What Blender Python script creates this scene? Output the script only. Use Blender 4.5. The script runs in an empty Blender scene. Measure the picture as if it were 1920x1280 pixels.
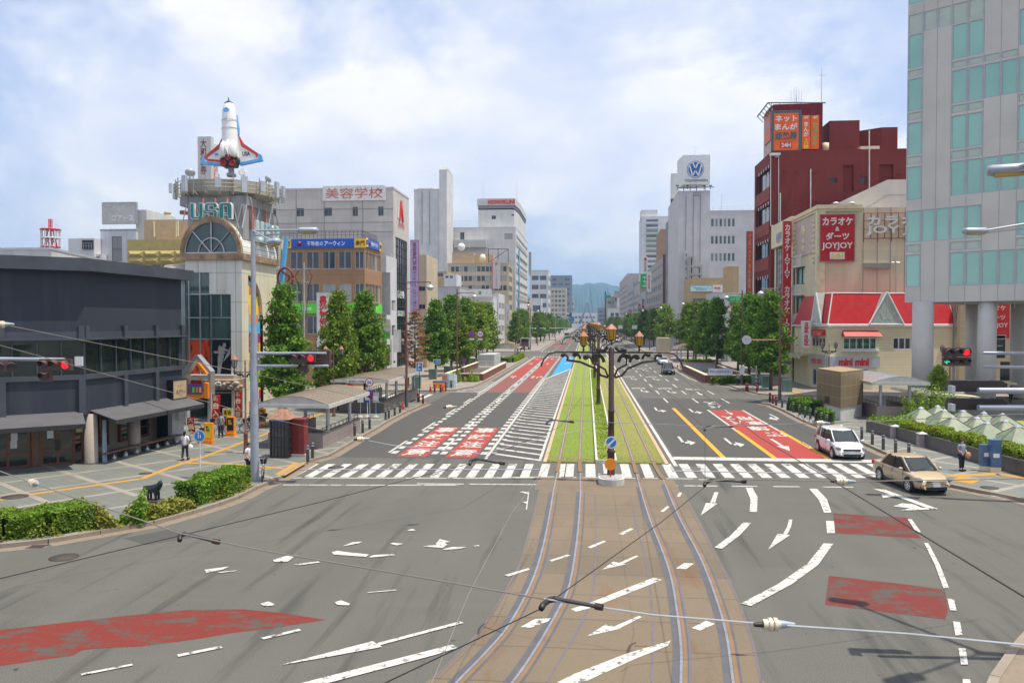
import bpy,math,random,bmesh
from mathutils import Matrix,Vector
R=random.Random(7)
pi=math.pi;sin=math.sin;cos=math.cos;rad=math.radians
sc=bpy.context.scene
COL=sc.collection
# camera
FPX=1500.0;CH=7.8
YAW=math.atan(140/FPX);PIT=math.atan(36/FPX)
cam_d=bpy.data.cameras.new("camera");cam=bpy.data.objects.new("camera",cam_d)
COL.objects.link(cam);cam.location=(0,0,CH)
cam.rotation_euler=(pi/2-PIT,0,YAW)
cam_d.lens=FPX/1920*36;cam_d.sensor_width=36
cam_d.clip_start=0.1;cam_d.clip_end=30000
sc.camera=cam
# light
SUN=Vector((0.31,-0.035,0.95)).normalized()
elev=math.asin(SUN.z)
w=bpy.data.worlds.new("World");sc.world=w;w.use_nodes=True
nt=w.node_tree;nt.nodes.clear()
def wn(t,**k):
 n=nt.nodes.new(t)
 for a,b in k.items():setattr(n,a,b)
 return n
sky=wn('ShaderNodeTexSky',sky_type='NISHITA',sun_disc=False)
sky.sun_elevation=elev;sky.sun_rotation=math.atan2(SUN.x,SUN.y)
sky.air_density=1.1;sky.dust_density=1.5;sky.ozone_density=1.2
tc=wn('ShaderNodeTexCoord')
mp=wn('ShaderNodeMapping');mp.inputs['Scale'].default_value=(1.9,1.9,3.4);mp.inputs['Location'].default_value=(3.3,1.2,0.55)
nz=wn('ShaderNodeTexNoise');nz.inputs['Scale'].default_value=1.25;nz.inputs['Detail'].default_value=7;nz.inputs['Roughness'].default_value=.58;nz.inputs['Distortion'].default_value=.25
cr=wn('ShaderNodeValToRGB');cr.color_ramp.elements[0].position=.45;cr.color_ramp.elements[1].position=.565
nz2=wn('ShaderNodeTexNoise');nz2.inputs['Scale'].default_value=3.2;nz2.inputs['Detail'].default_value=5
cr2=wn('ShaderNodeValToRGB');cr2.color_ramp.elements[0].color=(6.9,7.1,8.2,1);cr2.color_ramp.elements[1].color=(9.5,9.1,8.8,1)
cr2.color_ramp.elements[0].position=.38;cr2.color_ramp.elements[1].position=.62
mx=wn('ShaderNodeMixRGB');bg=wn('ShaderNodeBackground');wo=wn('ShaderNodeOutputWorld')
veil=wn('ShaderNodeMixRGB');veil.inputs[0].default_value=.68;veil.inputs[2].default_value=(5.9,6.6,8.9,1)
L=nt.links.new
L(tc.outputs['Generated'],mp.inputs[0]);L(mp.outputs[0],nz.inputs[0]);L(mp.outputs[0],nz2.inputs[0])
L(nz.outputs[0],cr.inputs[0]);L(nz2.outputs[0],cr2.inputs[0])
mulf=wn('ShaderNodeMath',operation='MULTIPLY');mulf.inputs[1].default_value=.9
L(cr.outputs[0],mulf.inputs[0]);L(mulf.outputs[0],mx.inputs[0])
L(sky.outputs[0],veil.inputs[1]);L(veil.outputs[0],mx.inputs[1]);L(cr2.outputs[0],mx.inputs[2])
L(mx.outputs[0],bg.inputs[0]);bg.inputs[1].default_value=0.112;L(bg.outputs[0],wo.inputs[0])
sd=bpy.data.lights.new("sun",'SUN');so=bpy.data.objects.new("sun",sd);COL.objects.link(so)
sd.energy=5.0;sd.angle=rad(0.6);sd.color=(1,.92,.79)
so.rotation_euler=SUN.to_track_quat('Z','Y').to_euler()
sc.view_settings.view_transform='Standard';sc.view_settings.look='None'
sc.view_settings.exposure=0.2;sc.view_settings.gamma=1
# photo -> place
_f=Vector((-sin(YAW)*cos(PIT),cos(YAW)*cos(PIT),-sin(PIT)))
_r=Vector((cos(YAW),sin(YAW),0));_u=_r.cross(_f)
def ray(px,py):return _f+_r*((px-960)/FPX)+_u*((640-py)/FPX)
def G(px,py,z=0.0):
 d=ray(px,py);t=(z-CH)/d.z
 return Vector((d.x*t,d.y*t,z))
def P(px,py,Y):
 d=ray(px,py);t=Y/d.y
 return Vector((d.x*t,Y,CH+d.z*t))
def XA(px,Y):return P(px,604,Y).x
def ZA(py,Y,px=1100):return P(px,py,Y).z
def YA(px,X):
 d=ray(px,604);return X/d.x*d.y
# materials
M={}
def nodes(name):
 m=bpy.data.materials.new(name);m.use_nodes=True
 t=m.node_tree;b=t.nodes['Principled BSDF']
 M[name]=m
 return m,t,b
def C4(c):return(c[0],c[1],c[2],1)
def mixc(t,fac,a,b,mode='MIX'):
 n=t.nodes.new('ShaderNodeMixRGB');n.blend_type=mode
 for i,v in((0,fac),(1,a),(2,b)):
  if isinstance(v,(int,float)):n.inputs[i].default_value=v
  elif isinstance(v,(tuple,list)):n.inputs[i].default_value=C4(v)
  else:t.links.new(v,n.inputs[i])
 return n.outputs[0]
def noise(t,scale,vec=None,detail=4,rough=.55):
 n=t.nodes.new('ShaderNodeTexNoise');n.inputs['Scale'].default_value=scale
 n.inputs['Detail'].default_value=detail;n.inputs['Roughness'].default_value=rough
 if vec is not None:t.links.new(vec,n.inputs[0])
 return n.outputs[0]
def ramp(t,src,p0,p1,c0=(0,0,0),c1=(1,1,1)):
 n=t.nodes.new('ShaderNodeValToRGB');e=n.color_ramp.elements
 e[0].position=p0;e[1].position=p1;e[0].color=C4(c0);e[1].color=C4(c1)
 t.links.new(src,n.inputs[0]);return n.outputs[0]
def pos(t,scale=(1,1,1),rot=0):
 g=t.nodes.new('ShaderNodeNewGeometry');m=t.nodes.new('ShaderNodeMapping')
 m.inputs['Scale'].default_value=scale;m.inputs['Rotation'].default_value=(0,0,rot)
 t.links.new(g.outputs['Position'],m.inputs[0]);return m.outputs[0]
def wall_uv(t,su=1,sz=1):
 g=t.nodes.new('ShaderNodeNewGeometry')
 c=t.nodes.new('ShaderNodeVectorMath');c.operation='CROSS_PRODUCT';c.inputs[1].default_value=(0,0,1)
 d=t.nodes.new('ShaderNodeVectorMath');d.operation='DOT_PRODUCT'
 s=t.nodes.new('ShaderNodeSeparateXYZ');k=t.nodes.new('ShaderNodeCombineXYZ')
 l=t.links.new
 l(g.outputs['Normal'],c.inputs[0]);l(c.outputs[0],d.inputs[0]);l(g.outputs['Position'],d.inputs[1])
 l(g.outputs['Position'],s.inputs[0]);l(d.outputs['Value'],k.inputs[0]);l(s.outputs[2],k.inputs[1])
 m=t.nodes.new('ShaderNodeMapping');m.inputs['Scale'].default_value=(su,sz,1);l(k.outputs[0],m.inputs[0])
 return m.outputs[0]
def bump(t,b,src,strength=.3,dist=.02):
 n=t.nodes.new('ShaderNodeBump');n.inputs['Strength'].default_value=strength;n.inputs['Distance'].default_value=dist
 t.links.new(src,n.inputs['Height']);t.links.new(n.outputs[0],b.inputs['Normal'])
def mat(name,c,rough=.6,metal=0,var=.12,scale=1.5,bmp=0,spec=.5,coat=0):
 """plain coat or stone with a little uneven tone"""
 m,t,b=nodes(name)
 n=noise(t,scale,pos(t));c2=[x*(1-var)for x in c];c1=[min(1,x*(1+var))for x in c]
 t.links.new(mixc(t,ramp(t,n,.3,.7),c2,c1),b.inputs['Base Color'])
 b.inputs['Roughness'].default_value=rough;b.inputs['Metallic'].default_value=metal
 b.inputs['Specular IOR Level'].default_value=spec
 if coat:b.inputs['Coat Weight'].default_value=coat;b.inputs['Coat Roughness'].default_value=.06
 if bmp:bump(t,b,noise(t,scale*20,pos(t)),bmp)
 return m
def wall(name,c,tw=0,th=0,line=.7,mort=.02,streak=.25,rough=.75,off=0,c2=None,stain=(.28,.24,.2)):
 """outside wall: optional panel joints, rain streaks and blotches"""
 m,t,b=nodes(name)
 col=mixc(t,ramp(t,noise(t,.35,pos(t)),.35,.65),[x*.93 for x in c],[min(1,x*1.05)for x in c])
 if tw:
  k=t.nodes.new('ShaderNodeTexBrick');k.offset=off;k.squash=1
  k.inputs['Scale'].default_value=1;k.inputs['Brick Width'].default_value=tw;k.inputs['Row Height'].default_value=th
  k.inputs['Mortar Size'].default_value=mort;k.inputs['Mortar Smooth'].default_value=.1;k.inputs['Bias'].default_value=0
  k.inputs['Color1'].default_value=(1,1,1,1);a=.93 if c2 is None else c2
  k.inputs['Color2'].default_value=(a,a,a,1);k.inputs['Mortar'].default_value=(line,line,line,1)
  t.links.new(wall_uv(t),k.inputs[0])
  col=mixc(t,1.0,col,k.outputs[0],'MULTIPLY')
 if streak:
  s=ramp(t,noise(t,1.0,wall_uv(t,1.1,.07),6,.6),.5,.78)
  f=t.nodes.new('ShaderNodeMath');f.operation='MULTIPLY';f.inputs[1].default_value=streak
  t.links.new(s,f.inputs[0]);col=mixc(t,f.outputs[0],col,stain)
 t.links.new(col,b.inputs['Base Color']);b.inputs['Roughness'].default_value=rough
 b.inputs['Specular IOR Level'].default_value=.3
 return m
def glass(name,c,curtain=None,rough=.05,amt=.5,spec=.8):
 m,t,b=nodes(name)
 oi=t.nodes.new('ShaderNodeObjectInfo')
 n=mixc(t,ramp(t,noise(t,.5,pos(t,(1,1,.3))),.35,.65),[x*.6 for x in c],[x*1.5 for x in c])
 if curtain:
  v=noise(t,3.0,wall_uv(t,3.5,.02));cc=mixc(t,v,[x*.7 for x in curtain],curtain)
  n=mixc(t,ramp(t,oi.outputs['Random'],1-amt,1-amt+.01),n,cc)
 t.links.new(n,b.inputs['Base Color']);b.inputs['Roughness'].default_value=rough
 b.inputs['Specular IOR Level'].default_value=spec
 return m
def paint(name,c,wear=.5,base=(.075,.075,.064),scale=2.2,str_=(1,1,1)):
 """road paint worn through to the surface below"""
 m,t,b=nodes(name)
 a=mixc(t,.16,noise(t,scale,pos(t,str_),9,.75),noise(t,scale*9,pos(t,(1,.35,1),.5),5,.6));f=ramp(t,a,wear-.035,wear+.035)
 g=noise(t,.6,pos(t),4);col=mixc(t,ramp(t,g,.3,.7),[x*.86 for x in c],c)
 col=mixc(t,ramp(t,noise(t,9,pos(t),6),.35,.75),[x*.85 for x in c],col)
 t.links.new(mixc(t,f,base,col),b.inputs['Base Color']);b.inputs['Roughness'].default_value=.8
 b.inputs['Specular IOR Level'].default_value=.2
 return m
def emit(name,c,s):
 m,t,b=nodes(name)
 b.inputs['Base Color'].default_value=C4([x*.4 for x in c]);b.inputs['Emission Color'].default_value=C4(c)
 b.inputs['Emission Strength'].default_value=s
 return m
# mesh builder
class MB:
 def __init__(s):s.v=[];s.f=[];s.m=[];s.s=[];s.k=0;s.sm=False;s.st=[]
 def add(s,vs,fs,sm=None):
  o=len(s.v);s.v+=[tuple(v)for v in vs]
  for f in fs:s.f.append([i+o for i in f]);s.m.append(s.k);s.s.append(s.sm if sm is None else sm)
  return s
 def quad(s,a,b,c,d):return s.add([a,b,c,d],[(0,1,2,3)])
 def poly(s,pts,z=None):
  pts=[(p[0],p[1],z if z is not None else p[2])for p in pts]
  return s.add(pts,[tuple(range(len(pts)))])
 def box(s,x0,x1,y0,y1,z0,z1):
  s.st.append((len(s.v),len(s.f)))
  return s.add([(x0,y0,z0),(x1,y0,z0),(x1,y1,z0),(x0,y1,z0),(x0,y0,z1),(x1,y0,z1),(x1,y1,z1),(x0,y1,z1)],[(0,3,2,1),(4,5,6,7),(0,1,5,4),(1,2,6,5),(2,3,7,6),(3,0,4,7)])
 def obox(s,c,a,b,h):
  """box from centre and three half-extent vectors"""
  s.st.append((len(s.v),len(s.f)))
  c,a,b,h=Vector(c),Vector(a),Vector(b),Vector(h)
  p=[c-a-b-h,c+a-b-h,c+a+b-h,c-a+b-h,c-a-b+h,c+a-b+h,c+a+b+h,c-a+b+h]
  return s.add(p,[(0,3,2,1),(4,5,6,7),(0,1,5,4),(1,2,6,5),(2,3,7,6),(3,0,4,7)])
 def prism(s,pts,z0,z1,top=True,bot=False):
  s.st.append((len(s.v),len(s.f)))
  n=len(pts);v=[(p[0],p[1],z0)for p in pts]+[(p[0],p[1],z1)for p in pts]
  f=[(i,(i+1)%n,(i+1)%n+n,i+n)for i in range(n)]
  if top:f.append(tuple(range(n,2*n)))
  if bot:f.append(tuple(range(n-1,-1,-1)))
  return s.add(v,f)
 def extr(s,pts,off):
  """closed 3-d outline pushed along off"""
  s.st.append((len(s.v),len(s.f)))
  n=len(pts);off=Vector(off);v=[Vector(p)for p in pts];v+=[p+off for p in v]
  f=[(i,(i+1)%n,(i+1)%n+n,i+n)for i in range(n)]+[tuple(range(n-1,-1,-1)),tuple(range(n,2*n))]
  return s.add(v,f)
 def cyl(s,p0,p1,r0,r1=None,n=10,cap=True):
  s.st.append((len(s.v),len(s.f)))
  p0,p1=Vector(p0),Vector(p1);r1=r0 if r1 is None else r1
  d=(p1-p0).normalized();a=d.orthogonal().normalized();b=d.cross(a)
  v=[]
  for p,r in((p0,r0),(p1,r1)):
   v+=[p+a*(r*cos(2*pi*i/n))+b*(r*sin(2*pi*i/n))for i in range(n)]
  f=[(i,(i+1)%n,(i+1)%n+n,i+n)for i in range(n)]
  s.add(v,f,n>6)
  if cap:s.add(v,[tuple(range(n-1,-1,-1)),tuple(range(n,2*n))],False)
  return s
 def tube(s,pts,r,n=8):
  s.st.append((len(s.v),len(s.f)))
  pts=[Vector(p)for p in pts];rs=r if isinstance(r,(list,tuple))else[r]*len(pts)
  v=[];a=None
  for i,p in enumerate(pts):
   d=(pts[min(i+1,len(pts)-1)]-pts[max(i-1,0)]).normalized()
   if a is None:a=d.orthogonal().normalized()
   else:a=(a-d*a.dot(d)).normalized()
   b=d.cross(a)
   v+=[p+a*(rs[i]*cos(2*pi*k/n))+b*(rs[i]*sin(2*pi*k/n))for k in range(n)]
  f=[]
  for i in range(len(pts)-1):
   for k in range(n):
    f.append((i*n+k,i*n+(k+1)%n,(i+1)*n+(k+1)%n,(i+1)*n+k))
  f+=[tuple(range(n-1,-1,-1)),tuple(range(len(v)-n,len(v)))]
  return s.add(v,f,n>5)
 def lathe(s,prof,c=(0,0,0),n=16,axis='z'):
  s.st.append((len(s.v),len(s.f)))
  v=[]
  for r,z in prof:
   for k in range(n):
    x,y=r*cos(2*pi*k/n),r*sin(2*pi*k/n)
    q=(x,y,z)if axis=='z' else((z,x,y)if axis=='x' else(x,z,y))
    v.append((c[0]+q[0],c[1]+q[1],c[2]+q[2]))
  f=[]
  for i in range(len(prof)-1):
   for k in range(n):
    q=(i*n+k,i*n+(k+1)%n,(i+1)*n+(k+1)%n,(i+1)*n+k)
    f.append(q)
  f+=[tuple(range(n-1,-1,-1)),tuple(range(len(v)-n,len(v)))]
  return s.add(v,f,n>8)
 def ball(s,c,r,n=10,sz=1):
  return s.lathe([(max(1e-4,r*sin(pi*i/n)),-r*sz*cos(pi*i/n))for i in range(n+1)],c,n+4)
 def build(s,name,m,parent=None,w=True):
  me=bpy.data.meshes.new(name);me.from_pydata(s.v,[],s.f)
  for x in(m if isinstance(m,(list,tuple))else[m]):me.materials.append(M[x]if isinstance(x,str)else x)
  me.polygons.foreach_set('material_index',s.m);me.polygons.foreach_set('use_smooth',s.s);me.update()
  o=bpy.data.objects.new(name,me);COL.objects.link(o)
  if parent is not None:
   o.parent=parent
   if w:
    q=parent
    while q.parent:q=q.parent
    me.transform(Matrix.LocRotScale(q.location,q.rotation_euler,None).inverted())
  return o
def each(mb,name,m,parent):
 """every shape of the builder as an object of its own"""
 st=mb.st+[(len(mb.v),len(mb.f))]
 for(v0,f0),(v1,f1)in zip(st,st[1:]):
  k=MB();k.v=mb.v[v0:v1];k.f=[[i-v0 for i in f]for f in mb.f[f0:f1]];k.m=mb.m[f0:f1];k.s=mb.s[f0:f1];k.build(name,m,parent)
def tag(o,label=None,cat=None,group=None,kind=None):
 if label:o['label']=label
 if cat:o['category']=cat
 if group:o['group']=group
 if kind:o['kind']=kind
 return o
def thing(name,label,cat,loc=(0,0,0),rz=0,group=None):
 o=bpy.data.objects.new(name,None);COL.objects.link(o);o.location=loc;o.rotation_euler=(0,0,rz)
 o.empty_display_size=.3
 return tag(o,label,cat,group)
def setting(name,mb,m):return tag(mb.build(name,m),kind='structure')
def dup(root,loc,rz=0,label=None,group=None,scale=None):
 c=root.copy();COL.objects.link(c);c.location=loc;c.rotation_euler=(0,0,rz)
 if scale:c.scale=(scale,)*3 if isinstance(scale,(int,float))else scale
 if label:c['label']=label
 if group:c['group']=group
 for k in root.children:
  d=k.copy();COL.objects.link(d);d.parent=c
  for g in k.children:
   e=g.copy();COL.objects.link(e);e.parent=d
 return c
# lettering
_tc={}
def glyphs(s,bold,vertical,sp=1.0):
 k=(s,bold,vertical,sp)
 if k in _tc:return _tc[k]
 cu=bpy.data.curves.new('lettering','FONT')
 cu.body="\n".join(s)if vertical else s
 cu.size=1;cu.offset=bold;cu.resolution_u=2;cu.align_x='CENTER';cu.space_character=sp
 if vertical:cu.space_line=.95
 o=bpy.data.objects.new('lettering',cu);COL.objects.link(o)
 dg=bpy.context.evaluated_depsgraph_get()
 me=bpy.data.meshes.new_from_object(o.evaluated_get(dg))
 vs=[tuple(v.co)for v in me.vertices];fs=[tuple(p.vertices)for p in me.polygons]
 bpy.data.objects.remove(o);bpy.data.curves.remove(cu);bpy.data.meshes.remove(me)
 xs=[v[0]for v in vs]or[0];ys=[v[1]for v in vs]or[0]
 _tc[k]=(vs,fs,min(xs),max(xs),min(ys),max(ys));return _tc[k]
def write(mb,s,c,u,v,w_,h_,bold=.015,vertical=False,depth=.0,sp=1.0):
 """letters filling a w x h field centred on c, u to the reader's right, v up"""
 vs,fs,x0,x1,y0,y1=glyphs(s,bold,vertical,sp)
 c,u,v=Vector(c),Vector(u).normalized(),Vector(v).normalized();n=u.cross(v)
 sx=w_/max(1e-6,x1-x0);sy=h_/max(1e-6,y1-y0)
 pts=[c+u*((a[0]-(x0+x1)/2)*sx)+v*((a[1]-(y0+y1)/2)*sy)+n*depth for a in vs]
 mb.add(pts,fs,False)
 if depth:
  ed={}
  for f in fs:
   for i in range(len(f)):
    e=(f[i],f[(i+1)%len(f)]);ed[e]=1
  for(a,b)in list(ed):
   if(b,a)not in ed:
    mb.add([pts[a],pts[b],pts[b]-n*depth,pts[a]-n*depth],[(1,0,3,2)],False)
 return mb
def letters(parent,s,c,u,v,w_,h_,m,bold=.015,vertical=False,depth=.02,sp=1.0,name='lettering'):
 return write(MB(),s,c,u,v,w_,h_,bold,vertical,depth,sp).build(name,m,parent)
X3=Vector((1,0,0));Y3=Vector((0,1,0));Z3=Vector((0,0,1))
# colours
mat('white_paint',(.72,.72,.7),.5);mat('grey_metal',(.30,.33,.37),.45,.2);mat('light_metal',(.5,.52,.54),.4,.3)
mat('brown_metal',(.055,.026,.02),.45,.1);mat('brown_red',(.17,.07,.055),.45);mat('dark_iron',(.035,.027,.025),.5,.2)
mat('black',(.012,.012,.013),.5);mat('black_gloss',(.01,.01,.012),.15);mat('dark_grey',(.05,.052,.058),.6)
mat('red',(.62,.02,.02),.5);mat('dark_red',(.2,.02,.02),.5);mat('blue',(.01,.09,.5),.45);mat('yellow',(.85,.6,.02),.5)
mat('orange',(.85,.27,.01),.5);mat('green',(.02,.45,.12),.5);mat('teal',(.005,.22,.2),.45,.0,.2);mat('pale_teal',(.35,.62,.6),.5)
mat('lime',(.12,.72,.05),.5);mat('sky_blue',(.1,.45,.8),.5);mat('cream',(.72,.65,.45),.7);mat('chrome',(.75,.77,.8),.12,1)
mat('rubber',(.02,.02,.02),.85);mat('skin',(.5,.3,.2),.55);mat('hair',(.015,.012,.01),.6);mat('concrete',(.36,.35,.32),.85,bmp=.1)
mat('pale_concrete',(.5,.49,.46),.85);mat('granite',(.3,.25,.24),.6,scale=6);mat('dark_granite',(.09,.08,.08),.35,scale=6)
mat('timber',(.16,.06,.03),.6,scale=4);mat('pink_red',(.55,.16,.1),.6);mat('tan',(.45,.33,.2),.7);mat('gold_paint',(.42,.33,.12),.6)
# ground, road, paving
def tr(ox,oy,k):return lambda pts:[G(ox+a/k,oy+b/k)for a,b in pts]
m,t,b=nodes('asphalt')
a=noise(t,.07,pos(t),5,.6);c=noise(t,40,pos(t),2);d=noise(t,.5,pos(t,(1,.12,1)),5)
col=mixc(t,ramp(t,a,.35,.65),(.066,.067,.058),(.092,.091,.077))
col=mixc(t,ramp(t,d,.45,.75),col,(.098,.096,.082));col=mixc(t,ramp(t,c,.42,.68),col,(.155,.152,.135))
col=mixc(t,ramp(t,noise(t,.9,pos(t),8,.7),.66,.7),col,(.052,.053,.048))
col=mixc(t,ramp(t,noise(t,.35,pos(t,(.22,1.5,1),rad(-12)),7,.65),.52,.72),col,(.118,.115,.097))
col=mixc(t,ramp(t,noise(t,.8,pos(t,(1.6,.1,1)),6,.6),.55,.75),col,(.05,.05,.045))
col=mixc(t,ramp(t,noise(t,3.5,pos(t),2),.72,.76),col,(.045,.045,.042))
t.links.new(col,b.inputs['Base Color']);b.inputs['Roughness'].default_value=.85;b.inputs['Specular IOR Level'].default_value=.25
bump(t,b,c,.35,.01)
def paving(name,rot,base,band,per=3.1,bw=.15):
 m,t,b=nodes(name);v=pos(t,(1,1,1),rot)
 k=t.nodes.new('ShaderNodeTexBrick');k.offset=0;k.inputs['Scale'].default_value=1;k.inputs['Brick Width'].default_value=.42;k.inputs['Row Height'].default_value=.42
 k.inputs['Mortar Size'].default_value=.012;k.inputs['Color1'].default_value=C4(base);k.inputs['Color2'].default_value=C4([x*.86 for x in base]);k.inputs['Mortar'].default_value=C4([x*.6 for x in base])
 q=t.nodes.new('ShaderNodeTexBrick');q.offset=0;q.inputs['Scale'].default_value=1;q.inputs['Brick Width'].default_value=per;q.inputs['Row Height'].default_value=per
 q.inputs['Mortar Size'].default_value=bw;q.inputs['Mortar Smooth'].default_value=0
 q.inputs['Color1'].default_value=q.inputs['Color2'].default_value=(0,0,0,1);q.inputs['Mortar'].default_value=(1,1,1,1)
 t.links.new(v,k.inputs[0]);t.links.new(v,q.inputs[0])
 bc=mixc(t,noise(t,2.5,pos(t),3),[x*.82 for x in band],band)
 col=mixc(t,q.outputs[0],k.outputs[0],bc)
 col=mixc(t,ramp(t,noise(t,.4,pos(t),6),.5,.8),col,[x*.75 for x in base])
 t.links.new(col,b.inputs['Base Color']);b.inputs['Roughness'].default_value=.8
paving('paving_left',rad(36),(.155,.165,.145),(.3,.26,.215));paving('paving_right',rad(-38),(.17,.182,.163),(.33,.29,.245))
paving('paving_far',0,(.27,.235,.2),(.33,.29,.245),4,.1)
mat('kerb_stone',(.25,.21,.165),.85,bmp=.2,scale=3);mat('gutter_stone',(.21,.165,.12),.85,scale=4)
mat('land',(.12,.13,.1),.9,scale=.02)
paint('white_line',(.56,.55,.51),.435,scale=4.5);paint('worn_line',(.55,.54,.50),.44,scale=1.6,str_=(1,.5,1));paint('orange_line',(.8,.36,.04),.2)
paint('red_coat',(.36,.06,.048),.22);paint('red_dull',(.24,.09,.08),.42,scale=1.2,str_=(.3,5,1));paint('red_worn',(.19,.034,.025),.46,scale=1.0,str_=(1,2.0,1))
paint('red_patch',(.17,.036,.03),.475,scale=.9,str_=(1,1.6,1));paint('blue_coat',(.05,.3,.62),.2);paint('dark_patch',(.089,.087,.08),.25);mat('zinc',(.3,.3,.36),.5,.3)
paint('tactile',(.5,.27,.05),.3,(.4,.3,.2))
setting('ground',MB().box(-9000,9000,-300,16000,-1.2,-.03),'land')
rd=MB()
for i in range(-8,8):
 for j in range(-1,16):
  x0,x1,y0,y1=i*50,i*50+50,j*100,j*100+100
  rd.quad((x0,y0,0),(x1,y0,0),(x1,y1,0),(x0,y1,0))
setting('road',rd,'asphalt')
KZ=.14
def side(name,outer,inner,m='paving_left',kerb=True):
 """paved area raised above the road: outer = its kerb line, inner closes it"""
 mb=MB();mb.prism(outer+inner,.002,KZ);setting(name,mb,m)
 if kerb:
  kb=MB();gb=MB()
  for i in range(len(outer)-1):
   a,c=Vector(outer[i][:2]+(0,)if isinstance(outer[i],tuple)else(outer[i].x,outer[i].y,0)),Vector((outer[i+1][0],outer[i+1][1],0))
   a=Vector((outer[i][0],outer[i][1],0));d=(c-a);L_=d.length
   if L_<.01:continue
   d.normalize();n=Vector((d.y,-d.x,0))*SIDE[0]
   k=max(1,int(L_/2.0));st=L_/k
   for q in range(k):
    p0=a+d*(q*st+.01);p1=a+d*((q+1)*st-.01);mid=(p0+p1)/2
    kb.obox(mid+Vector((0,0,KZ/2+.012))-n*.02,(p1-p0)/2,n*.1,(0,0,KZ/2+.004))
   gb.obox((a+c)/2+n*.33+Vector((0,0,.003)),(c-a)/2,n*.25,(0,0,.003))
  setting(name.split('_')[0]+'_kerb',kb,'kerb_stone');setting(name.split('_')[0]+'_gutter',gb,'gutter_stone')
SIDE=[1]
kl=[G(*p)for p in[(-260,1040),(0,1027),(90,1017.6),(187,1001),(287,983.5),(359,963.7),(410,948),(446,935),(478,918),(512,904),(548,884),(580,866),(617,856),(671,824),(701,807.5),(724,793),(760,774),(800,757)]]
side('pavement_near',kl,[Vector((-60,77,0)),Vector((-60,22,0))])
SIDE[0]=1
side('pavement_left',[(-24,88.6),(-17,88.6),(-15.0,90),(-13.6,95),(-13.2,104),(-12.9,172),(-15,180),(-24,181)],[(-60,181),(-60,88.6)],'paving_far')
side('pavement_left_far',[(-24,209),(-16,210),(-13,215),(-12.9,330),(-14,336),(-24,337)],[(-60,337),(-60,209)],'paving_far')
side('pavement_left_end',[(-24,350),(-13.5,352),(-12.9,360),(-12.9,1300)],[(-60,1300),(-60,350)],'paving_far')
SIDE[0]=-1
kr=[G(*p)for p in[(2160,985),(1990,957),(1905,937),(1864,929),(1822,921),(1779,912),(1745,895),(1700,868),(1657.5,850),(1616,831),(1545,805),(1507,790),(1470,771),(1445,760)]]
side('pavement_right',kr+[G(1427,757)],[G(1432,753),Vector((22,77.2,0)),Vector((60,77.2,0)),Vector((60,30,0))],'paving_right')
side('pavement_corner',[G(1945,1180),G(1905,1225),G(1868,1280),G(1820,1400)],[(30,10),(30,24),G(2010,1140)],'gutter_stone')
side('pavement_right_mid',[(30,86.5),(20.5,86.6),(18.6,88),(17.6,95),(17.3,103),(15.2,106),(15.0,172),(17,178),(24,180)],[(60,180),(60,86.5)],'paving_far')
side('pavement_right_far',[(24,206),(17,208),(15.2,214),(15.2,330),(17,335),(24,337)],[(60,337),(60,206)],'paving_far')
side('pavement_right_end',[(24,350),(15.5,353),(15.2,360),(15.2,1300)],[(60,1300),(60,350)],'paving_far')
tp=MB()
def strip(mb,pts,wd,z=.004):
 for i in range(len(pts)-1):
  a,c=Vector(pts[i]),Vector(pts[i+1]);a.z=c.z=z;d=(c-a).normalized();n=Vector((-d.y,d.x,0))*wd/2
  mb.quad(a+n,c+n,c-n,a-n)if False else mb.quad(a-n,c-n,c+n,a+n)
TZ=KZ+.005
strip(tp,[G(*p,KZ)for p in[(-200,960),(0,937),(47,928),(266,897),(316,877),(388,854),(449,831),(535,800),(640,762)]],.33,TZ)
strip(tp,[G(*p,KZ)for p in[(334,867),(440,870),(532,878)]],.33,TZ+.003)
tp.poly([G(*p,KZ)for p in[(514,890),(535,891),(574,868),(552,867.5)]],TZ+.006)
strip(tp,[G(*p,KZ)for p in[(1780,892),(1870,888),(1990,905)]],.55,TZ);tp.poly([G(*p,KZ)for p in[(1782,900),(1823,907),(1838,900),(1800,893)]],TZ+.003)
strip(tp,[(-20,90,0),(-20,180,0)],.4,TZ);strip(tp,[(23,88,0),(23,178,0)],.5,TZ)
setting('tactile_paving',tp,'tactile')
# painted markings
WL=MB();WO=MB();Z1=.004;Z2=.009
def rect(mb,x0,x1,y0,y1,z=Z1):mb.quad((x0,y0,z),(x1,y0,z),(x1,y1,z),(x0,y1,z))
def py2Y(py):return G(1100,py).y
def bar(px0,px1,mb=WO,y0=894.7,y1=869.4):
 a,c=G(px0,y1),G(px1,y1);z=Z1;yb=G(px0,y0).y
 mb.quad((a.x,yb,z),(c.x,yb,z),(c.x,c.y,z),(a.x,a.y,z))
for k_ in range(-5,11):bar(738.7+30.95*k_-1,738.7+30.95*k_+14.5,WL if k_ in(4,5,8,9,10)else WO)
for a_,c_ in[(1061,1077),(1098,1115.6),(1130,1144),(1162,1178),(1200,1216),(1240.5,1257.5)]:bar(a_,c_,WL)
for k_ in range(13):bar(1272+32*k_,1289+32*k_,WO)
strip(WO,[G(545,895.5),G(900,896),G(1000,895)],.16,Z1);strip(WL,[G(900,895.6),G(1040,893.5)],.16,Z2)
for a_,c_ in[(1052,1081),(1093,1191),(1205,1233),(1246,1300)]:strip(WL,[G(a_,894.2+(a_-1050)*.012),G(c_,894.2+(c_-1050)*.012)],.15,Z1)
strip(WO,[G(1310,898.5),G(1640,902)],.14,Z1)
strip(WO,[G(531,908.5),G(700,909),G(860,909)],.16,Z1)
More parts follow.
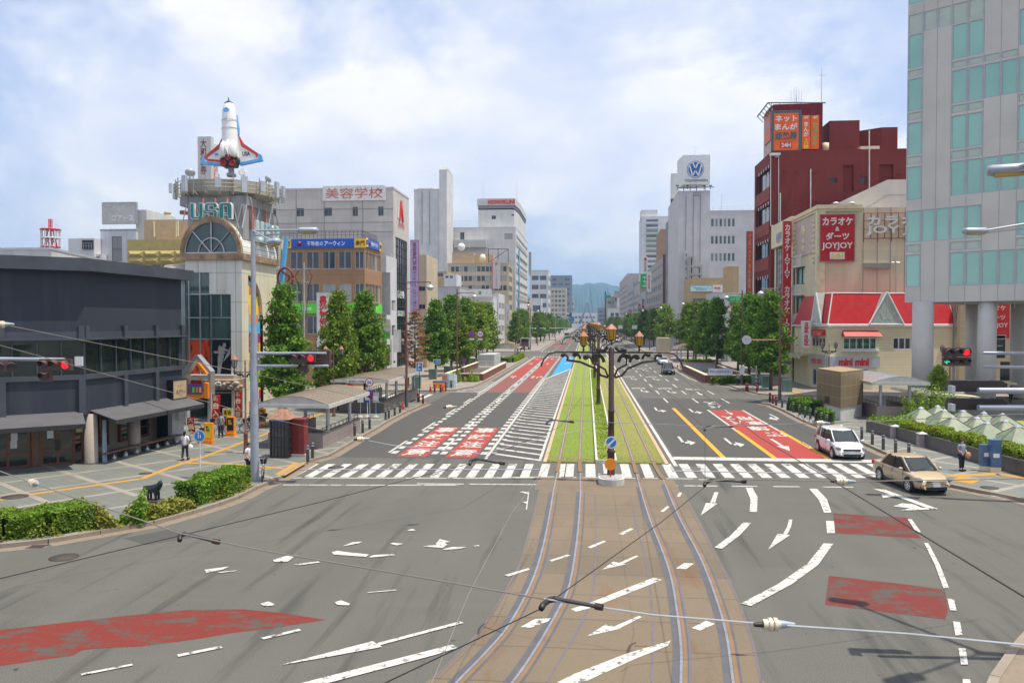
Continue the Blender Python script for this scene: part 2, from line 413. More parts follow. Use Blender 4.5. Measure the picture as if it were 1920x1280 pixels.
for a_,c_ in[(782,870),(880,1010),(1019,1037),(1051,1081),(1093,1114),(1174,1195),(1208,1239),(1250,1271),(1283,1345),(1372,1420),(1450,1500),(1542,1600),(1700,1790)]:
 strip(WL,[G(a_,908+(a_-1000)*.008),G(c_,908+(c_-1000)*.008)],.17,Z1)
Y_=46.6;i_=0
while Y_<178:
 for xa in(-11.62,-9.18,-8.64):
  rect(WL,xa,xa+.36,Y_,Y_+.95)
 if Y_<112:rect(WL,-6.25,-5.87,Y_+.1,Y_+1.05);rect(WO,-5.62,-5.3,Y_+.6,Y_+.95)
 else:rect(WL,-6.1,-5.7,Y_,Y_+.9)
 Y_+=1.85
for k_ in range(14):
 y0=46.9+9.75*k_;rect(WL,-11.86,-11.7,y0,y0+4.8,Z2);rect(WL,-8.82,-8.66,y0+1,y0+5.6,Z2)
rect(WL,-5.83,-5.65,45.2,110.5,Z2);strip(WL,[(-5.74,110.4,0),(-5.3,113,0),(-2.62,134,0)],.3,Z2)
rect(WL,-11.86,-11.68,90,172,Z2+.002);rect(WL,-2.7,-2.54,44.8,134,Z2)
yy=44.9
while yy<132:
 xl=-5.5 if yy<108 else-5.5+(yy-108)*.12
 if xl<-3.1:WO.quad((xl,yy+2.0,Z1),(-2.7,yy,Z1),(-2.7,yy+.42,Z1),(xl,yy+2.42,Z1))
 yy+=1.85
for k_ in range(10):
 y0=89+1.7*k_;xl=max(-14.9+.16*k_,-14.9);WL.quad((xl+.3,y0,Z1),(-11.9,y0-.8,Z1),(-11.9,y0-.4,Z1),(xl+.3,y0+.5,Z1))
strip(WL,[(-15.6,88.3,0),(-11.8,88.9,0)],.2,Z1)
for k_ in range(22):rect(WL,-11.9+k_*.62,-11.6+k_*.62,179.5,182.5)if k_<15 else None
for k_ in range(40):rect(WL,-12+k_*.9,-11.55+k_*.9,211,214)
y_=216
while y_<900:
 for xa in(-9.0,-6.0,7.85,10.7):rect(WL,xa,xa+.15,y_,y_+4.5)
 y_+=9.6
for xa in(-12.3,-3.0,4.9,14.3):rect(WL,xa,xa+.18,216,1200)
RC=MB();RD=MB()
for x0,x1 in((-11.2,-9.3),(-8.2,-6.35)):
 rect(RC,x0,x1,110.6,178);rect(RD,x0,x1,89.3,110.4);rect(RC,x0,x1,88.6,89.2);
for x0,x1 in((-11.6,-9.3),(-8.6,-6.3)):
 for q in(242,262,300,330):rect(RC,x0,x1,q,q+9)
BL=MB();BL.poly([G(1034,704.6),G(1070.5,691.5),G(1075,669.7),G(1056,669.7)],Z1)
setting('blue_lane_marking',BL,'blue_coat')
for x0,x1 in((-11.0,-9.32),(-8.15,-6.4)):
 rect(RC,x0,x1,45.6,58.7,Z1)
 for j,ch in enumerate("意注故事"):
  write(WL,ch,((x0+x1)/2,47.2+j*3.32,Z2+.002),X3,Y3,1.42,2.5,.025)
rect(WL,4.74,4.95,43.9,300);rect(RC,10.93,13.7,46.1,72.4)
WL.poly([G(1259,861.5),G(1642,867.5),G(1640,862),G(1262,856)],Z2+.003)
OL=MB();rect(OL,7.72,8.02,46.2,73.6);rect(OL,10.64,10.94,46.2,59);rect(OL,13.68,13.98,46.2,59)
rect(WL,10.66,10.84,59,72.4,Z2);rect(WL,13.7,13.88,59,72.4,Z2)
for k_ in range(12):
 y0=78.6+9.4*k_
 for xa in(7.8,10.7):rect(WL,xa,xa+.16,y0,y0+4.6)
 if k_<2:rect(WL,13.65,13.81,y0,y0+4.6)
strip(WL,[(14.6,175,0),(14.2,112,0),(14.9,105,0),(17.2,97,0),(19.3,89,0)],.17,Z1)
rect(WL,13.9,14.05,51.5,53.5)
def arrow(mb,x,y,s=1,kind='s',L_=3.4,k=1.0):
 """s=+1 points away from the camera, -1 towards it; kind s straight, l / r turning, b both"""
 def q(pts):mb.poly([(x+a*k,y+b_*s*L_/3.4)for a,b_ in(pts if s>0 else pts[::-1])],Z2+.004)
 if kind in 'sb':
  q([(-.09,-1.7),(.09,-1.7),(.09,.4),(-.09,.4)]);q([(-.32,.4),(.32,.4),(0,1.7)])
 if kind in 'lrb':
  g=-1 if kind!='r' else 1
  if s<0:g=-g
  def h(pts):q([(a*g,c)for a,c in(pts if g>0 else pts[::-1])])
  if kind!='b':h([(-.18,-1.7),(0.0,-1.7),(0.0,.8),(-.18,.5)])
  h([(-.18,.45),(.28,.3),(.28,.75),(-.0,.85)]);h([(.26,-.35),(.72,.5),(.26,1.4)])
for x,y,kd in((6.34,53.2,'l'),(9.34,52.7,'l'),(6.3,71.8,'l'),(9.3,70.9,'l'),(6.35,91.4,'l'),(9.3,90.5,'l'),(6.3,111,'l'),(9.3,110.5,'l'),(6.3,131,'l'),(9.3,131,'l'),(12.2,111,'s'),(12.3,89,'s')):
 arrow(WL,x,y,-1,kd,4.2,1.0)
arrow(WL,12.3,52.2,-1,'s',5,1.2);arrow(WL,12.2,70.6,-1,'s',4.2);arrow(WL,15.4,67,-1,'r',5)
for x,y,kd in((-10.3,113.5,'b'),(-7.6,113.5,'s'),(-6.85,113.5,'r'),(-10.3,150,'b'),(-7.3,150,'s'),(-10.3,168,'l'),(-7.3,170,'s'),(-3.9,152,'r'),(-3.7,170,'r')):arrow(WL,x,y,1,kd,5)
for x,y,s_,w_,h_ in((13.0,57.0,"路",1.6,2.2),(12.6,60.0,"線",1.5,2.2),(13.0,63.4,"専",1.2,2.4),(12.9,66.4,"用",1.2,2.4),(11.7,63.6,"バ",1.0,2.3),(11.6,66.6,"ス",1.0,2.3),(11.9,75.2,"バ",1.3,2.4),(12.0,78.6,"ス",1.3,2.6)):
 write(WL,s_,(x,y,Z2+.004),-X3,-Y3,w_,h_,.03)
for y in(95.5,115.5,136):
 for x in(6.1,9.2):write(WL,"名古屋",(x,y,Z2),-X3,-Y3,1.7,2.2,.02)
write(WO,"三河",(12.3,94.5,Z2),-X3,-Y3,1.6,2.2,.02)
for k_ in range(8):rect(WO,19.8,27,77.6+k_*1.05,78.1+k_*1.05)
for k_ in range(9):rect(WL,-17-k_*.95,-16.55-k_*.95,79.5,85.5)
for f,ps in((tr(1200,820,2.6667),[[(350,330),(372,275),(392,275),(375,330)],[(330,328),(388,332),(303,392)],[(528,252),(562,252),(588,300),(585,375),(548,373),(552,310)],[(515,427),(557,428),(500,490),(410,558),(372,552),(455,490)],[(745,412),(762,412),(755,450),(735,488),(715,484),(735,450)],[(688,483),(750,490),(640,563)],[(845,257),(885,258),(935,310),(958,378),(920,378),(895,315)],[(930,418),(970,420),(975,480),(935,480)],[(918,531),(967,533),(890,640),(760,735),(555,845),(505,832),(690,735),(840,630)],[(1338,410),(1358,410),(1405,475),(1380,475)],[(1420,528),(1442,530),(1500,640),(1545,755),(1517,755),(1475,640)],[(1537,808),(1570,810),(1583,868),(1550,865)],[(1565,922),(1600,925),(1613,990),(1577,992)],[(1592,1056),(1628,1058),(1640,1138),(1605,1138)],[(1612,1210),(1650,1212),(1665,1290),(1620,1290)],[(1165,258),(1225,262),(1490,358),(1460,364),(1280,295),(1215,304),(1205,285),(1240,283)],[(1265,345),(1310,330),(1370,335),(1400,350),(1490,360),(1300,367),(1350,355)],[(100,372),(135,345),(148,347),(118,374)],[(177,658),(220,630),(272,632),(230,660)],[(258,955),(330,918),(375,935),(300,968)],[(183,298),(195,276),(210,276),(200,298)],[(1700,285),(1790,295),(1925,316),(1925,320),(1790,300)]]),(tr(600,820,2.783),[[(115,570),(170,548),(220,545),(200,555)],[(60,600),(90,593),(140,600),(255,612),(240,625),(70,612)],[(255,625),(280,615),(385,610),(390,616),(265,628)],[(365,556),(380,551),(437,556),(400,565)],[(455,487),(480,478),(500,486),(470,490)],[(535,570),(600,562),(625,532),(680,546),(650,550),(665,560),(640,578)],[(640,585),(690,573),(765,573),(730,582),(650,588)],[(800,567),(830,563),(832,568),(805,570)],[(245,810),(395,796),(400,800),(255,812)],[(75,862),(110,852),(158,870),(150,878),(90,875)],[(963,720),(1085,684),(1097,690),(985,727)],[(1197,643),(1290,613),(1307,617),(1210,650)],[(1392,575),(1480,540),(1493,545),(1415,580)],[(1556,505),(1620,475),(1638,478),(1580,510)],[(1472,692),(1530,650),(1598,663)],[(1562,655),(1650,618),(1662,622),(1585,660)],[(1310,898),(1420,860),(1740,733),(1785,745),(1420,890),(1335,912)],[(1392,1040),(1490,978),(1572,1000)],[(1535,988),(1665,933),(1680,940),(1560,1000)],[(1235,1282),(1330,1235),(1600,1130),(1830,1062),(1815,1090),(1640,1160),(1400,1270),(1330,1290)],[(1045,992),(1120,950),(1205,945),(1190,962),(1100,995)],[(-215,1192),(275,1065),(325,1095),(0,1155)],[(300,1075),(730,962),(750,970),(310,1087)],[(-120,1290),(690,1083),(720,1100),(590,1140),(20,1290)],[(1040,285),(1060,284),(1092,288),(1090,302),(1080,296)],[(1050,340),(1080,335),(1078,346)],[(1085,300),(1090,300),(1080,378),(1074,378)]]),(tr(0,820,2.783),[[(420,1235),(690,1183),(692,1192),(425,1245)],[(925,1135),(1150,1090),(1162,1100),(930,1147)],[(1360,1048),(1560,1001),(1573,1010),(1375,1056)],[(1068,692),(1195,675),(1165,690),(1075,708)],[(1130,705),(1240,695),(1220,700),(1150,708)],[(1425,640),(1490,620),(1550,615),(1500,650),(1430,650)],[(1530,665),(1660,648),(1670,654),(1560,668)],[(1358,870),(1400,858),(1433,872),(1420,880),(1380,882)]])):
 for p in ps:
  q=f(p)
  a_=sum(q[i].x*q[(i+1)%len(q)].y-q[(i+1)%len(q)].x*q[i].y for i in range(len(q)))
  WL.poly(q if a_>0 else q[::-1],.024)
RW=MB();RP=MB();DP=MB()
def upl(mb,pts,z):
 a_=sum(pts[i].x*pts[(i+1)%len(pts)].y-pts[(i+1)%len(pts)].x*pts[i].y for i in range(len(pts)))
 mb.poly(pts if a_>0 else pts[::-1],z)
upl(RW,tr(0,820,2.783)([(-700,1095),(0,1003),(600,935),(850,910),(1000,897),(1270,895),(1480,915),(1700,950),(1470,985),(1200,1020),(1040,1048),(740,1088),(560,1095),(430,1107),(380,1135),(0,1190),(-700,1300)]),Z1)
upl(RP,tr(1200,820,2.6667)([(965,378),(1335,400),(1405,503),(975,478)]),Z1)
upl(RP,tr(1200,820,2.6667)([(945,690),(1300,730),(1525,760),(1540,870),(1525,908),(925,835)]),Z1)
upl(DP,tr(0,820,2.783)([(640,525),(900,475),(1010,520),(760,560)]),.002)
DP.quad((5.1,44,.002),(17,44,.002),(17,83,.002),(5.1,83,.002));DP.quad((-15,45,.002),(-2.7,45,.002),(-2.7,88,.002),(-15,88,.002))
SEAL=MB();strip(SEAL,[G(560,880.5),G(800,880),G(1010,880)],.22,.02);strip(SEAL,[G(1260,883),G(1640,889)],.22,.02)
setting('road_seal_joint',SEAL,'zinc')
setting('white_road_marking',WL,'white_line');setting('worn_road_marking',WO,'worn_line');setting('orange_road_marking',OL,'orange_line')
setting('red_lane_marking',RC,'red_coat');setting('dull_red_lane_marking',RD,'red_dull');setting('worn_red_road_coating',RW,'red_worn');setting('red_road_patch',RP,'red_patch')
setting('asphalt_patch',DP,'dark_patch')
# tramway
m,t,b=nodes('tram_slab');v=pos(t)
k=t.nodes.new('ShaderNodeTexBrick');k.offset=0;k.inputs['Scale'].default_value=1;k.inputs['Brick Width'].default_value=30;k.inputs['Row Height'].default_value=1.9;k.inputs['Mortar Size'].default_value=.03
k.inputs['Color1'].default_value=(1,1,1,1);k.inputs['Color2'].default_value=(.85,.86,.85,1);k.inputs['Mortar'].default_value=(.62,.62,.62,1);v.node.inputs['Location'].default_value=(57,0,0);k.inputs['Brick Width'].default_value=400;t.links.new(v,k.inputs[0])
c=mixc(t,ramp(t,noise(t,.25,v,6),.35,.65),(.135,.106,.072),(.172,.128,.08));c=mixc(t,ramp(t,noise(t,30,v),.4,.75),c,(.19,.15,.105))
c=mixc(t,ramp(t,noise(t,.5,pos(t,(1,.25,1)),6,.65),.55,.7),c,(.16,.08,.038))
t.links.new(mixc(t,1,c,k.outputs[0],'MULTIPLY'),b.inputs['Base Color']);b.inputs['Roughness'].default_value=.85
def px(ox,oy,k,pts):return[(ox+a/k,oy+b/k)for a,b in pts]
le=[G(*p)for p in px(600,820,2.783,[(1140,285),(1085,500),(1035,665),(960,810),(830,1010),(600,1245),(380,1400)])]
re_=[G(*p)for p in px(1200,820,2.6667,[(235,300),(340,500),(440,690),(500,820),(550,960),(590,1100),(620,1290)])]
mb=MB();upl(mb,le[::-1]+re_+[],.012)if False else None
def resample(pts,ys):
 pts=sorted(pts,key=lambda p:p.y);out=[]
 for y in ys:
  for i in range(len(pts)-1):
   if pts[i].y<=y<=pts[i+1].y or i==len(pts)-2:
    q=(y-pts[i].y)/(pts[i+1].y-pts[i].y);out.append(pts[i].x+(pts[i+1].x-pts[i].x)*q);break
 return out
ys=[14.5+i*.8 for i in range(29)];lx=resample(le,ys);rx=resample(re_,ys)
for i in range(len(ys)-1):mb.quad((lx[i],ys[i],.014),(rx[i],ys[i],.014),(rx[i+1],ys[i+1],.014),(lx[i+1],ys[i+1],.014))
rect(mb,-2.4,4.3,ys[-1],40.1,.014)
setting('tram_track_slab',mb,'tram_slab')
mat('rail_steel',(.36,.36,.37),.35,.6);mat('rail_bed',(.085,.085,.095),.7);mat('rail_rust',(.2,.12,.06),.8)
def smooth(pts,n=4):
 out=[]
 for i in range(len(pts)-1):
  p0,p1,p2,p3=pts[max(i-1,0)],pts[i],pts[i+1],pts[min(i+2,len(pts)-1)]
  for j in range(n):
   t_=j/n;out.append(.5*((2*p1)+(p2-p0)*t_+(2*p0-5*p1+4*p2-p3)*t_**2+(3*p1-p0-3*p2+p3)*t_**3))
 return out+[pts[-1]]
r1=px(600,820,2.783,[(620,1395),(720,1275),(870,1120),(1000,960),(1120,720),(1180,500),(1218,285)]);r2=px(600,820,2.783,[(900,1400),(1010,1275),(1130,1100),(1245,900),(1305,760),(1345,500),(1360,285)])
r3=px(1200,820,2.6667,[(203,1400),(205,1220),(205,1050),(185,870),(155,700),(105,550),(45,400),(0,250)]);r4=px(1200,820,2.6667,[(490,1400),(465,1220),(430,980),(375,790),(300,600),(190,390),(115,210)])
beds=MB();rust=MB();
for i,(r_,xe)in enumerate(((r1,-1.5),(r2,-.38),(r3,2.6),(r4,3.68))):
 pts=smooth([G(*p)for p in r_]);q=pts[-1]
 pts+=[Vector((q.x*.5+xe*.5,41.5,0)),Vector((xe,45,0)),Vector((xe,90,0)),Vector((xe,400,0)),Vector((xe,1200,0))]
 rl=MB()
 strip(beds,[p for p in pts if p.y<40],.40,.018);strip(rust,[Vector((p.x+.09,p.y,0))for p in pts if p.y<43],.10,.021);strip(rust,[p for p in pts if p.y>40],.2,.05)
 for j in range(len(pts)-1):
  a,c=pts[j],pts[j+1];d=(c-a).normalized();n=Vector((-d.y,d.x,0))
  up=.02 if a.y<43.5 else.07
  rl.obox((a+c)/2+Vector((0,0,up)),(c-a)/2+d*.005,n*.032,(0,0,.014))
 o=rl.build('tram_rail','rail_steel');tag(o,['leftmost steel rail curving left across the junction','second steel rail from the left, inner rail of left track','third steel rail from the left, just right of lamp posts','rightmost steel rail of the right-hand tram track'][i],'rail','tram rails')
setting('rail_bedding',beds,'rail_bed');setting('rail_groove',rust,'rail_rust')
slot=MB()
for s_ in([(1435,300),(1440,450),(1437,650),(1425,800),(1370,960),(1290,1100),(1180,1280)],[(1620,310),(1650,450),(1690,600),(1720,780),(1735,960),(1730,1280)],[(1150,287),(1095,490),(1045,660),(970,805),(840,1005),(605,1247)],[(1200,530),(1190,640),(1150,740)]):
 strip(slot,smooth([G(*p)for p in px(600,820,2.783,s_)],3),.045,.02)
for s_ in([(228,305),(330,500),(430,690),(492,820),(542,960),(580,1100),(605,1227)],[(150,630),(200,760),(245,1000),(250,1227)]):
 strip(slot,smooth([G(*p)for p in px(1200,820,2.6667,s_)],3),.045,.02)
mat('slot_edge',(.12,.11,.14),.7);setting('slab_edge_strip',slot,'slot_edge')
m,t,b=nodes('tram_grass');v=pos(t)
sx=t.nodes.new('ShaderNodeSeparateXYZ');g_=t.nodes.new('ShaderNodeNewGeometry');t.links.new(g_.outputs['Position'],sx.inputs[0])
mr=t.nodes.new('ShaderNodeMapRange');mr.inputs[1].default_value=.2;mr.inputs[2].default_value=2.2;t.links.new(sx.outputs[0],mr.inputs[0])
ga=mixc(t,ramp(t,noise(t,.8,v,6),.3,.7),(.17,.33,.008),(.27,.38,.02));gb=mixc(t,ramp(t,noise(t,.7,v,6),.35,.65),(.32,.31,.06),(.42,.33,.12))
c=mixc(t,mr.outputs[0],ga,gb)
mr2=t.nodes.new('ShaderNodeMapRange');mr2.inputs[1].default_value=47.5;mr2.inputs[2].default_value=44.5;t.links.new(sx.outputs[1],mr2.inputs[0])
c=mixc(t,mr2.outputs[0],c,(.28,.22,.09));c=mixc(t,ramp(t,noise(t,22,v,4),.35,.75),[.9*q for q in(.2,.24,.04)],c)
t.links.new(c,b.inputs['Base Color']);b.inputs['Roughness'].default_value=.9;bump(t,b,noise(t,60,v,3),.8,.05)
M['tram_grass']=m
gs=MB()
for x0,x1 in((-2.2,.5),(1.68,4.3)):
 gs.box(x0,x1,44.4,180,.01,.045);gs.box(x0,x1,212,700,.01,.045)
setting('grass_bed',gs,'tram_grass')
bl=MB()
for i in range(30000):
 x=R.uniform(-2.2,4.3);y=44.4+40*R.random()**1.4
 if.5<x<1.68:continue
 if min(abs(x-q)for q in(-1.5,-.38,2.6,3.68))<.09:continue
 a=R.uniform(0,pi);s_=R.uniform(.010,.018);h_=R.uniform(.015,.04);dx,dy=cos(a)*s_,sin(a)*s_
 bl.add([(x-dx,y-dy,.04),(x+dx,y+dy,.04),(x+R.uniform(-.03,.03),y+R.uniform(-.03,.03),.04+h_)],[(0,1,2)],False)
tag(bl.build('grass','tram_grass'),'short lawn grass growing between the tram rails','grass',kind='stuff')
edge=MB()
for x0,x1 in((-2.4,-2.2),(4.3,4.5)):edge.box(x0,x1,44.3,180,.0,.06);edge.box(x0,x1,212,700,0,.06)
setting('track_edging',edge,'tan')
pk=MB();pk.box(.5,.62,44.3,178,0,.22);pk.box(1.56,1.68,44.3,178,0,.22);pk.box(.5,1.68,44.2,44.32,0,.22)
setting('planter_kerb',pk,'pale_concrete')
mat('soil',(.26,.27,.05),.9,scale=6);setting('planter_soil',MB().box(.62,1.56,44.32,178,0,.15),'soil')
mat('cast_iron',(.07,.055,.045),.7,.2,scale=8,bmp=.5)
def manhole(px_,py_,r_,z,lb):
 o=MB().lathe([(r_*1.08,0),(r_*1.08,.006),(r_,.007),(r_,.012),(.001,.012)],(0,0,0),28).build('manhole_cover','cast_iron')
 o.location=G(px_,py_,z);o.location.z+=.006;tag(o,lb,'manhole cover','manhole covers')
manhole(120,1044.5,.42,0,'round iron manhole cover in the road left of the junction');manhole(28,931,.5,KZ,'wide iron manhole cover on the pavement at left edge');manhole(1855,914,.36,KZ,'iron manhole cover on the pavement by right signal pole')
manhole(273,887.5,.3,KZ,'small manhole cover on the paving before the bar front');manhole(327,905,.16,KZ,'tiny round cover on the paving behind the statue');manhole(630,876,.4,0,'brown manhole cover at left end of the crosswalk')
gd=MB()
for i in range(8):gd.obox(G(58+i*3.7,1025-i*.25,.012),(.02,.1,0),(.1,-.02,0),(0,0,.008))if False else gd.obox(G(56+i*4,1024.5-i*.2,.014),(.022,0,0),(0,.2,0),(0,0,.006))
tag(gd.build('drain_grate','cast_iron'),'black slotted drain grate in the left gutter','drain')
# building kit
glass('pane_dark',(.035,.045,.05),(.42,.42,.38),.06,.35);glass('pane_black',(.012,.016,.018),None,.05,0);glass('pane_green',(.05,.09,.08),(.2,.27,.24),.05,.3)
glass('pane_far',(.10,.115,.13),(.3,.3,.29),.25,.4,.5);mat('pane_teal',(.30,.55,.48),.08,0,.14,.16,spec=.6);mat('pane_pale',(.46,.53,.45),.2,0,.05)  # pane_teal's uneven tone paints varied reflections into the glass colour
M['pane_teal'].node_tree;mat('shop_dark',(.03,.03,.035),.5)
for n_,c_ in(('win_white',(.6,.6,.6)),('win_grey',(.25,.26,.27)),('win_brown',(.12,.06,.035)),('win_dark',(.04,.045,.05))):mat(n_,c_,.45,.1)
_wm={}
def window(root,o,u,n,wd,ht,nm=1,nh=0,fm='win_grey',pm='pane_dark',rec=.14,fw=.06):
 """frame with its pane, set back into the opening; u along the wall, n outwards"""
 k=(round(wd,2),round(ht,2),nm,nh,fm,pm,rec,fw)
 if k not in _wm:
  f=MB()
  f.box(0,wd,-fw,0,0,fw);f.box(0,wd,-fw,0,ht-fw,ht);f.box(0,fw,-fw,0,fw,ht-fw);f.box(wd-fw,wd,-fw,0,fw,ht-fw)
  for i in range(1,nm+1):x=wd*i/(nm+1);f.box(x-fw/2,x+fw/2,-fw+.01,-.005,fw,ht-fw)
  for i in range(1,nh+1):z=ht*i/(nh+1);f.box(fw,wd-fw,-fw+.012,-.008,z-fw/2,z+fw/2)
  p=MB().quad((0,-.01,0),(wd,-.01,0),(wd,-.01,ht),(0,-.01,ht))
  p.box(.005,wd-.005,-.015,-.005,.005,ht-.005);p.v=p.v[4:];p.f=[[i-4 for i in q]for q in p.f[1:]];p.m=p.m[1:];p.s=p.s[1:]
  fo=f.build('window',fm);po=p.build('pane',pm);_wm[k]=(fo.data,po.data);COL.objects.unlink(fo);COL.objects.unlink(po);bpy.data.objects.remove(fo);bpy.data.objects.remove(po)
 a,c=_wm[k];ob=bpy.data.objects.new('window',a);COL.objects.link(ob);ob.parent=root
 p0=Vector(o)-Vector(n)*rec-Vector(root.location)
 ob.location=p0;ob.rotation_euler=(0,0,math.atan2(u.y,u.x))
 q=bpy.data.objects.new('pane',c);COL.objects.link(q);q.parent=ob
 return ob
def wallside(mb,a,b_,z0,z1,rects,rec=.14):
 """one wall from a to b with real openings cut in it"""
 a=Vector((a[0],a[1],0));b_=Vector((b_[0],b_[1],0));L_=(b_-a).length;u=(b_-a)/L_;n=Vector((u.y,-u.x,0))
 us=sorted({0,L_}|{r[0]for r in rects}|{r[1]for r in rects});zs=sorted({z0,z1}|{r[2]for r in rects}|{r[3]for r in rects})
 us=[q for q in us if-1e-6<=q<=L_+1e-6];zs=[q for q in zs if z0-1e-6<=q<=z1+1e-6]
 pt=lambda s,z,d=0:a+u*s-n*d+Z3*z
 for j in range(len(zs)-1):
  i=0
  while i<len(us)-1:
   zc=(zs[j]+zs[j+1])/2
   hole=lambda q:any(r[0]<(us[q]+us[q+1])/2<r[1]and r[2]<zc<r[3]for r in rects)
   if hole(i):i+=1;continue
   k_=i
   while k_+1<len(us)-1 and not hole(k_+1):k_+=1
   mb.quad(pt(us[i],zs[j]),pt(us[k_+1],zs[j]),pt(us[k_+1],zs[j+1]),pt(us[i],zs[j+1]));i=k_+1
 for r in rects:
  s0,s1,c0,c1=r[:4]
  mb.quad(pt(s0,c0),pt(s1,c0),pt(s1,c0,rec),pt(s0,c0,rec));mb.quad(pt(s0,c1,rec),pt(s1,c1,rec),pt(s1,c1),pt(s0,c1))
  mb.quad(pt(s0,c0,rec),pt(s0,c1,rec),pt(s0,c1),pt(s0,c0));mb.quad(pt(s1,c0),pt(s1,c1),pt(s1,c1,rec),pt(s1,c0,rec))
 return u,n
def building(name,label,poly,z1,m,sides={},z0=0,cat='building',fm='win_grey',pm='pane_dark',nm=1,nh=0,rec=.14,fw=.06,group=None,cop=None,root=None,parapet=.5):
 """poly anticlockwise from above; sides {i: [(u0,u1,z0,z1[,opts])]} window openings in wall i"""
 cx=sum(p[0]for p in poly)/len(poly);cy=sum(p[1]for p in poly)/len(poly)
 if root is None:root=thing(name,label,cat,(cx,cy,z0),0,group)
 mb=MB();n=len(poly)
 for i in range(n):
  rs=sides.get(i,[]);u,nn=wallside(mb,poly[i],poly[(i+1)%n],z0,z1,rs,rec)
  for r in rs:
   o=Vector((poly[i][0],poly[i][1],0))+u*r[0]+Z3*r[2];op=r[4]if len(r)>4 else{}
   window(root,o,u,nn,r[1]-r[0],r[3]-r[2],op.get('nm',nm),op.get('nh',nh),op.get('fm',fm),op.get('pm',pm),rec,op.get('fw',fw))
 mb.poly(poly,z1-.02)
 wo_=mb.build('wall',m,root)
 if cop:
  c=MB()
  for i in range(n):
   a,b_=Vector((*poly[i],0)),Vector((*poly[(i+1)%n],0));d=(b_-a).normalized();nn=Vector((d.y,-d.x,0))
   c.obox((a+b_)/2+Z3*(z1-.09)-nn*.12,(b_-a)/2+d*.04,nn*.17,(0,0,.12))
  c.build('coping',cop,root)
 return root
def rows(u0,u1,n,gap,zs,h,op=None):
 w_=(u1-u0-gap*(n-1))/n
 return[(u0+i*(w_+gap),u0+i*(w_+gap)+w_,z,z+h)+((op,)if op else())for z in zs for i in range(n)]
def front(pxa,pxb,Y,depth,Xs=None):
 """footprint whose front faces the camera between two picture columns at distance Y"""
 a,b_=XA(pxa,Y),XA(pxb,Y);return[(a,Y),(b_,Y),(b_,Y+depth),(a,Y+depth)]
def sign(name,label,c,u,wd,ht,bm,th=.15,v=Z3,group=None,cat='sign',root=None,fr=None):
 """flat sign panel; returns its root and a function that letters it"""
 c,u,v=Vector(c),Vector(u).normalized(),Vector(v).normalized();n=u.cross(v)
 top=root is None
 if top:root=thing(name,label,cat,c-n*th,0,group)
 b_=MB().obox(c-n*th/2,u*wd/2,n*th/2,v*ht/2).build('panel' if top else name,bm,root)
 if fr:
  f=MB();q=.06
  for s_ in(-1,1):f.obox(c+u*s_*(wd/2+q/2)-n*th/2,u*q/2,n*(th/2+.02),v*(ht/2+q));f.obox(c+v*s_*(ht/2+q/2)-n*th/2,u*wd/2,n*(th/2+.02),v*q/2)
  f.build('frame',fr,root)
 def t_(s,x,y,w_,h_,m,bold=.015,vertical=False,depth=.01,**k):
  return letters(root if top else b_,s,c+u*x+v*y,u,v,w_,h_,m,bold,vertical,depth,**k)
 def r_(x,y,w_,h_,m,nme='colour_field',d=.006):
  return MB().obox(c+u*x+v*y+n*d/2,u*w_/2,n*d/2,v*h_/2).build(nme,m,root if top else b_)
 return root,t_,r_
def antenna(p,h,lb=None):
 r=thing('rooftop_antenna',lb,'antenna',p);MB().cyl(p,Vector(p)+Z3*h,.05,.02,5).build('mast','grey_metal',r)
 k=MB();q=Vector(p)+Z3*h*.8
 for i in range(5):k.cyl(q+Vector((-.5+i*.25,-.3,0)),q+Vector((-.5+i*.25,.3,0)),.015,n=4)
 k.cyl(q-X3*.6,q+X3*.6,.02,n=4);k.build('element','grey_metal',r)
def railing(root,pts,h=1.0,st=1.5,m='light_metal',name='railing',r=.025,mid=2):
 k=MB()
 for i in range(len(pts)-1):
  a,b_=Vector(pts[i]),Vector(pts[i+1]);n=max(1,int((b_-a).length/st))
  for j in range(n+1):p=a.lerp(b_,j/n);k.cyl(p,p+Z3*h,r,n=4)
  for q in range(mid):k.cyl(a+Z3*h*(q+1)/mid,b_+Z3*h*(q+1)/mid,r*.9,n=4)
 return k.build(name,m,root)
# left side buildings
# dark charcoal bar building on the corner
wall('charcoal',(.036,.042,.058),1.45,30,.82,.02,.1,.55);mat('charcoal_trim',(.055,.062,.078),.45,var=.2,scale=.8);mat('awning_grey',(.085,.085,.09),.75)
mat('aggregate',(.36,.31,.26),.85,scale=14,bmp=.4);wall('mottled_wall',(.36,.33,.26),0,0,streak=.4);mat('door_wood',(.19,.065,.025),.45,scale=5);mat('bench_wood',(.14,.09,.06),.7)
glass('bar_glass',(.02,.03,.025),None,.03,0)
g0=G(-330,925,KZ);g1=G(160,893,KZ);g2=G(338,842,KZ)
g1=Vector((XA(158,40.4),40.4,0));g2=Vector((XA(340,49.6),49.6,0));g0=g1+(Vector((XA(0,38),38,0))-g1)*2.6
u1=(g1-g0).normalized();n1=Vector((u1.y,-u1.x,0));u2=(g2-g1).normalized();n2=Vector((u2.y,-u2.x,0))
bar=thing('dark_building','long dark grey bar building with a window band and grey awnings at left','building',(g1.x,g1.y,KZ))
def seg(a,b_,z0,z1,out,thick=.3,ext=0):
 """wall band between two plan points set forward by out"""
 d=(b_-a).normalized();n=Vector((d.y,-d.x,0));a=a-d*0;return[a+n*out,b_+n*out+d*ext,b_+n*(out-thick)+d*ext,a+n*(out-thick)]
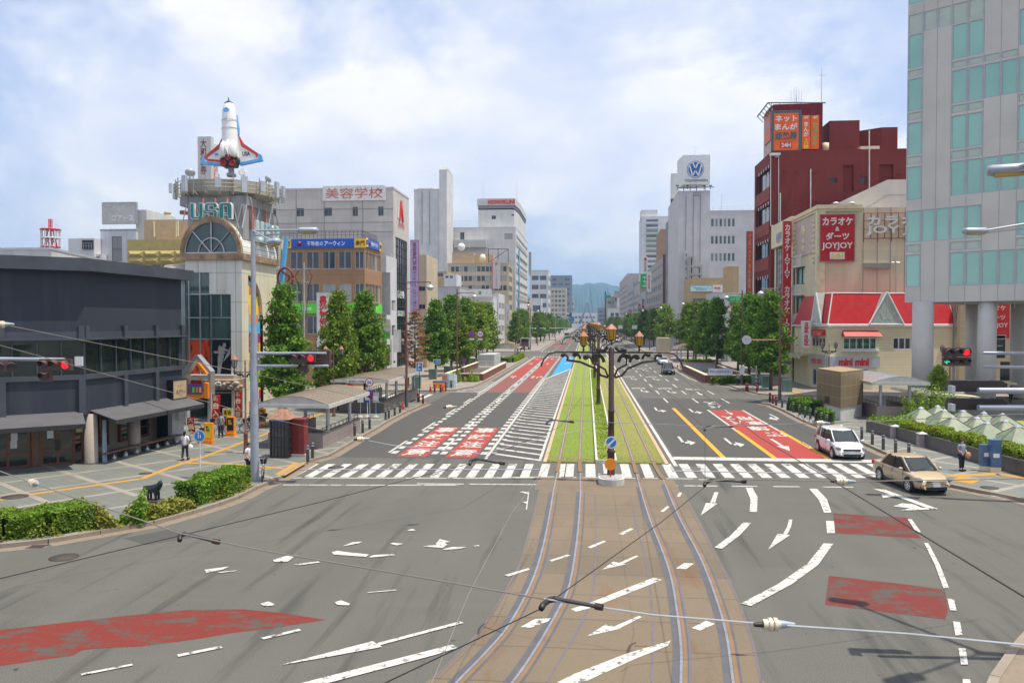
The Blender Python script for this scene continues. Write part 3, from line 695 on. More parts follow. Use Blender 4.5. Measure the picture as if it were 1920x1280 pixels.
def band(mb,z0,z1,out,thick=.3,e=.0):
 mnorm=(n1+n2).normalized();k_=1/mnorm.dot(n1);q=g1+mnorm*out*k_;qi=g1+mnorm*(out-thick)*k_
 mb.prism([g0+n1*out,q,qi,g0+n1*(out-thick)],z0,z1,True,True);mb.prism([q,g2+n2*out+u2*e,g2+n2*(out-thick)+u2*e,qi],z0,z1,True,True)
k=MB();band(k,7.3,10.55,0);back=[g0-n1*14,g0+n1*-.3,g1-(n1+n2).normalized()*.3,g2-n2*.3,g2-n2*14]
k.prism([g2-n2*.02,g2-n2*16,g2-n2*16-u2*.3,g2-n2*.02-u2*.3],KZ,10.5);k.build('upper_wall','charcoal',bar)
k=MB();band(k,2.9,4.75,0);k.build('lower_wall','charcoal',bar)
k=MB();band(k,10.5,11.15,.62,.9,.5);k.prism([g0+n1*.3,g1+(n1+n2).normalized()*.3,g2+n2*.3,g2-n2*16,g0-n1*16],11.1,11.2);k.build('roof','charcoal_trim',bar)
k=MB();band(k,6.95,7.3,.08,.4,.1);band(k,6.86,6.95,.32,.6,.3);band(k,4.75,5.0,.12,.4,.2)
for a,b_,n_ in((g0,g1,n1),(g1,g2,n2)):
 for q in((.0,.35,.68,.985)if n_ is n2 else(.62,.985)):
  p=a.lerp(b_,q);k.obox(p+n_*.12+Z3*7.2,(b_-a).normalized()*.14,n_*.1,(0,0,.42));
  if q not in(0.0,.985)or n_ is n1:k.obox(p+n_*.1+Z3*3.85,(b_-a).normalized()*.16,n_*.1,(0,0,.95))
k.build('trim','charcoal_trim',bar)
k=MB();band(k,5.0,6.9,-.12,.04);k.build('glazing','bar_glass',bar)
k=MB()
for a,b_,n_,N in((g0,g1,n1,9),(g1,g2,n2,7)):
 for i in range(N+1):p=a.lerp(b_,i/N);k.obox(p-n_*.04+Z3*5.93,(b_-a).normalized()*.035,n_*.05,(0,0,.93))
each(k,'mullion','charcoal_trim',bar)
k=MB();band(k,KZ,2.95,-1.6,.2);k.build('ground_floor_wall','mottled_wall',bar)
k=MB();band(k,2.85,2.95,.0,2.0);k.build('soffit','dark_grey',bar)
for a,b_,n_,s0,s1 in((g0,g1,n1,.3,.985),(g1,g2,n2,.04,.55),(g1,g2,n2,.56,1.0)):
 k=MB();p,q=a.lerp(b_,s0),a.lerp(b_,s1);o=n_*1.55
 v=[p+Z3*3.05,q+Z3*3.05,q+o+Z3*2.55,p+o+Z3*2.55];w_=[x-Z3*.05 for x in v];f=[x-Z3*.24 for x in v[2:]]
 k.add(v+w_,[(3,2,1,0),(4,5,6,7),(0,1,5,4),(1,2,6,5),(3,0,4,7)]);k.add([v[3],v[2],f[0],f[1]],[(0,3,2,1),(0,1,2,3)]);k.build('awning','awning_grey',bar)
def colm(p,n='column'):MB().lathe([(.36,KZ),(.34,KZ+.1),(.33,2.86)],(p.x,p.y,0),20).build(n,'aggregate',bar)
for q in(.06,.47):colm(g1.lerp(g2,q)-n2*.1)
colm(g0.lerp(g1,.93)-n1*.1)if False else None
def barwin(a,b_,n_,s0,s1,z0,z1,nm,nme='window'):
 p,q=a.lerp(b_,s0)-n_*1.5,a.lerp(b_,s1)-n_*1.5;d=(q-p).normalized();L_=(q-p).length
 f=MB();zc=(z0+z1)/2;hh=(z1-z0)/2
 for i in range(nm+2):f.obox(p.lerp(q,i/(nm+1))+Z3*zc,d*.06,n_*.08,(0,0,hh))
 for z in(z0,z1):f.obox((p+q)/2+Z3*z,d*(L_/2+.06),n_*.09,(0,0,.07))
 f.obox((p+q)/2+Z3*(z0+(z1-z0)*.3),d*L_/2,n_*.06,(0,0,.05));o=f.build(nme,'door_wood',bar)
 MB().obox((p+q)/2+Z3*zc,d*L_/2,n_*.02,(0,0,hh)).build('pane','bar_glass',o);return o
d_=barwin(g0,g1,n1,.80,.955,KZ,2.6,1,'door');MB().obox(g0.lerp(g1,.8775)-n1*1.36+Z3*1.15,u1*.09,n1*.03,(0,0,.3)).build('handle','dark_iron',d_)
barwin(g0,g1,n1,.55,.74,KZ,2.6,1);barwin(g1,g2,n2,.1,.42,.7,2.6,3);barwin(g1,g2,n2,.54,.84,.7,2.6,2)
for q in(.765,1.0):p=g0.lerp(g1,q)-n1*1.4;MB().obox(p+Z3*1.5,u1*.1,n1*.08,(0,0,1.36)).build('timber_post','door_wood',bar)
k=MB();p,q=g1.lerp(g2,.1)+n2*.25,g1.lerp(g2,.92)+n2*.25;k.obox((p+q)/2+Z3*.62,(q-p)/2,n2*.28,(0,0,.04));k.build('bench_seat','bench_wood',bar)
k=MB()
for i in range(8):k.obox(p.lerp(q,(i+.5)/8)-n2*.15+Z3*.36,u2*.05,n2*.05,(0,0,.22))
each(k,'bench_leg','bench_wood',bar)
for i in range(7):
 p_=p.lerp(q,.12+i*.135)+n2*.1;o=MB().lathe([(.13,0),(.12,.17),(.05,.2),(.05,.3),(.001,.31)],(0,0,0),10).build('water_jug','light_metal');o.location=(p_.x,p_.y,KZ+.005)
 tag(o,'small grey jug on the pavement under the bar bench','jug','jugs under the bar bench')
p=g0.lerp(g1,.97)-n1*.5;cu_=MB()
pc=g1+n2*.3+u2*1.1
for i in range(7):cu_.cyl(pc+Vector((.045*(i-3)*u2.x,.045*(i-3)*u2.y,KZ))+n2*.03*(i%2),pc+Vector((.03*(i-3)*u2.x,.03*(i-3)*u2.y,2.45)),.05,n=6)
mat('curtain_blue',(.25,.32,.4),.8);tag(cu_.build('curtain','curtain_blue'),'pale blue tied curtain hanging beside the round bar column','curtain')
r_,T,F_=sign('shop_sign','beige framed signboard on the dark wall above the awning',g1.lerp(g2,.9)+n2*.42+Z3*3.55,u2,1.5,1.15,'tan',.35,fr='black');T('まざりぃ',.1,-.15,1.0,.28,'black',.0);T('飲食',0,.25,.5,.14,'gold_paint',0)
r_,T,F_=sign('menu_box','small square wooden menu box beside the bar doors',g0.lerp(g1,.982)-n1*1.25+Z3*1.95,u1,.3,.3,'cream',.08,fr='door_wood')
for s_,z_ in((.843,1.75),(.675,1.75),(.672,1.35)):
 tag(MB().obox(g0.lerp(g1,s_)-n1*1.44+Z3*z_,u1*.15,n1*.012,(0,0,.2)).build('notice','white_paint'),{.843:'white notice taped on the wooden bar door',.675:'upper white notice on the glass at left edge',.672:'lower white notice on the glass at left edge'}[s_],'notice')
eq=thing('utility_box','grey metal wall cabinets at the end of the dark bar building','cabinet',(g2.x,g2.y,KZ));k=MB()
pe=g1.lerp(g2,.93)-n2*.05;k.obox(pe+Z3*1.15,u2*.65,n2*.15,(0,0,.98));k.build('lower_cabinet','light_metal',eq)
k=MB();k.obox(pe+n2*.25+Z3*2.0,u2*.3,n2*.14,(0,0,.4));k.obox(pe+n2*.25+u2*.65+Z3*2.0,u2*.3,n2*.14,(0,0,.4));k.build('upper_cabinet','light_metal',eq)
# low white block and distant roofs behind
wall('lilac_white',(.62,.62,.64),0,0,streak=.3);wall('white_panel',(.58,.58,.56),1.9,30,.85,.03,.2)
building('flat_building','low white panelled building behind the dark bar building',[(XA(-80,75),75),(XA(98,75),75),(XA(128,84),92),(XA(-80,84),92)],ZA(455,75),'white_panel',cop='light_metal')
b1=building('grey_building','small grey building with a rooftop balcony left of the billboard tower',front(130,178,118,12),ZA(437,118),'lilac_white')
building('','',front(178,192,118.5,10),ZA(468,118),'lilac_white',{0:[(.1,.9,ZA(479,118),ZA(473,118))]},root=b1)
k=MB();x0,x1=XA(157,117.9),XA(177,117.9);k.box(x0,x1,117.7,117.95,ZA(459,118),ZA(441,118));k.build('balcony_opening','shop_dark',b1);railing(b1,[(x0,117.4,ZA(459,118)),(x1,117.4,ZA(459,118))],.9,.4)
b2=building('tower_building','grey tower building under a blank rooftop billboard',front(190,257,120,9),ZA(420,120),'lilac_white',{0:rows(1.9,3.6,1,0,[ZA(459,120),ZA(484,120)],2.0,{'nm':1,'pm':'pane_far'})},cop='concrete')
building('','',front(257,277,120.5,9),ZA(381,120),'white_panel',root=b2)
r_,T,F_=sign('billboard','blank faded white billboard on the grey tower building',P(223,399.5,119.6),X3,5.5,3.3,'pale_concrete',.5,fr='grey_metal');T('コアース',.6,-.8,3.6,.9,'white_paint',.02,depth=.004)
b3=building('tan_building','tan block building behind the gold panelled hall',front(272,395,112,10),ZA(402,112),'tan');k=MB()
for q in(289,331):p=P(q,430,111.9);k.obox(p,(.08,0,0),(0,.08,0),(0,0,1.1));
k.obox(P(334,428,111.9),(.08,0,0),(0,.08,0),(0,0,1.1));each(k,'wall_pipe','cream',b3);MB().lathe([(.9,0),(.9,.5),(.001,.55)],tuple(P(349,402,114)),14).build('water_tank','brown_red',b3);MB().lathe([(.5,0),(.5,.3),(.001,.5)],tuple(P(314,402,114)),12).build('roof_vent','gold_paint',b3)
b4=building('gold_building','low hall building clad in faceted gold panels beside the domed tower',front(240,362,104,12),ZA(441,104),'gold_paint',{0:rows(3.5,9,4,.15,[ZA(497,104)],.45)})
k=MB();Y_=103.9;xs=[XA(242+29*i,Y_)for i in range(5)];za,zb=ZA(463,104),ZA(489,104);zm=(za+zb)/2
for z0_,z1_ in((zb,zm),(zm,za)):
 for i in range(4):
  a,b_=xs[i],xs[i+1];d=.35;e=(z1_-z0_)/2
  v=[(a,Y_,z0_),(b_,Y_,z0_),(b_,Y_,z1_),(a,Y_,z1_),(a+.5,Y_-d,z0_+e),(b_-.5,Y_-d,z0_+e)]
  k.add(v,[(0,1,5,4),(1,2,5),(2,3,4,5),(3,0,4)])
k.build('cladding','gold_paint',b4)
# red and white radio mast
mast=thing('radio_tower','red and white lattice radio tower on the skyline at far left','tower',P(97,460,330));mx_,Yt=XA(97,330),330;k=MB();kw=MB()
zt=lambda q:ZA(q,Yt);hw=lambda px_:px_/1500*Yt
for q,r in((420,19),(437,18),(455,18)):(k if q!=437 else kw).lathe([(hw(r),0),(hw(r),.5),(hw(r)*.8,.5)],(mx_,Yt,zt(q)),10)
for i in range(4):
 a=pi/4+i*pi/2;c_,s_=cos(a),sin(a)
 k.cyl((mx_+c_*hw(12),Yt+s_*hw(12),zt(455)),(mx_+c_*hw(4),Yt+s_*hw(4),zt(420)),.25,n=5);k.cyl((mx_+c_*hw(3),Yt+s_*hw(3),zt(420)),(mx_+c_*hw(3),Yt+s_*hw(3),zt(398)),.2,n=5)
 for j in range(6):z=zt(420-j*4);k.cyl((mx_+c_*hw(3),Yt+s_*hw(3),z),(mx_+cos(a+pi/2)*hw(3),Yt+sin(a+pi/2)*hw(3),z),.15,n=4)
 b_=a+pi/2;k.cyl((mx_+c_*hw(12),Yt+s_*hw(12),zt(455)),(mx_+cos(b_)*hw(6),Yt+sin(b_)*hw(6),zt(430)),.2,n=4)
for i in range(12):a=i*pi/6;kw.cyl((mx_+cos(a)*hw(17),Yt+sin(a)*hw(17),zt(456)),(mx_+cos(a)*hw(17),Yt+sin(a)*hw(17),zt(414+(i%3)*3)),.18,n=4)
k.build('lattice','red',mast);kw.build('platform','white_paint',mast)
# domed entrance building with the shuttle on top
wall('white_tile',(.7,.69,.62),1.55,2.35,.55,.03,.55,.5,stain=(.36,.3,.16));wall('stained_tile',(.68,.63,.45),1.55,2.35,.6,.03,.7,.5,stain=(.42,.3,.1))
mat('rusty_stone',(.3,.2,.12),.8,var=.5,scale=1.2);wall('silver_panel',(.34,.34,.34),1.2,40,.6,.05,.5);mat('silver',(.5,.5,.5),.35,.6);wall('weathered',(.42,.4,.34),2,3,.6,.04,.8,stain=(.16,.13,.09))
Yu=61.6;Xr=XA(454,Yu);Xl=XA(348,Yu);Yb=YA(519,Xr);zs_=ZA(481,Yu)
dome=thing('domed_building','white tiled corner building with an arched glass window and barrel roof','building',(Xr,Yu,KZ))
fr0=XA(331,Yu);side_arch=[]
gz1=XA(433,Yu)-Xl
k=MB();wallside(k,(Xl,Yu),(Xr,Yu),KZ,zs_,[(0,XA(393,Yu)-Xl,KZ,ZA(506,Yu)),(XA(393,Yu)-Xl,gz1,KZ,ZA(549,Yu))],.25)
for f_ in k.f:pass
k.build('front_wall','white_tile',dome)
Ls=Yb-Yu;n0,n1_=YA(466,Xr)-Yu,YA(493,Xr)-Yu;zn=ZA(512,Yu+n0);
k=MB();k.k=0
zc_=zn-.0;ar=[(n0+(n1_-n0)*(i/12),ZA(590,Yu+2)+(zn-ZA(590,Yu+2))*math.sqrt(max(0,1-(i/12)**2)))for i in range(13)]
for i in range(12):
 (a,za),(b_,zb)=ar[i],ar[i+1];k.quad((Xr,Yu+a,za),(Xr,Yu+b_,zb),(Xr,Yu+b_,zs_),(Xr,Yu+a,zs_));k.quad((Xr,Yu+b_,zb),(Xr,Yu+a,za),(Xr-.3,Yu+a,za),(Xr-.3,Yu+b_,zb))
k.quad((Xr,Yu,KZ),(Xr,Yu+n0,KZ),(Xr,Yu+n0,zs_),(Xr,Yu,zs_));k.quad((Xr,Yu+n1_,KZ),(Xr,Yb,KZ),(Xr,Yb,zs_),(Xr,Yu+n1_,zs_));k.quad((Xr,Yb,KZ),(Xl,Yb,KZ),(Xl,Yb,zs_),(Xr,Yb,zs_));k.quad((Xl,Yb,KZ),(Xl,Yu,KZ),(Xl,Yu,zs_),(Xl,Yb,zs_))
k.build('side_wall','stained_tile',dome)
pos_c=['sky_blue','pink_red','yellow','yellow','orange','sky_blue','blue','red','yellow','pink_red','lime','yellow','white_paint','red']
pst=MB();M_=list(dict.fromkeys(pos_c));nz_=14;zlo=.5
def arc_h(s):return ZA(590,Yu+2)+(zn-ZA(590,Yu+2))*math.sqrt(max(0,1-((s-n0)/(n1_-n0))**2))
R2=random.Random(3)
for i in range(8):
 a=n0+(n1_-n0)*i/8;b_=n0+(n1_-n0)*(i+1)/8;ht=arc_h((a+b_)/2)-.3
 for j in range(nz_):
  z0_=zlo+(zn-zlo)*j/nz_;z1_=zlo+(zn-zlo)*(j+1)/nz_
  if z0_>ht:continue
  pst.k=M_.index(pos_c[(nz_-1-j+(i%3==1)*R2.randint(0,1))%nz_]);pst.quad((Xr-.25,Yu+a,z0_),(Xr-.25,Yu+b_,z0_),(Xr-.25,Yu+b_,min(z1_,ht)),(Xr-.25,Yu+a,min(z1_,ht)))
for i,(s_,c_)in enumerate((('パチンコ','white_paint'),('スロット','yellow'))):M_.append(c_);pst.k=len(M_)-1;write(pst,s_,(Xr-.2,Yu+n0+(n1_-n0)*(.3+.3*i),5),Y3,Z3,.5,5,.05,True)
pst.build('poster',M_,dome)
k=MB();kp=MB();xs=[XA(q,Yu)for q in(348,353,374,394,433)];zr=[ZA(q,Yu)for q in(785,742,640,595,549,506)]
gl=MB();gl.box(xs[0],xs[3],Yu+.2,Yu+.24,ZA(637,Yu),zr[5]);gl.box(xs[3],xs[4],Yu+.2,Yu+.24,ZA(637,Yu),zr[4]);gl.build('glazing','pane_green',dome)
gl=MB();gl.box(xs[0],xs[3],Yu+.2,Yu+.24,ZA(740,Yu),ZA(637,Yu)-.02);gl.build('orange_poster','orange_poster' if 'orange_poster' in M else 'red',dome)if False else None
m,t,b=nodes('orange_poster');t.links.new(mixc(t,ramp(t,noise(t,1.2,wall_uv(t,2.2,.8),6,.7),.52,.6),(.6,.075,.02),(.14,.02,.012)),b.inputs['Base Color']);b.inputs['Roughness'].default_value=.15
gl.build('city_poster','orange_poster',dome)
gl=MB();gl.box(xs[3],xs[4],Yu+.2,Yu+.24,ZA(705,Yu),ZA(637,Yu)-.02);gp=gl.build('dark_poster','pane_black',dome)
mat('grey_fig',(.3,.3,.3),.4);k=MB();f_=tr(320,640,7.111)
def sil(mb,pts,Y,d=.03):
 v=[P(320+a/7.111,640+b_/7.111,Y)for a,b_ in pts];mb.extr(v,(0,-d,0))
for ps in([(700,20),(735,20),(740,70),(715,95),(690,75)],[(650,50),(700,85),(765,110),(760,130),(700,125),(735,150),(700,185),(640,190),(635,90)],[(575,125),(640,130),(630,160),(575,155)],[(630,190),(715,185),(690,280),(660,460),(620,460),(630,300)],[(740,180),(800,60),(795,170),(700,275)]):sil(k,ps,Yu+.18)
k.build('printed_figure','grey_fig',gp)
k=MB()
for i,x in enumerate(xs):k.box(x-.045,x+.045,Yu+.1,Yu+.3,KZ+3,zr[5]if i<4 else zr[4])
for z in(zr[1],ZA(637,Yu),zr[3],zr[4],zr[5]):k.box(xs[0],xs[4]if z<zr[5]-.1 else xs[3],Yu+.12,Yu+.28,z-.045,z+.045)
k.box((xs[3]+xs[4])/2-.03,(xs[3]+xs[4])/2+.03,Yu+.12,Yu+.28,ZA(595,Yu),zr[4]);each(k,'mullion','silver',dome)
k=MB();k.box(xs[0],xs[4],Yu+1.5,Yu+1.7,KZ,ZA(700,Yu));k.build('entrance_recess','shop_dark',dome);k=MB();k.box(xs[0],xs[4]+.6,Yu-.9,Yu+.3,ZA(716,Yu),ZA(706,Yu));k.build('canopy','concrete',dome)
k=MB();bx0=XA(330,Yu-.8)
k.lathe([(2.2,5.2),(2.25,5.25),(1.6,5.75),(.01,6)],(XA(352,Yu+2.2),Yu+2.0,ZA(501,Yu)-5.3),18);k.build('bay_roof','weathered',dome)
k=MB();k.lathe([(2.0,KZ),(2.0,ZA(506,Yu))],(XA(352,Yu+2.2),Yu+2.0,0),18);k.build('bay_glazing','pane_green',dome)
cx_=(XA(341,Yu)+Xr)/2;rr=(Xr-XA(341,Yu))/2+.05;k=MB();NA=20;
for i in range(NA):
 a0,a1=pi*i/NA,pi*(i+1)/NA;f=lambda a,r,y:(cx_+r*cos(a),y,zs_+.45+r*sin(a)*1.16)
 k.quad(f(a0,rr,Yu+.1),f(a0,rr,Yb),f(a1,rr,Yb),f(a1,rr,Yu+.1))
wall('roof_board',(.72,.72,.66),50,.42,.5,.04,.3);m2=M['roof_board'];k.build('barrel_roof','roof_board',dome)
k=MB()
for i in range(NA):
 a0,a1=pi*i/NA,pi*(i+1)/NA
 k.add([f(a0,rr,Yu-.15),f(a1,rr,Yu-.15),f(a1,rr*.86,Yu-.15),f(a0,rr*.86,Yu-.15),f(a0,rr,Yu+.2),f(a1,rr,Yu+.2),f(a1,rr*.86,Yu+.2),f(a0,rr*.86,Yu+.2)],[(0,1,2,3),(4,5,1,0),(3,2,6,7)])
 k.s[-3:]=[False]*3
k.box(cx_-rr,Xr+.25,Yu-.2,Yb+.1,zs_-.05,zs_+.48);k.build('arch_surround','rusty_stone',dome)
k=MB();k.add([(cx_,Yu+.1,zs_+.45)]+[f(pi*i/NA,rr*.87,Yu+.1)for i in range(NA+1)],[(0,i+2,i+1)for i in range(NA)]);k.f=[q[::-1]for q in k.f];k.build('fan_window','pane_green',dome)
k=MB();
for r0 in(.86,.42):k.tube([f(pi*i/24,rr*r0,Yu)for i in range(25)],.06,5)
for a in(pi/4,pi/2,3*pi/4):k.tube([(cx_,Yu,zs_+.5),f(a,rr*.86,Yu)],.06,5)
k.box(cx_-rr*.86,cx_+rr*.86,Yu-.05,Yu+.1,zs_+.45,zs_+.57);k.build('window_bars','silver',dome)
zA,zB=ZA(424,Yu),ZA(371,Yu);k=MB();sx0,sx1=XA(354,Yu+.6),XA(457,Yu+.6);k.box(sx0,sx1,Yu+.6,Yb,ZA(440,Yu),zB);k.build('sign_tower','silver_panel',dome)
k=MB()
for i in range(7):
 x=sx0+(sx1-sx0)*i/6;k.tube([(x,Yu+.45,zB),(x+(.5 if i%2 else-.5),Yu+.45,ZA(420,Yu))],.045,5)
for i in range(6):y=Yu+1+(Yb-Yu-1)*i/5;k.tube([(sx1+.15,y,zB),(sx1+.15,y+(.9 if i%2 else-.9),ZA(420,Yu))],.05,5)
each(k,'truss_bar','silver',dome)
k=MB()
for y in(Yu+1.8,Yu+4.6):k.cyl((sx1+.25,y,ZA(418,Yu)),(sx1+.25,y,zB),.09,n=6)
for x in(381,404,426):k.cyl(P(x,372,Yu+.4),P(x,385,Yu+.3),.07,n=5)
each(k,'bracket','pink_red',dome)
def usa(c,u,h_,w_,gap,m,label):
 r=thing('letter_sign',label,'sign',c);n=Vector(u).cross(Z3)
 S={'U':[[(0,1),(.32,1),(.32,.22),(.36,.18),(.64,.18),(.68,.22),(.68,1),(1,1),(1,.14),(.86,0),(.14,0),(0,.14)]],'S':[[(.14,1),(.86,1),(1,.86),(1,.66),(.68,.66),(.68,.8),(.32,.8),(.32,.6),(.86,.6),(1,.46),(1,.14),(.86,0),(.14,0),(0,.14),(0,.34),(.32,.34),(.32,.2),(.68,.2),(.68,.42),(.14,.42),(0,.56),(0,.86)]],'A':[[(0,0),(0,.86),(.14,1),(.86,1),(1,.86),(1,0),(.66,0),(.66,.22),(.38,.22),(.38,.38),(.62,.38),(.62,.78),(.38,.78),(.38,0)]]}
 for i,ch in enumerate("USA"):
  o=Vector(c)+Vector(u)*(i*(w_+gap));q=S[ch][0]
  a=MB().extr([o+Vector(u)*(x*w_)+Z3*(z*h_)for x,z in q],-n*.3);le_=a.build('letter','white_paint',r)
  e=.055;cxm,czm=.5,.5
  ins=[]
  N=len(q)
  for j in range(N):
   p0,p1,p2=Vector(q[j-1]),Vector(q[j]),Vector(q[(j+1)%N]);d1,d2=(p1-p0).normalized(),(p2-p1).normalized()
   A_=sum(q[t_][0]*q[(t_+1)%N][1]-q[(t_+1)%N][0]*q[t_][1]for t_ in range(N));sg=1 if A_>0 else-1
   m1,m2_=Vector((-d1.y,d1.x))*sg,Vector((-d2.y,d2.x))*sg;bb=(m1+m2_).normalized();ins.append(p1+bb*e/max(.5,bb.dot(m1)))
  MB().extr([o+Vector(u)*(p.x*w_)+Z3*(p.y*h_)+n*.01 for p in ins],n*.03).build('letter_face',m,le_)
 return r
c0=P(356.5,411.5,Yu+.05);usa(c0,X3,1.32,1.08,.12,'teal','big teal USA letters outlined in white above the arched window')
c0=Vector((sx1+.55,Yu+2.0,ZA(446,Yu+2)));usa(c0,Y3,1.75,1.42,.3,'pale_teal','pale teal USA letters facing the street, seen at a slant')
Yd=Yu+3.2;cxd=XA(428,Yd);k=MB();k.box(cxd-3.1,cxd+2.6,Yu+1.2,Yb-.5,zB,ZA(352,Yu));k.build('plant_room','silver_panel',dome)
zp0,zp1=ZA(357,Yd),ZA(334,Yd);k=MB();k.lathe([(3.2,zp0-.35),(3.8,zp0),(3.8,zp1),(3.6,zp1),(3.6,zp0+.2),(.1,zp0+.2)],(cxd-.35,Yd+1.0,0),12);k.s=[False]*len(k.s);k.build('deck','weathered',dome)
k=MB();
for z in(.25,.55,.85):k.tube([(cxd-.35+4.25*cos(i*pi/12),Yd+1+4.25*sin(i*pi/12),zp0+z)for i in range(25)],.04,5)
for i in range(24):a=i*pi/12;q=(cxd-.35+4.15*cos(a),Yd+1+4.15*sin(a));k.cyl((q[0],q[1],zp0-.3),(q[0],q[1],zp1+.25),.045,n=4);k.cyl((q[0],q[1],zp0),(cxd-.35+3.3*cos(a),Yd+1+3.3*sin(a),zp0-.5),.04,n=4)
k.build('deck_rail','weathered',dome)
an=MB().box(-.22,.22,-.12,.12,-.62,.62)
for i,(a,s_)in enumerate(((-175,1),(-150,.6),(-112,1.05),(-75,.6),(-50,1.05),(-30,.7),(-8,1.05),(8,.8),(20,1.0),(32,1.0))):
 a=rad(a);o=an.build('panel_antenna','light_metal');o.location=(cxd-.35+4.55*cos(a),Yd+1+4.55*sin(a),zp0+.5);o.rotation_euler=(0,0,a+pi/2);o.scale=(1,1,s_)
 tag(o,'flat grey panel antenna bolted to the rail of the round deck','antenna','panel antennas around the deck')
def dish(p,r,yaw,tilt,lb):
 t_=thing('dish_antenna',lb,'dish antenna',p,yaw);k=MB().lathe([(.02,.28*r),(.5*r,.35*r),(r,.75*r),(.98*r,.78*r),(.02,.33*r)],(0,0,0),16);k.v=[tuple(Matrix.Rotation(tilt,3,'X')@Vector(v)+Vector((0,0,.5)))for v in k.v];k.build('dish','light_metal',t_,w=False)
 MB().cyl((0,0,0),(0,0,.5),.06,n=6).cyl((.25,0,0),(0,0,.4),.03,n=4).cyl((-.25,0,0),(0,0,.4),.03,n=4).build('stand','grey_metal',t_,w=False)
dish(P(356,340,Yd-1.5),.42,rad(20),rad(-40),'grey dish antenna at the left end of the round deck');dish(P(457,338,Yd-.5),.36,rad(0),rad(60),'round grey dish antenna right of the shuttle base');dish(P(499,350,Yd+1.5),.34,rad(-30),rad(-50),'small dish antenna at the right end of the round deck')
# shuttle, nose up, belly away from the camera
sh=thing('space_shuttle_model','white space shuttle model with blue and red wing edges standing nose up','shuttle model',P(434,331,Yd),0)
sh.rotation_euler=(rad(-4),rad(-3),rad(5));s_=Yd/1500.0
mat('shuttle_white',(.78,.78,.76),.35,var=.05,coat=.3);mat('shuttle_red',(.5,.04,.03),.4);mat('shuttle_blue',(.1,.38,.75),.4);mat('engine_dark',(.03,.035,.035),.5);mat('engine_red',(.35,.005,.01),.3)
zpx=lambda py:(331-py)*s_
k=MB();st=[(183,0.01),(184.5,5),(188,8.2),(194,11),(203,13),(215,14),(230,14.6),(270,15.5),(296,15.8)];v=[];n_=18
for py,r in st:
 for j in range(n_):
  a=2*pi*j/n_;cx2,cy2=cos(a),sin(a);yy=cy2*(1 if cy2<0 else.55)
  v.append((r*s_*cx2*(1 if abs(cx2)<.9 else 1),r*s_*yy*.95,zpx(py)))
k.add(v,[(i*n_+(j+1)%n_,i*n_+j,(i+1)*n_+j,(i+1)*n_+(j+1)%n_)for i in range(len(st)-1)for j in range(n_)],True);k.add(v[-n_:],[tuple(range(n_))]);k.build('fuselage','shuttle_white',sh,w=False)
k=MB().lathe([(.01,zpx(180)),(3.5*s_,zpx(183)),(8.4*s_,zpx(186.8)),(8.6*s_,zpx(187.6))],(0,-.0,0),14).cyl((0,0,zpx(183)),(0,0,zpx(176)),.05,n=5);k.build('nose_cap','dark_grey',sh,w=False)
def wing(sg):
 L_=[(0,215),(13,235),(15,252),(24,268),(56,292),(58,300),(16,304),(0,304)]
 def pl(pts,y,nm,m,d):k=MB().extr([(sg*a*s_,y,zpx(b_))for a,b_ in pts],(0,d,0));return k.build(nm,m,w_ if nm!='wing' else sh,w=False)
 w_=None;w_=pl(L_,.18,'wing','shuttle_white',.22)
 pl([(13,208),(16,235),(15.5,248),(12,250)],.12,'leading_edge','shuttle_blue',.34);pl([(50,286),(58.5,291),(60.5,302),(16,309),(16,303.5),(54,297.5)],.14,'wing_edge','shuttle_blue',.3)
 pl([(15,249),(24,266),(53,288),(49,296),(46,289),(20,272)],.13,'wing_stripe','shuttle_red',.32)
 if sg<0:pl([(18,297),(47,293),(47,297),(18,301)],.12,'wing_stripe','shuttle_red',.32);pl([(26,283),(32,283),(32,287),(26,287)],.12,'wing_flag','shuttle_blue',.1)
 else:write(MB(),'USA',(29*s_,.15,zpx(287)),X3,Z3,15*s_,8.5*s_,.03).build('lettering','black',w_,w=False)
wing(-1);wing(1)
k=MB().extr([(a*s_,-15.2*s_,zpx(b_))for a,b_ in((0,200),(6.5,204),(4,209),(-4,209),(-6.5,204))][::-1],(0,-.05,0));k.build('emblem','shuttle_blue',sh,w=False)
k=MB()
for q in(222,238):k.tube([(15.2*s_*cos(a),-14.6*s_*sin(a),zpx(q))for a in[pi*i/12 for i in range(13)]],.02,4)
k.tube([(0,-15*s_,zpx(212)),(0,-15.2*s_,zpx(232))],.02,4);k.build('panel_seam','light_metal',sh,w=False)
for sg in(-1,1):
 k=MB();k.lathe([(.01,zpx(264)),(5*s_,zpx(268)),(7.5*s_,zpx(278)),(8*s_,zpx(292)),(6*s_,zpx(296))],(sg*9*s_,-12*s_,0),12);k.build('engine_pod','shuttle_white',sh,w=False)
 k=MB().lathe([(1.5*s_,zpx(290)),(3.2*s_,zpx(298)),(2.6*s_,zpx(298.2)),(.01,zpx(294))],(sg*12.5*s_,-14*s_,0),10);k.build('thruster','yellow',sh,w=False)
k=MB().extr([(0,y*s_,zpx(q))for y,q in((-14,262),(-34,280),(-34,286),(-14,296))],(2.2*s_,0,0));k.build('tail_fin','shuttle_white',sh,w=False)
k=MB().extr([(a*s_,6*s_,zpx(b_))for a,b_ in((-12,286),(12,286),(17,300),(12,314),(-12,314),(-17,300))],(0,-18*s_,0));k.build('engine_block','engine_dark',sh,w=False)
for x,q in((0,297.5),(-9,309),(8.5,309.5)):
 k=MB();c_=Vector((x*s_,-12.3*s_,zpx(q)));k.lathe([(3.4*s_,0),(6.2*s_,-5*s_),(5.4*s_,-4.9*s_),(.01,-1*s_)],(c_.x,c_.z,0),16);k.v=[(a,c_.y+z,b_)for a,b_,z in k.v];k.build('engine_nozzle','engine_red',sh,w=False)
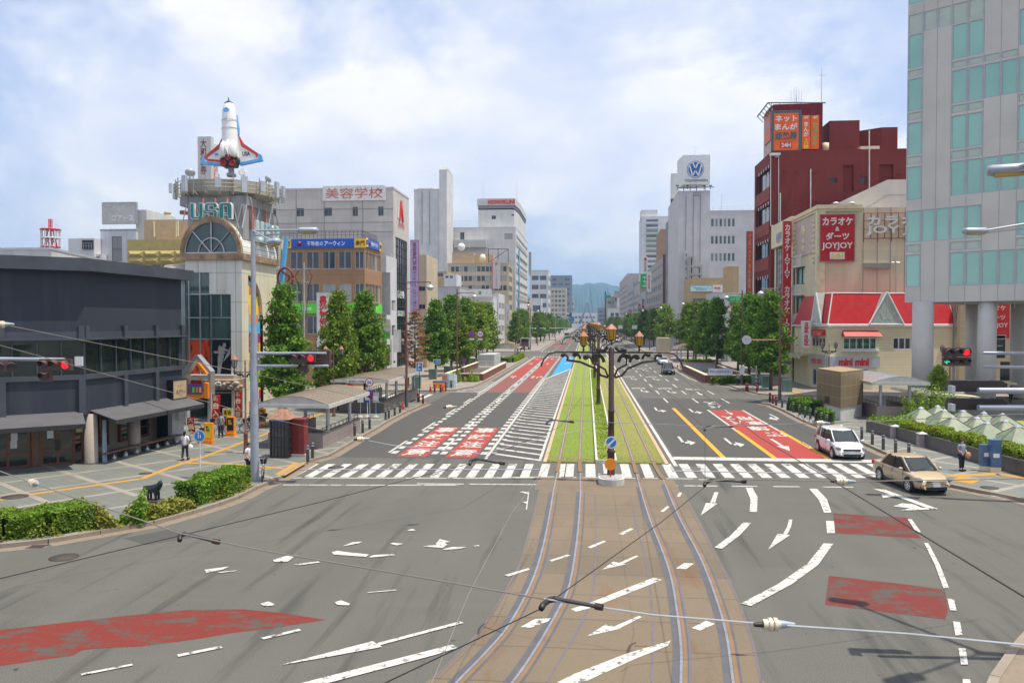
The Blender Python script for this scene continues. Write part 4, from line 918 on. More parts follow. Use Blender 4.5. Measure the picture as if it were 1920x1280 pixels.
MB().cyl((0,0,0),(0,0,zpx(308)),5.5*s_,n=12).lathe([(9*s_,0),(9*s_,.25),(5*s_,.3)],(0,0,0),12).build('pedestal','silver_panel',sh,w=False)
# signs and blocks behind the tower
r_,T,F_=sign('vertical_sign','tall white vertical sign with red characters behind the shuttle',P(383,300,98),X3,1.75,5.9,'white_panel',.8);T('大和証券',-.1,.4,.85,4.5,'dark_red',.02,True);T('Daiwa',-.1,-2.35,.9,.28,'red',.0)
r_,T,F_=sign('vertical_sign','slanted side of white sign with red characters right of the taller one',P(399,308,99),Vector((.5,.87,0)),1.6,5.2,'white_panel',.5);T('大和証券',.3,-.6,.8,3.6,'red',.02,True)
r_,T,F_=sign('wide_sign','white horizontal sign with a teal rule at left of the deck',P(370,361,66),X3,2.1,1.05,'white_panel',.3);T('WALL',0,-.0,1.2,.22,'grey_metal',0);F_(0,-.25,1.5,.05,'pale_teal')
# brown tiled office with yellow and blue banner
wall('brown_tile',(.38,.22,.12),1.4,1.5,.75,.03,.2);XL=-26.5
Yc=YA(684,XL);Yd2=YA(716,XL);zt_=ZA(443,Yc);H3=[ZA(558,Yc),ZA(501,Yc),ZA(627,Yc)]
x0=XA(500,Yc);W_=XL-x0;us_=[XA(q,Yc)-x0 for q in(507,545,575,605,635,666)];sr=[]
for z0_,z1_ in((ZA(501,Yc),ZA(467,Yc)),(ZA(564,Yc),ZA(529,Yc)),(ZA(627,Yc),ZA(592,Yc))):
 for u_ in us_:sr.append((u_,min(u_+1.58,W_-.1),z0_,z1_))
sd_=[(.5+i*1.45,1.7+i*1.45,z0_,z1_)for z0_,z1_ in((ZA(501,Yc),ZA(467,Yc)),(ZA(564,Yc),ZA(529,Yc)),(ZA(627,Yc),ZA(592,Yc)))for i in range(6)]
br=building('office_building','brown tiled office building with a blue and yellow rooftop banner',[(x0,Yc),(XL,Yc),(XL,Yd2),(x0,Yd2)],zt_,'brown_tile',{0:sr,1:[q for q in sd_ if q[1]<Yd2-Yc]},fm='win_white',cop='concrete',nm=1)
railing(br,[(x0,Yc+1,zt_),(XL-.6,Yc+1,zt_),(XL-.6,Yd2,zt_)],1.1,.5,'brown_metal')
def banner(c,u,wd,ht,lb,k_=1):
 r_,T,F_=sign('banner_sign',lb,c,u,wd,ht,'blue',.12)
 for s0,q in((-1,'店舗'),(1,'専門')):F_(s0*(wd/2-wd*.066),0,wd*.132,ht,'yellow','yellow_field');T(q,s0*(wd/2-wd*.066),0,wd*.105,ht*.55,'dark_red',.02,depth=.03)
 T('不動産の',-wd*.09,0,wd*.19,ht*.52,'white_paint',.012);T('アーウィン',wd*.14,0,wd*.24,ht*.55,'white_paint',.035)
 MB().lathe([(.28*k_,0),(.3*k_,.02),(.001,.03)],(0,0,0),16).build('emblem','dark_red',r_,w=False).matrix_local=Matrix.Translation(Vector(c)-Vector(r_.location)+Vector(u)*-wd*.275+Vector(u).cross(Z3)*.012)@Matrix.LocRotScale(None,Vector(u).cross(Z3).to_track_quat('Z','Y'),Vector((1,1,1)))
pb=P(604,452,Yc-.15);banner(Vector((XA(606.5,Yc),Yc-.15,ZA(452,Yc))),X3,10.6,1.1,'long blue and yellow banner sign facing the camera on the brown office');banner(Vector((XL+.15,(Yc+Yd2)/2-.3,ZA(455.5,Yc+4))),Y3,7.2,1.1,'foreshortened blue and yellow banner on the street side of brown office')
r_,T,F_=sign('green_sign','bright green sign band across the brown office front',P(625,578,Yc-.1),X3,10.4,1.2,'lime',.1);T('Cast',-3.3,0,1.2,.5,'white_paint',.04);T('住まいのご相談なら',-.6,0,2.4,.4,'black',.01);T('キャスト',1.6,0,1.6,.5,'black',.03);T('Cast',3.9,0,1.2,.5,'white_paint',.04)
r_,T,F_=sign('green_sign','bright green sign band on the street side of brown office',(XL+.12,(Yc+Yd2)/2,ZA(578,Yc+4)),Y3,7.4,1.2,'lime',.1);T('キャスト',0,0,3,.6,'white_paint',.03)
r_,T,F_=sign('bank_sign','tall white vertical sign with red characters between the near trees',P(606,610,Yc-3),X3,1.45,7.6,'white_paint',.3,fr='light_metal');T('豊橋信用',0,1.0,.95,5.0,'red',.03,True)
neon=thing('neon_sign','tilted blue and cream pylon sign with a red ring behind first tree','sign',P(525,600,Yc-8));k=MB();k.obox(P(524.5,505,Yc-8),(.16,0,.0),(0,.3,0),(.18,0,3.2));k.build('cream_fin','cream',neon);k=MB();k.obox(P(531.5,500,Yc-8.2),(.16,0,0),(0,.3,0),(.35,0,3.2));k.build('blue_fin','sky_blue',neon)
k=MB();c_=P(535,521,Yc-9);k.tube([c_+Vector((.85*cos(i*pi/12),0,1.1*sin(i*pi/12)))for i in range(25)],.13,6);k.tube([c_+Vector((-.7,0,.9)),c_+Vector((.5,0,.1)),c_+Vector((.3,0,-.4))],.13,6);k.tube([c_+Vector((-.4,0,-1.4)),c_+Vector((.3,0,-1.9))],.14,6);k.build('red_ring','dark_red',neon)
# beauty school
wall('school_wall',(.58,.55,.51),6.2,6.5,.82,.03,.35,off=0);wall('school_frame',(.5,.5,.48),0,0,streak=.2)
Yc2=YA(738,XL);Ye2=YA(767,XL);zt2=ZA(345,Yc2);x0=XA(500,Yc2)
sq=[XA(q,Yc2)-x0 for q in(505,557,609)];sch=thing('school_building','large plain grey school building with a red lettered rooftop sign','building',(XL-10,Yc2,KZ))
building('','',[(x0,Yc2),(XL,Yc2),(XL,Ye2),(x0,Ye2)],zt2,'school_wall',{0:[(q,q+1.1,ZA(399,Yc2),ZA(383,Yc2))for q in sq]+[(XA(662,Yc2)-x0,XA(672,Yc2)-x0,ZA(400,Yc2),ZA(382,Yc2)),(XA(710,Yc2)-x0,XA(720,Yc2)-x0,ZA(400,Yc2),ZA(382,Yc2))],1:[(1.2,Ye2-Yc2-1.2,1.5,ZA(438,Yc2),{'nm':4,'nh':14,'pm':'pane_dark','fm':'win_dark','fw':.1})]},root=sch,cop='pale_concrete',z0=0)
k=MB()
for z in(ZA(386,Yc2),ZA(412,Yc2),ZA(430,Yc2)):k.box(x0,XL,Yc2-.03,Yc2+.02,z-.04,z+.04)
for q in(557,609,681):x=XA(q,Yc2);k.box(x-.04,x+.04,Yc2-.028,Yc2+.02,5,zt2-.2)
k.build('wall_joint','win_grey',sch)
r_,T,F_=sign('school_sign','white sign with pink red characters on the school roof edge',P(663.5,362,Yc2-.2),X3,8.8,2.05,'white_paint',.2);T('美容学校',0,0,8.1,1.45,'pink_red',.01)
lg=thing('logo_sign','red letter A logo on the street side of the school','sign',(XL+.1,Yc2+4.5,ZA(395,Yc2+4)))
k=MB();oy,oz=Yc2+4.4,ZA(411,Yc2+4.4);
k.extr([(XL+.05,oy+a,oz+b_)for a,b_ in((-1.1,0),(-.2,2.9),(.3,2.9),(1.5,0),(.9,0),(.05,2.1),(-.5,0))],(.12,0,0));k.build('letter_shape','red',lg);write(MB(),'ARTIS',(XL+.1,oy+.2,oz-.55),Y3,Z3,3.6,.6,.02).build('lettering','red',lg);MB().box(XL+.03,XL+.06,oy-1.9,oy-1.1,oz+.3,oz+1.8).build('white_block','white_paint',lg)
r_,T,F_=sign('window_lettering','white lettering on the dark glazing of the school street side',(XL+.05,Yc2+4.2,ZA(563,Yc2+4)),Y3,4.6,.04,'win_dark',.02);T('新入生募集',0,.9,4.2,1.1,'white_paint',.03);T('53-2311',0,-1.8,4.2,.8,'white_paint',.04)
r_,T,F_=sign('vertical_banner','long lilac vertical banner with red characters beside the school',P(777.5,520,128),Vector((1,.15,0)).normalized(),1.28,12.0,'lilac',.35,fr='red')if mat('lilac',(.42,.36,.6),.6)else 0
T('美容専門学校',-.0,3.4,.62,4.6,'dark_red',.012,True);T('アーティス・ヘアー・カレッジ',.0,-2.4,.6,6.6,'dark_red',.012,True)
nb=building('narrow_building','narrow grey shop building with stacked sign panels beside brown office',[(XA(716,104),104),(XL+.1,104),(XL+.1,109.8),(XA(716,104),109.8)],ZA(476,104),'lilac_white',{1:rows(.6,5,2,.4,[6,9.4],1.4)})
for(py0,py1,bm_,tx,tm,lb_)in((511,590,'light_metal','','black','blank tall grey sign panel high on the narrow building'),(600,620,'white_paint','Cast','lime','white square sign with green oval word on narrow building'),(622,635,'lime','キャスト','black','small bright green sign under the white square one'),(646,684,'brown_red','化粧品店','gold_paint','dark red sign panel low on the narrow building')):
 Ys=103.2;r_,T,F_=sign('shop_sign',lb_,P(724,(py0+py1)/2,Ys),X3,.95,(py1-py0)/1500*Ys,bm_,.25,fr='light_metal')
 if tx:T(tx,0,0,.7,.35,tm,.02)
r_,T,F_=sign('shop_sign','blank white lightbox sign right of the dark red one',P(744,639,106),X3,.8,2.9,'white_paint',.5,fr='light_metal')
wall('grey_wall',(.45,.46,.46),0,0,streak=.35);wall('pale_wall',(.66,.65,.63),3.2,3.4,.85,.03,.3);wall('beige_wall',(.55,.46,.33),3,3.3,.85,.03,.2);wall('far_white',(.64,.64,.64),0,0,streak=.25);wall('pinkish',(.45,.38,.35),0,0,streak=.2);wall('slate',(.25,.26,.29),3,3,.8,.04,.2)
# white department store tower with the tall stair shaft
st=thing('department_store','huge white department store building with a tall blank stair shaft','building',(-60,301,KZ));Y0=285
def blk(root,pa,pb,Y,d,pt,m,sides={},pz=None,**kw):return building('','',front(pa,pb,Y,d),ZA(pt,Y),m,sides,root=root,z0=0 if pz is None else ZA(pz,Y),**kw)
blk(st,777,824,Y0,20,350,'pale_wall',cop='pale_concrete');blk(st,824,838,Y0-.5,14,314,'pale_wall')
fp=front(824,838,Y0-.5,14);zt0=ZA(314,Y0);k=MB();v=[(p[0],p[1],zt0-.02)for p in fp];cxx=sum(p[0]for p in fp)/4;v+=[(cxx+(p[0]-cxx)*.6,p[1]*.5+(Y0+6)*.5,ZA(306,Y0))for p in fp];k.add(v,[(0,1,5,4),(1,2,6,5),(2,3,7,6),(3,0,4,7),(4,5,6,7)]);k.build('shaft_cap','concrete',st)
Yh=301;XF=-26.5;a0=XA(838,Yh);Wd=XF-.2-a0
building('','',[(a0,Yh),(XF-.2,Yh),(XF-.2,361),(a0,361)],ZA(424,Yh),'pale_wall',{0:[(XA(863,Yh)-a0,XA(871,Yh)-a0,ZA(447,Yh),ZA(433,Yh)),(XA(946,Yh)-a0,XA(961,Yh)-a0,ZA(447,Yh),ZA(436,Yh),{'nm':2})],1:[(3+6*i,6.5+6*i,z,z+1.6,{'nm':0})for i in range(9)for z in(12,17,22,27,32,37)]},root=st,cop='pale_concrete')
sidew=MB();
for i in range(10):z=10+i*3.4;sidew.box(XF-.25,XF+.0,304,359,z-.3,z+.3)
sidew.build('facade_band','concrete',st);MB().box(XF-.2,XF+.3,312,314,8,ZA(468,313)).build('blue_strip','sky_blue',st)
fp=[(XA(897,305),305),(XA(964,305),305),(-26.9,318),(-26.9,352),(XA(897,305),352)]
building('','',fp,ZA(391,305),'pale_wall',{0:[(XA(922,305)-fp[0][0],XA(930,305)-fp[0][0],ZA(409,305),ZA(402,305)),(XA(959,305)-fp[0][0],XA(964,305)-fp[0][0],ZA(403,305),ZA(400,305),{'nm':0})]},root=st,z0=ZA(424,305));building('','',[(x-(.15 if i in(0,4)else-.15),y-(.15 if i<2 else 0))for i,(x,y)in enumerate(fp)],ZA(383,305),'glassband' if 'glassband' in M else 'slate',root=st,z0=ZA(389,305));building('','',[(x-(.4 if i in(0,4)else-.4),y-(.4 if i<2 else 0))for i,(x,y)in enumerate(fp)],ZA(370,305),'white_panel',root=st,z0=ZA(383,305))
r_,T,F_=sign('name_sign','red raised lettering on the white rooftop drum',(XA(940,304),304.5,ZA(376,304)),X3,10.6,.1,'light_metal',.04);T('HONOKUNI',0,0,10.3,1.75,'red',.045,depth=.1)
r_,T,F_=sign('name_sign','tall thin vertical name sign on the street side of the department store',(XF+.9,362,ZA(494,362)),X3,1.3,10.8,'white_panel',.6);T('HONOKUNI',0,.2,.7,10,'dark_red',.03,True)
antenna((XA(906,308),308,ZA(370,305)),8,'thin mast on the left of the white rooftop drum');antenna((XA(969,308),308,ZA(370,305)),8,'thin mast on the right of the white rooftop drum')
railing(st,[(a0+1,Yh+1,ZA(424,Yh)),(XA(895,Yh),Yh+1,ZA(424,Yh))],2.6,1.6,'white_paint',r=.06);k=MB();k.box(XA(853,Y0+15),XA(913,Y0+15),Yh-3,Yh-.1,ZA(463,Yh),ZA(449,Yh));k.build('roof_screen','school_frame',st)
k=MB();
for i in range(5):k.lathe([(1.0,0),(1.0,1.1)],(XA(789+i*5,Y0+5),Y0+5,ZA(350,Y0)),10)
each(k,'cooling_tower','concrete',st);k=MB()
for q in(792,806):x=XA(q,Y0-.1);k.box(x-.12,x+.12,Y0-.12,Y0-.02,ZA(455,Y0),ZA(353,Y0))
k.build('wall_seam','win_grey',st)
# tan striped office
Yt_=272;a0=XA(839,Yt_);zb=[ZA(q,Yt_)for q in(508,526,544)];hh=ZA(498,Yt_)-ZA(508,Yt_)
to=building('striped_building','tan and dark striped office building with rooftop antennas',[(a0,Yt_),(XL,Yt_),(XL,YA(961,XL)),(a0,YA(961,XL))],ZA(492,Yt_),'beige_wall',{0:[(XA(846+i*8.1,Yt_)-a0,XA(846+i*8.1+6.6,Yt_)-a0,z,z+hh)for i in range(13)for z in zb],1:[(.6+i*3,3.2+i*3,z,z+hh)for i in range(4)for z in[ZA(q,Yt_)for q in(508,526,544,562,580)]]},cop='tan',nm=0)
building('','',front(848,888,Yt_+4,8),ZA(470,Yt_),'tan',root=to,z0=ZA(492,Yt_));building('','',front(888,925,Yt_+6,8),ZA(473,Yt_),'tan',root=to,z0=ZA(492,Yt_))
MB().ball(P(865,463,Yt_+6),1.35).build('radar_dome','white_paint',to);MB().lathe([(1.0,0),(1.15,1.0),(.7,2.2),(.01,2.4)],tuple(P(905,489,Yt_+2)),14).build('tank','cream',to)
k=MB()
for a,b_ in(((916,467),(916,492)),((953,467),(953,492)),((916,467),(953,467)),((934,467),(934,492)),((916,492),(953,467))):k.cyl(P(a[0],a[1],Yt_+2),P(b_[0],b_[1],Yt_+2),.14,n=4)
k.build('billboard_frame','brown_metal',to)
r_,T,F_=sign('vertical_sign','pink edged white sign with small pink characters on the striped office',P(930,514,Yt_-.6),X3,3.0,9.9,'white_panel',.4);F_(-1.3,0,.4,9.9,'pink_red');T('ほくら日商証券',.2,-1.2,.5,6.0,'pink_red',0,True);F_(.1,3.5,.9,.9,'pink_red','emblem')
# low and mid blocks before the department store (x 785-960)
b=building('grey_building','low blank grey green building between the banner and the trees',front(793,862,170,14),ZA(536,170),'grey_wall',{0:rows(.4,1.4,1,0,[ZA(552,170)],1.2)},cop='concrete')
building('grey_building','pale annex building with air conditioner boxes behind the banner',front(782,800,132,10),ZA(475,132),'beige_wall',{0:rows(.3,1.4,1,0,[7,10,13],.8)})
building('tan_building','tan low building beneath the white shaft',front(790,838,215,12),ZA(507,215),'tan',{0:rows(4.4,6,1,0,[ZA(517,215)],1.0)})
k=building('white_building','small white rooftop block building with two vents',front(833,856,200,8),ZA(513,200),'far_white',{0:rows(.3,2.2,2,.4,[ZA(520,200)],.6)})
Yg=228;gl_=building('glass_building','white framed building with a curved dark glass front and green crest sign',[(XA(862,Yg),Yg),(XA(925,Yg),Yg),(XA(925,Yg),Yg+9),(XA(862,Yg),Yg+9)],ZA(555,Yg),'far_white',{0:[(XA(889,Yg)-XA(862,Yg),XA(923,Yg)-XA(862,Yg),2,ZA(567,Yg),{'nm':3,'nh':7,'fm':'win_dark','pm':'pane_green'}),(.3,1.6,ZA(572,Yg),ZA(550,Yg)-2,{'nm':0}),(2.2,2.9,3,ZA(558,Yg),{'nm':0,'nh':4})]},cop='white_paint')
r_,T,F_=sign('crest_sign','white signboard with a green crest above the curved glass front',P(900,549,Yg-1),X3,6.6,2.2,'white_paint',.3);F_(0,0,.8,.9,'green','crest');T('銀行',1.9,0,.5,.5,'green',0)
pil=building('white_pillar_building','white building with a tall blank pillar beside the curved glass front',front(918,927,240,8),ZA(552,240),'far_white',cop='white_paint');building('','',[(XA(927,240),240),(XL,240),(XL,258),(XA(927,240),258)],ZA(549,240),'pale_wall',{1:rows(1.2,17,4,1.8,[5,8.5,12],1.8,{'pm':'pane_far'})},root=pil)
r_,T,F_=sign('vertical_sign','pink and white vertical sign low on the brown banded building',P(952,588,266),X3,1.3,6.8,'white_panel',.3);T('日商証券',0,-.6,.5,3.6,'pink_red',0,True)
# far left row beyond the store
for(pa,pb,ptop,Y,d,m_,n_,nr,lb)in((993,1028,506,537,30,'far_white',2,6,'pale grey office building beyond the department store'),(997,1015,558,470,12,'far_white',1,2,'low pale building in front of the pale grey office'),(1030,1062,539,900,25,'beige_wall',4,8,'cream office building with a regular grid of dark windows'),(1030,1072,516,1000,40,'slate',3,10,'tall slate grey apartment building behind the cream office'),(1072,1075,560,1060,60,'pinkish',1,4,'narrow dark red building at the end of the left row'),(985,993,560,372,10,'beige_wall',1,6,'thin cream building next to the department store')):
 fp=front(pa,pb,Y,d);W2=fp[1][0]-fp[0][0];zt=ZA(ptop,Y);st_=zt/(nr+1)
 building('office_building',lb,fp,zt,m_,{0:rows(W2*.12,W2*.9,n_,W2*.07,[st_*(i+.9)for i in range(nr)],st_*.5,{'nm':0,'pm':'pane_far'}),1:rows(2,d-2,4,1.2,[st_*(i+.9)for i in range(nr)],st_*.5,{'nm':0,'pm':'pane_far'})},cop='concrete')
# right side buildings
XR=27.5
# glass and panel tower on round pillars
A0=Vector((XA(1696,78),78,0));U_=Vector((8,-6.6,0)).normalized();N_=Vector((U_.y,-U_.x,0))
wall('tower_panel',(.57,.54,.5),0,0,streak=.08,rough=.5);mat('mullion_grey',(.36,.38,.42),.4,.3)
tw=thing('glass_tower','tall pale panelled building with turquoise glass standing on round pillars','building',(A0.x,A0.y,KZ))
def ud(px_):
 d=ray(px_,604);t_=(A0.x*U_.y-A0.y*U_.x)/(d.x*U_.y-d.y*U_.x);q=Vector((d.x*t_,d.y*t_,0));return(q-Vector((A0.x,A0.y,0))).dot(U_)
def zd(px_,py):d=ray(px_,604);s_=ud(px_);q=A0+U_*s_;return P(px_,py,q.y).z
cols=[0,ud(1725),ud(1751),ud(1778),ud(1808),ud(1838),ud(1870),ud(1902),ud(1936),ud(1970)]
while cols[-1]<22:cols.append(cols[-1]+1.75)
LV=[zd(1697,q)for q in(567,538,481,459,454,397,380,376,302,288,285,214,202,199,130,122,119,65,33)]
zz=lambda a,b_:(zd(1697,a),zd(1697,b_));FT=zz(538,478);
rows_=[]
def rw(a,b_,cs,m_):z0,z1=zz(a,b_);rows_.append((z0,z1,cs,m_))
last=list(range(8,len(cols)-1))
rw(538,478,[0,3,4,5,6,7]+last,'pane_teal');rw(474,459,[0,3,4,7]+last,'pane_pale');rw(455,396,[0,1,2,3,4,7]+last,'pane_teal')
rw(376,314,[0,3,4,5,6,7]+last,'pane_teal');rw(310,295,[0,3,4,7]+last,'pane_pale');rw(292,232,[0,3,4,7]+last,'pane_teal');rw(227,213,[0,3,4,7]+last,'pane_pale');rw(210,150,[0,3,4,5,6,7]+last,'pane_teal')
rw(146,134,[0,3,4,5,6]+last,'pane_pale');rw(130,68,[0,3,4,7]+last,'pane_teal');rw(66,30,[0,1,2,3,4]+last,'pane_pale');rw(10,-52,[0,1,2,3,4]+last,'pane_teal');rw(-60,-120,[0,3,4,5,6]+last,'pane_teal')
rs=[]
for z0,z1,cs,m_ in rows_:
 for c in cs:rs.append((cols[c]+.05,cols[c+1]-.05,z0,z1,{'pm':m_,'fm':'mullion_grey','nm':0,'fw':.06}))
zb_=zd(1697,567);E0=A0+U_*cols[-1];poly=[(A0.x,A0.y),(E0.x,E0.y),((E0-N_*16).x,(E0-N_*16).y),((A0-N_*16).x,(A0-N_*16).y)]
building('','',poly,zd(1697,-130),'tower_panel',{0:rs},z0=zb_,root=tw,rec=.07,fw=.06)
MB().poly([(p[0],p[1])for p in poly][::-1],zb_+.01).build('soffit','pale_concrete',tw)
k=MB()
for c in(1,2,3,4,5,6,7,8):q=A0+U_*cols[c];k.obox(q+N_*.0+Z3*23,U_*.018,N_*.006,(0,0,14))
k.build('panel_joint','win_grey',tw)
for px_,py_,w_ in((1730.5,745,35),(1851,720,30),(1822,712,20),(1912,730,28),(1960,740,34)):
 Y_={1730.5:77,1851:74.5,1822:88,1912:86,1960:68}[px_];p=P(px_,604,Y_);k=MB().lathe([(w_/3000*Y_,KZ),(w_/3000*Y_,zb_+.02)],(p.x,p.y,0),26).build('pillar','tower_panel',tw)
bs=building('shop_building','beige low shop building with dark windows behind the round pillars',[(XA(1800,96),96),(XA(2050,92),92),(XA(2050,92),104),(XA(1800,96),104)],ZA(560,96),'cream_wall' if wall('cream_wall',(.62,.52,.34),50,.42,.85,.025,.15)is None else 'cream_wall',{0:[(4.0,13,1.2,3.4,{'nm':4,'pm':'pane_black'}),(5,8,4.6,7.8,{'nm':1})]})
r_,T,F_=sign('karaoke_sign','red karaoke sign glimpsed between the round pillars',P(1869,600,90),X3,2.6,3.9,'red',.15,fr='light_metal');T('カラオケ',-.3,1.3,3.0*.8,.55,'white_paint',.02);T('ダーツ',0,.3,1.7,.55,'white_paint',.02);T('JOYJOY',0,-.6,2.3,.6,'white_paint',.02);T('24H',-.6,-1.4,.9,.4,'yellow',.02)
r_,T,F_=sign('dark_poster','dark poster panel under the red sign between the pillars',P(1869,650,90),X3,1.7,2.4,'pane_black',.1,fr='light_metal')
for i in range(3):F_(0,.7-i*.6,1.2,.12,('brown_red','grey_metal','grey_metal')[i])
# red roofed two-storey shop
wall('siding',(.8,.72,.48),60,.32,.82,.025,.1);Ym=94;mm=thing('red_roof_shop','cream two storey shop with a bright red mansard roof and white triangular dormers','building',(XA(1660,Ym),Ym,KZ))
m,t,b=nodes('red_roof');k=t.nodes.new('ShaderNodeTexBrick');k.inputs['Scale'].default_value=1;k.inputs['Brick Width'].default_value=.5;k.inputs['Row Height'].default_value=.2;k.inputs['Mortar Size'].default_value=.018
k.inputs['Color1'].default_value=(.58,.008,.012,1);k.inputs['Color2'].default_value=(.47,.006,.01,1);k.inputs['Mortar'].default_value=(.28,.004,.008,1);t.links.new(wall_uv(t),k.inputs[0])
t.links.new(mixc(t,ramp(t,noise(t,1.2,pos(t),6),.4,.7),k.outputs[0],(.52,.02,.02)),b.inputs['Base Color']);b.inputs['Roughness'].default_value=.5
xa0,xa1,xa2=XA(1532,95.5),XA(1553,Ym),XA(1792,Ym+3);ze,ztp=ZA(610,Ym),ZA(550,Ym)
c0=(XA(1520,98.5),98.5);c1=(xa1,Ym);c2=(xa2,Ym+3.0);c3=(xa2,Ym+12);c4=(c0[0],Ym+12)
L01=math.dist(c0,c1);L12=math.dist(c1,c2);uu=lambda px_:(XA(px_,Ym)-xa1)*L12/(c2[0]-c1[0])
building('','',[c0,c1,c2,c3,c4],ze,'siding',{0:[(L01*.08,L01*.85,ZA(650,Ym),ZA(632,Ym),{'nm':3}),(L01*.1,L01*.9,KZ+.2,ZA(690,Ym),{'nm':2,'pm':'pane_green'})],1:[(uu(1583),uu(1651),ZA(654,Ym),ZA(632,Ym),{'nm':4}),(uu(1684),uu(1722),ZA(654,Ym),ZA(632,Ym),{'nm':2}),(uu(1560),uu(1575),KZ+.2,ZA(690,Ym),{'nm':0}),(uu(1582),uu(1636),ZA(705,Ym),ZA(689,Ym),{'nm':1})]},root=mm,fm='white_paint',fw=.12)
k=MB();ins=.9
def insp(i,d):
 ps=[Vector(p)for p in(c0,c1,c2,c3,c4)];N=5;p=ps[i];a=(p-ps[i-1]).normalized();c_=(ps[(i+1)%N]-p).normalized();n1_=Vector((-a.y,a.x));n2_=Vector((-c_.y,c_.x));bb=(n1_+n2_).normalized();return p+bb*d/bb.dot(n1_)
lo=[insp(i,-.1)for i in range(5)];hi=[insp(i,ins)for i in range(5)]
for i in range(5):
 j=(i+1)%5;k.quad((*lo[i],ze+.12),(*lo[j],ze+.12),(*hi[j],ztp),(*hi[i],ztp))
k.poly([(p.x,p.y)for p in hi],ztp);k.build('roof','red_roof',mm)
k=MB();
for i in range(3):
 for(q,z,r_)in((hi,ztp,.07),(lo,ze+.1,.1)):k.cyl((*q[i],z),(*q[i+1],z),r_,n=5)
for i in(1,):k.cyl((*lo[i],ze+.1),(*hi[i],ztp),.07,n=5)
for i in(0,2):k.cyl((*lo[i],ze+.1),(*hi[i],ztp),.05,n=5)
lo2=[insp(i,-.25)for i in range(5)];k.prism([(p.x,p.y)for p in lo2],ze-.12,ze+.1,True,True);k.build('roof_trim','white_paint',mm)
def dormer(ea,eb,t0,t1,ta):
 """triangular window standing out of roof side"""
 a=Vector((*lo[ea],ze+.15));b_=Vector((*lo[eb],ze+.15));u=(b_-a).normalized();n=Vector((u.y,-u.x,0));A_,B_,Tt=a+u*t0+n*.12,a+u*t1+n*.12,a+u*ta+n*.12+Z3*(ztp-ze-.05)
 T2=Tt-n*(ins+.2);g=MB().add([A_,B_,Tt],[(0,1,2)]).build('dormer_window','pane_pale',mm)
 k=MB().tube([A_,B_],.09,5);k.tube([A_,Tt],.11,5);k.tube([B_,Tt],.11,5);M0=(A_+B_)/2;w_=(t1-t0)/2
 for q in(0,1):k.add([(A_,B_)[q],Tt,T2],[(0,1,2),(2,1,0)])
 k.tube([M0,Tt],.03,4);arc=[M0+u*(w_*.28*cos(i*pi/8))+Z3*(w_*.36*sin(i*pi/8))for i in range(9)];k.tube(arc,.03,4)
 for e in(pi/4,3*pi/4):k.tube([M0+u*(w_*.28*cos(e))+Z3*(w_*.36*sin(e)),M0+u*(w_*.6*cos(e))+Z3*(w_*.95*sin(e))],.03,4)
 k.build('dormer_frame','white_paint',g)
dormer(1,2,uu(1635),uu(1706),uu(1671));dormer(0,1,L01*.15,L01*.72,L01*.4)
def awn(i0,a,b_,pz,h_,o):
 p0=Vector((*((c0,c1)[i0]),0));p1=Vector((*((c1,c2)[i0]),0));u=(p1-p0).normalized();n=Vector((u.y,-u.x,0));q0,q1=p0+u*a,p0+u*b_
 k=MB();zt=pz;v=[q0+Z3*zt+u*.2,q1+Z3*zt-u*.2,q1+n*o+Z3*(zt-h_),q0+n*o+Z3*(zt-h_)];k.add(v+[q0+Z3*(zt-h_),q1+Z3*(zt-h_)],[(3,2,1,0),(0,4,3),(1,2,5),(4,5,2,3)]);k.build('awning','red_roof',mm)
awn(1,uu(1579),uu(1656),ZA(619,Ym),.65,.8);awn(0,L01*.05,L01*.88,ZA(617,Ym),.65,.8)
um=Vector((c2[0]-c1[0],c2[1]-c1[1],0)).normalized();nm_=Vector((um.y,-um.x,0));u0=Vector((c1[0]-c0[0],c1[1]-c0[1],0)).normalized();n0_=Vector((u0.y,-u0.x,0))
for s_,w_ in(((uu(1583)+uu(1651))/2,uu(1651)-uu(1583)+.5),):MB().obox(Vector((*c1,ZA(656,Ym)))+um*s_+nm_*.18,um*w_/2,nm_*.2,(0,0,.1)).build('window_sill','white_paint',mm)
r_,T,F_=sign('shop_sign','long pale sign board with red lettering on the red roofed shop front',Vector((*c1,ZA(676.5,Ym)))+um*((uu(1553)+uu(1655))/2)+nm_*.3,um,uu(1655)-uu(1553),1.25,'light_metal',.25);T('mini mini',-.1,0,3.6,.85,'red',.045,depth=.04);T('ミニテック',0,-3,.1,.1,'red',0)if False else None
r_,T,F_=sign('shop_sign','short grey sign board with red lettering on the angled corner of the red roofed shop',Vector((*c0,ZA(673,97)))+u0*(L01*.5)+n0_*.3,u0,L01*.95,1.35,'light_metal',.25);T('mini mini',0,0,L01*.6,.75,'red',.03)
r_,T,F_=sign('vertical_sign','white vertical sign with red sideways lettering on the left corner of the red roofed shop',P(1512.5,626,96.5),X3,.88,3.1,'white_paint',.9);write(MB(),'mini mini',P(1512.5,626,96.5)+Vector((0,-.03,0)),-Z3,X3,2.7,.55,.04).build('lettering','red',r_)
write(MB(),'mini tech',Vector((*c1,ZA(643,Ym)))+um*((uu(1583)+uu(1651))/2)-nm_*.1,um,Z3,3.6,.6,.03).build('window_lettering','green',mm)
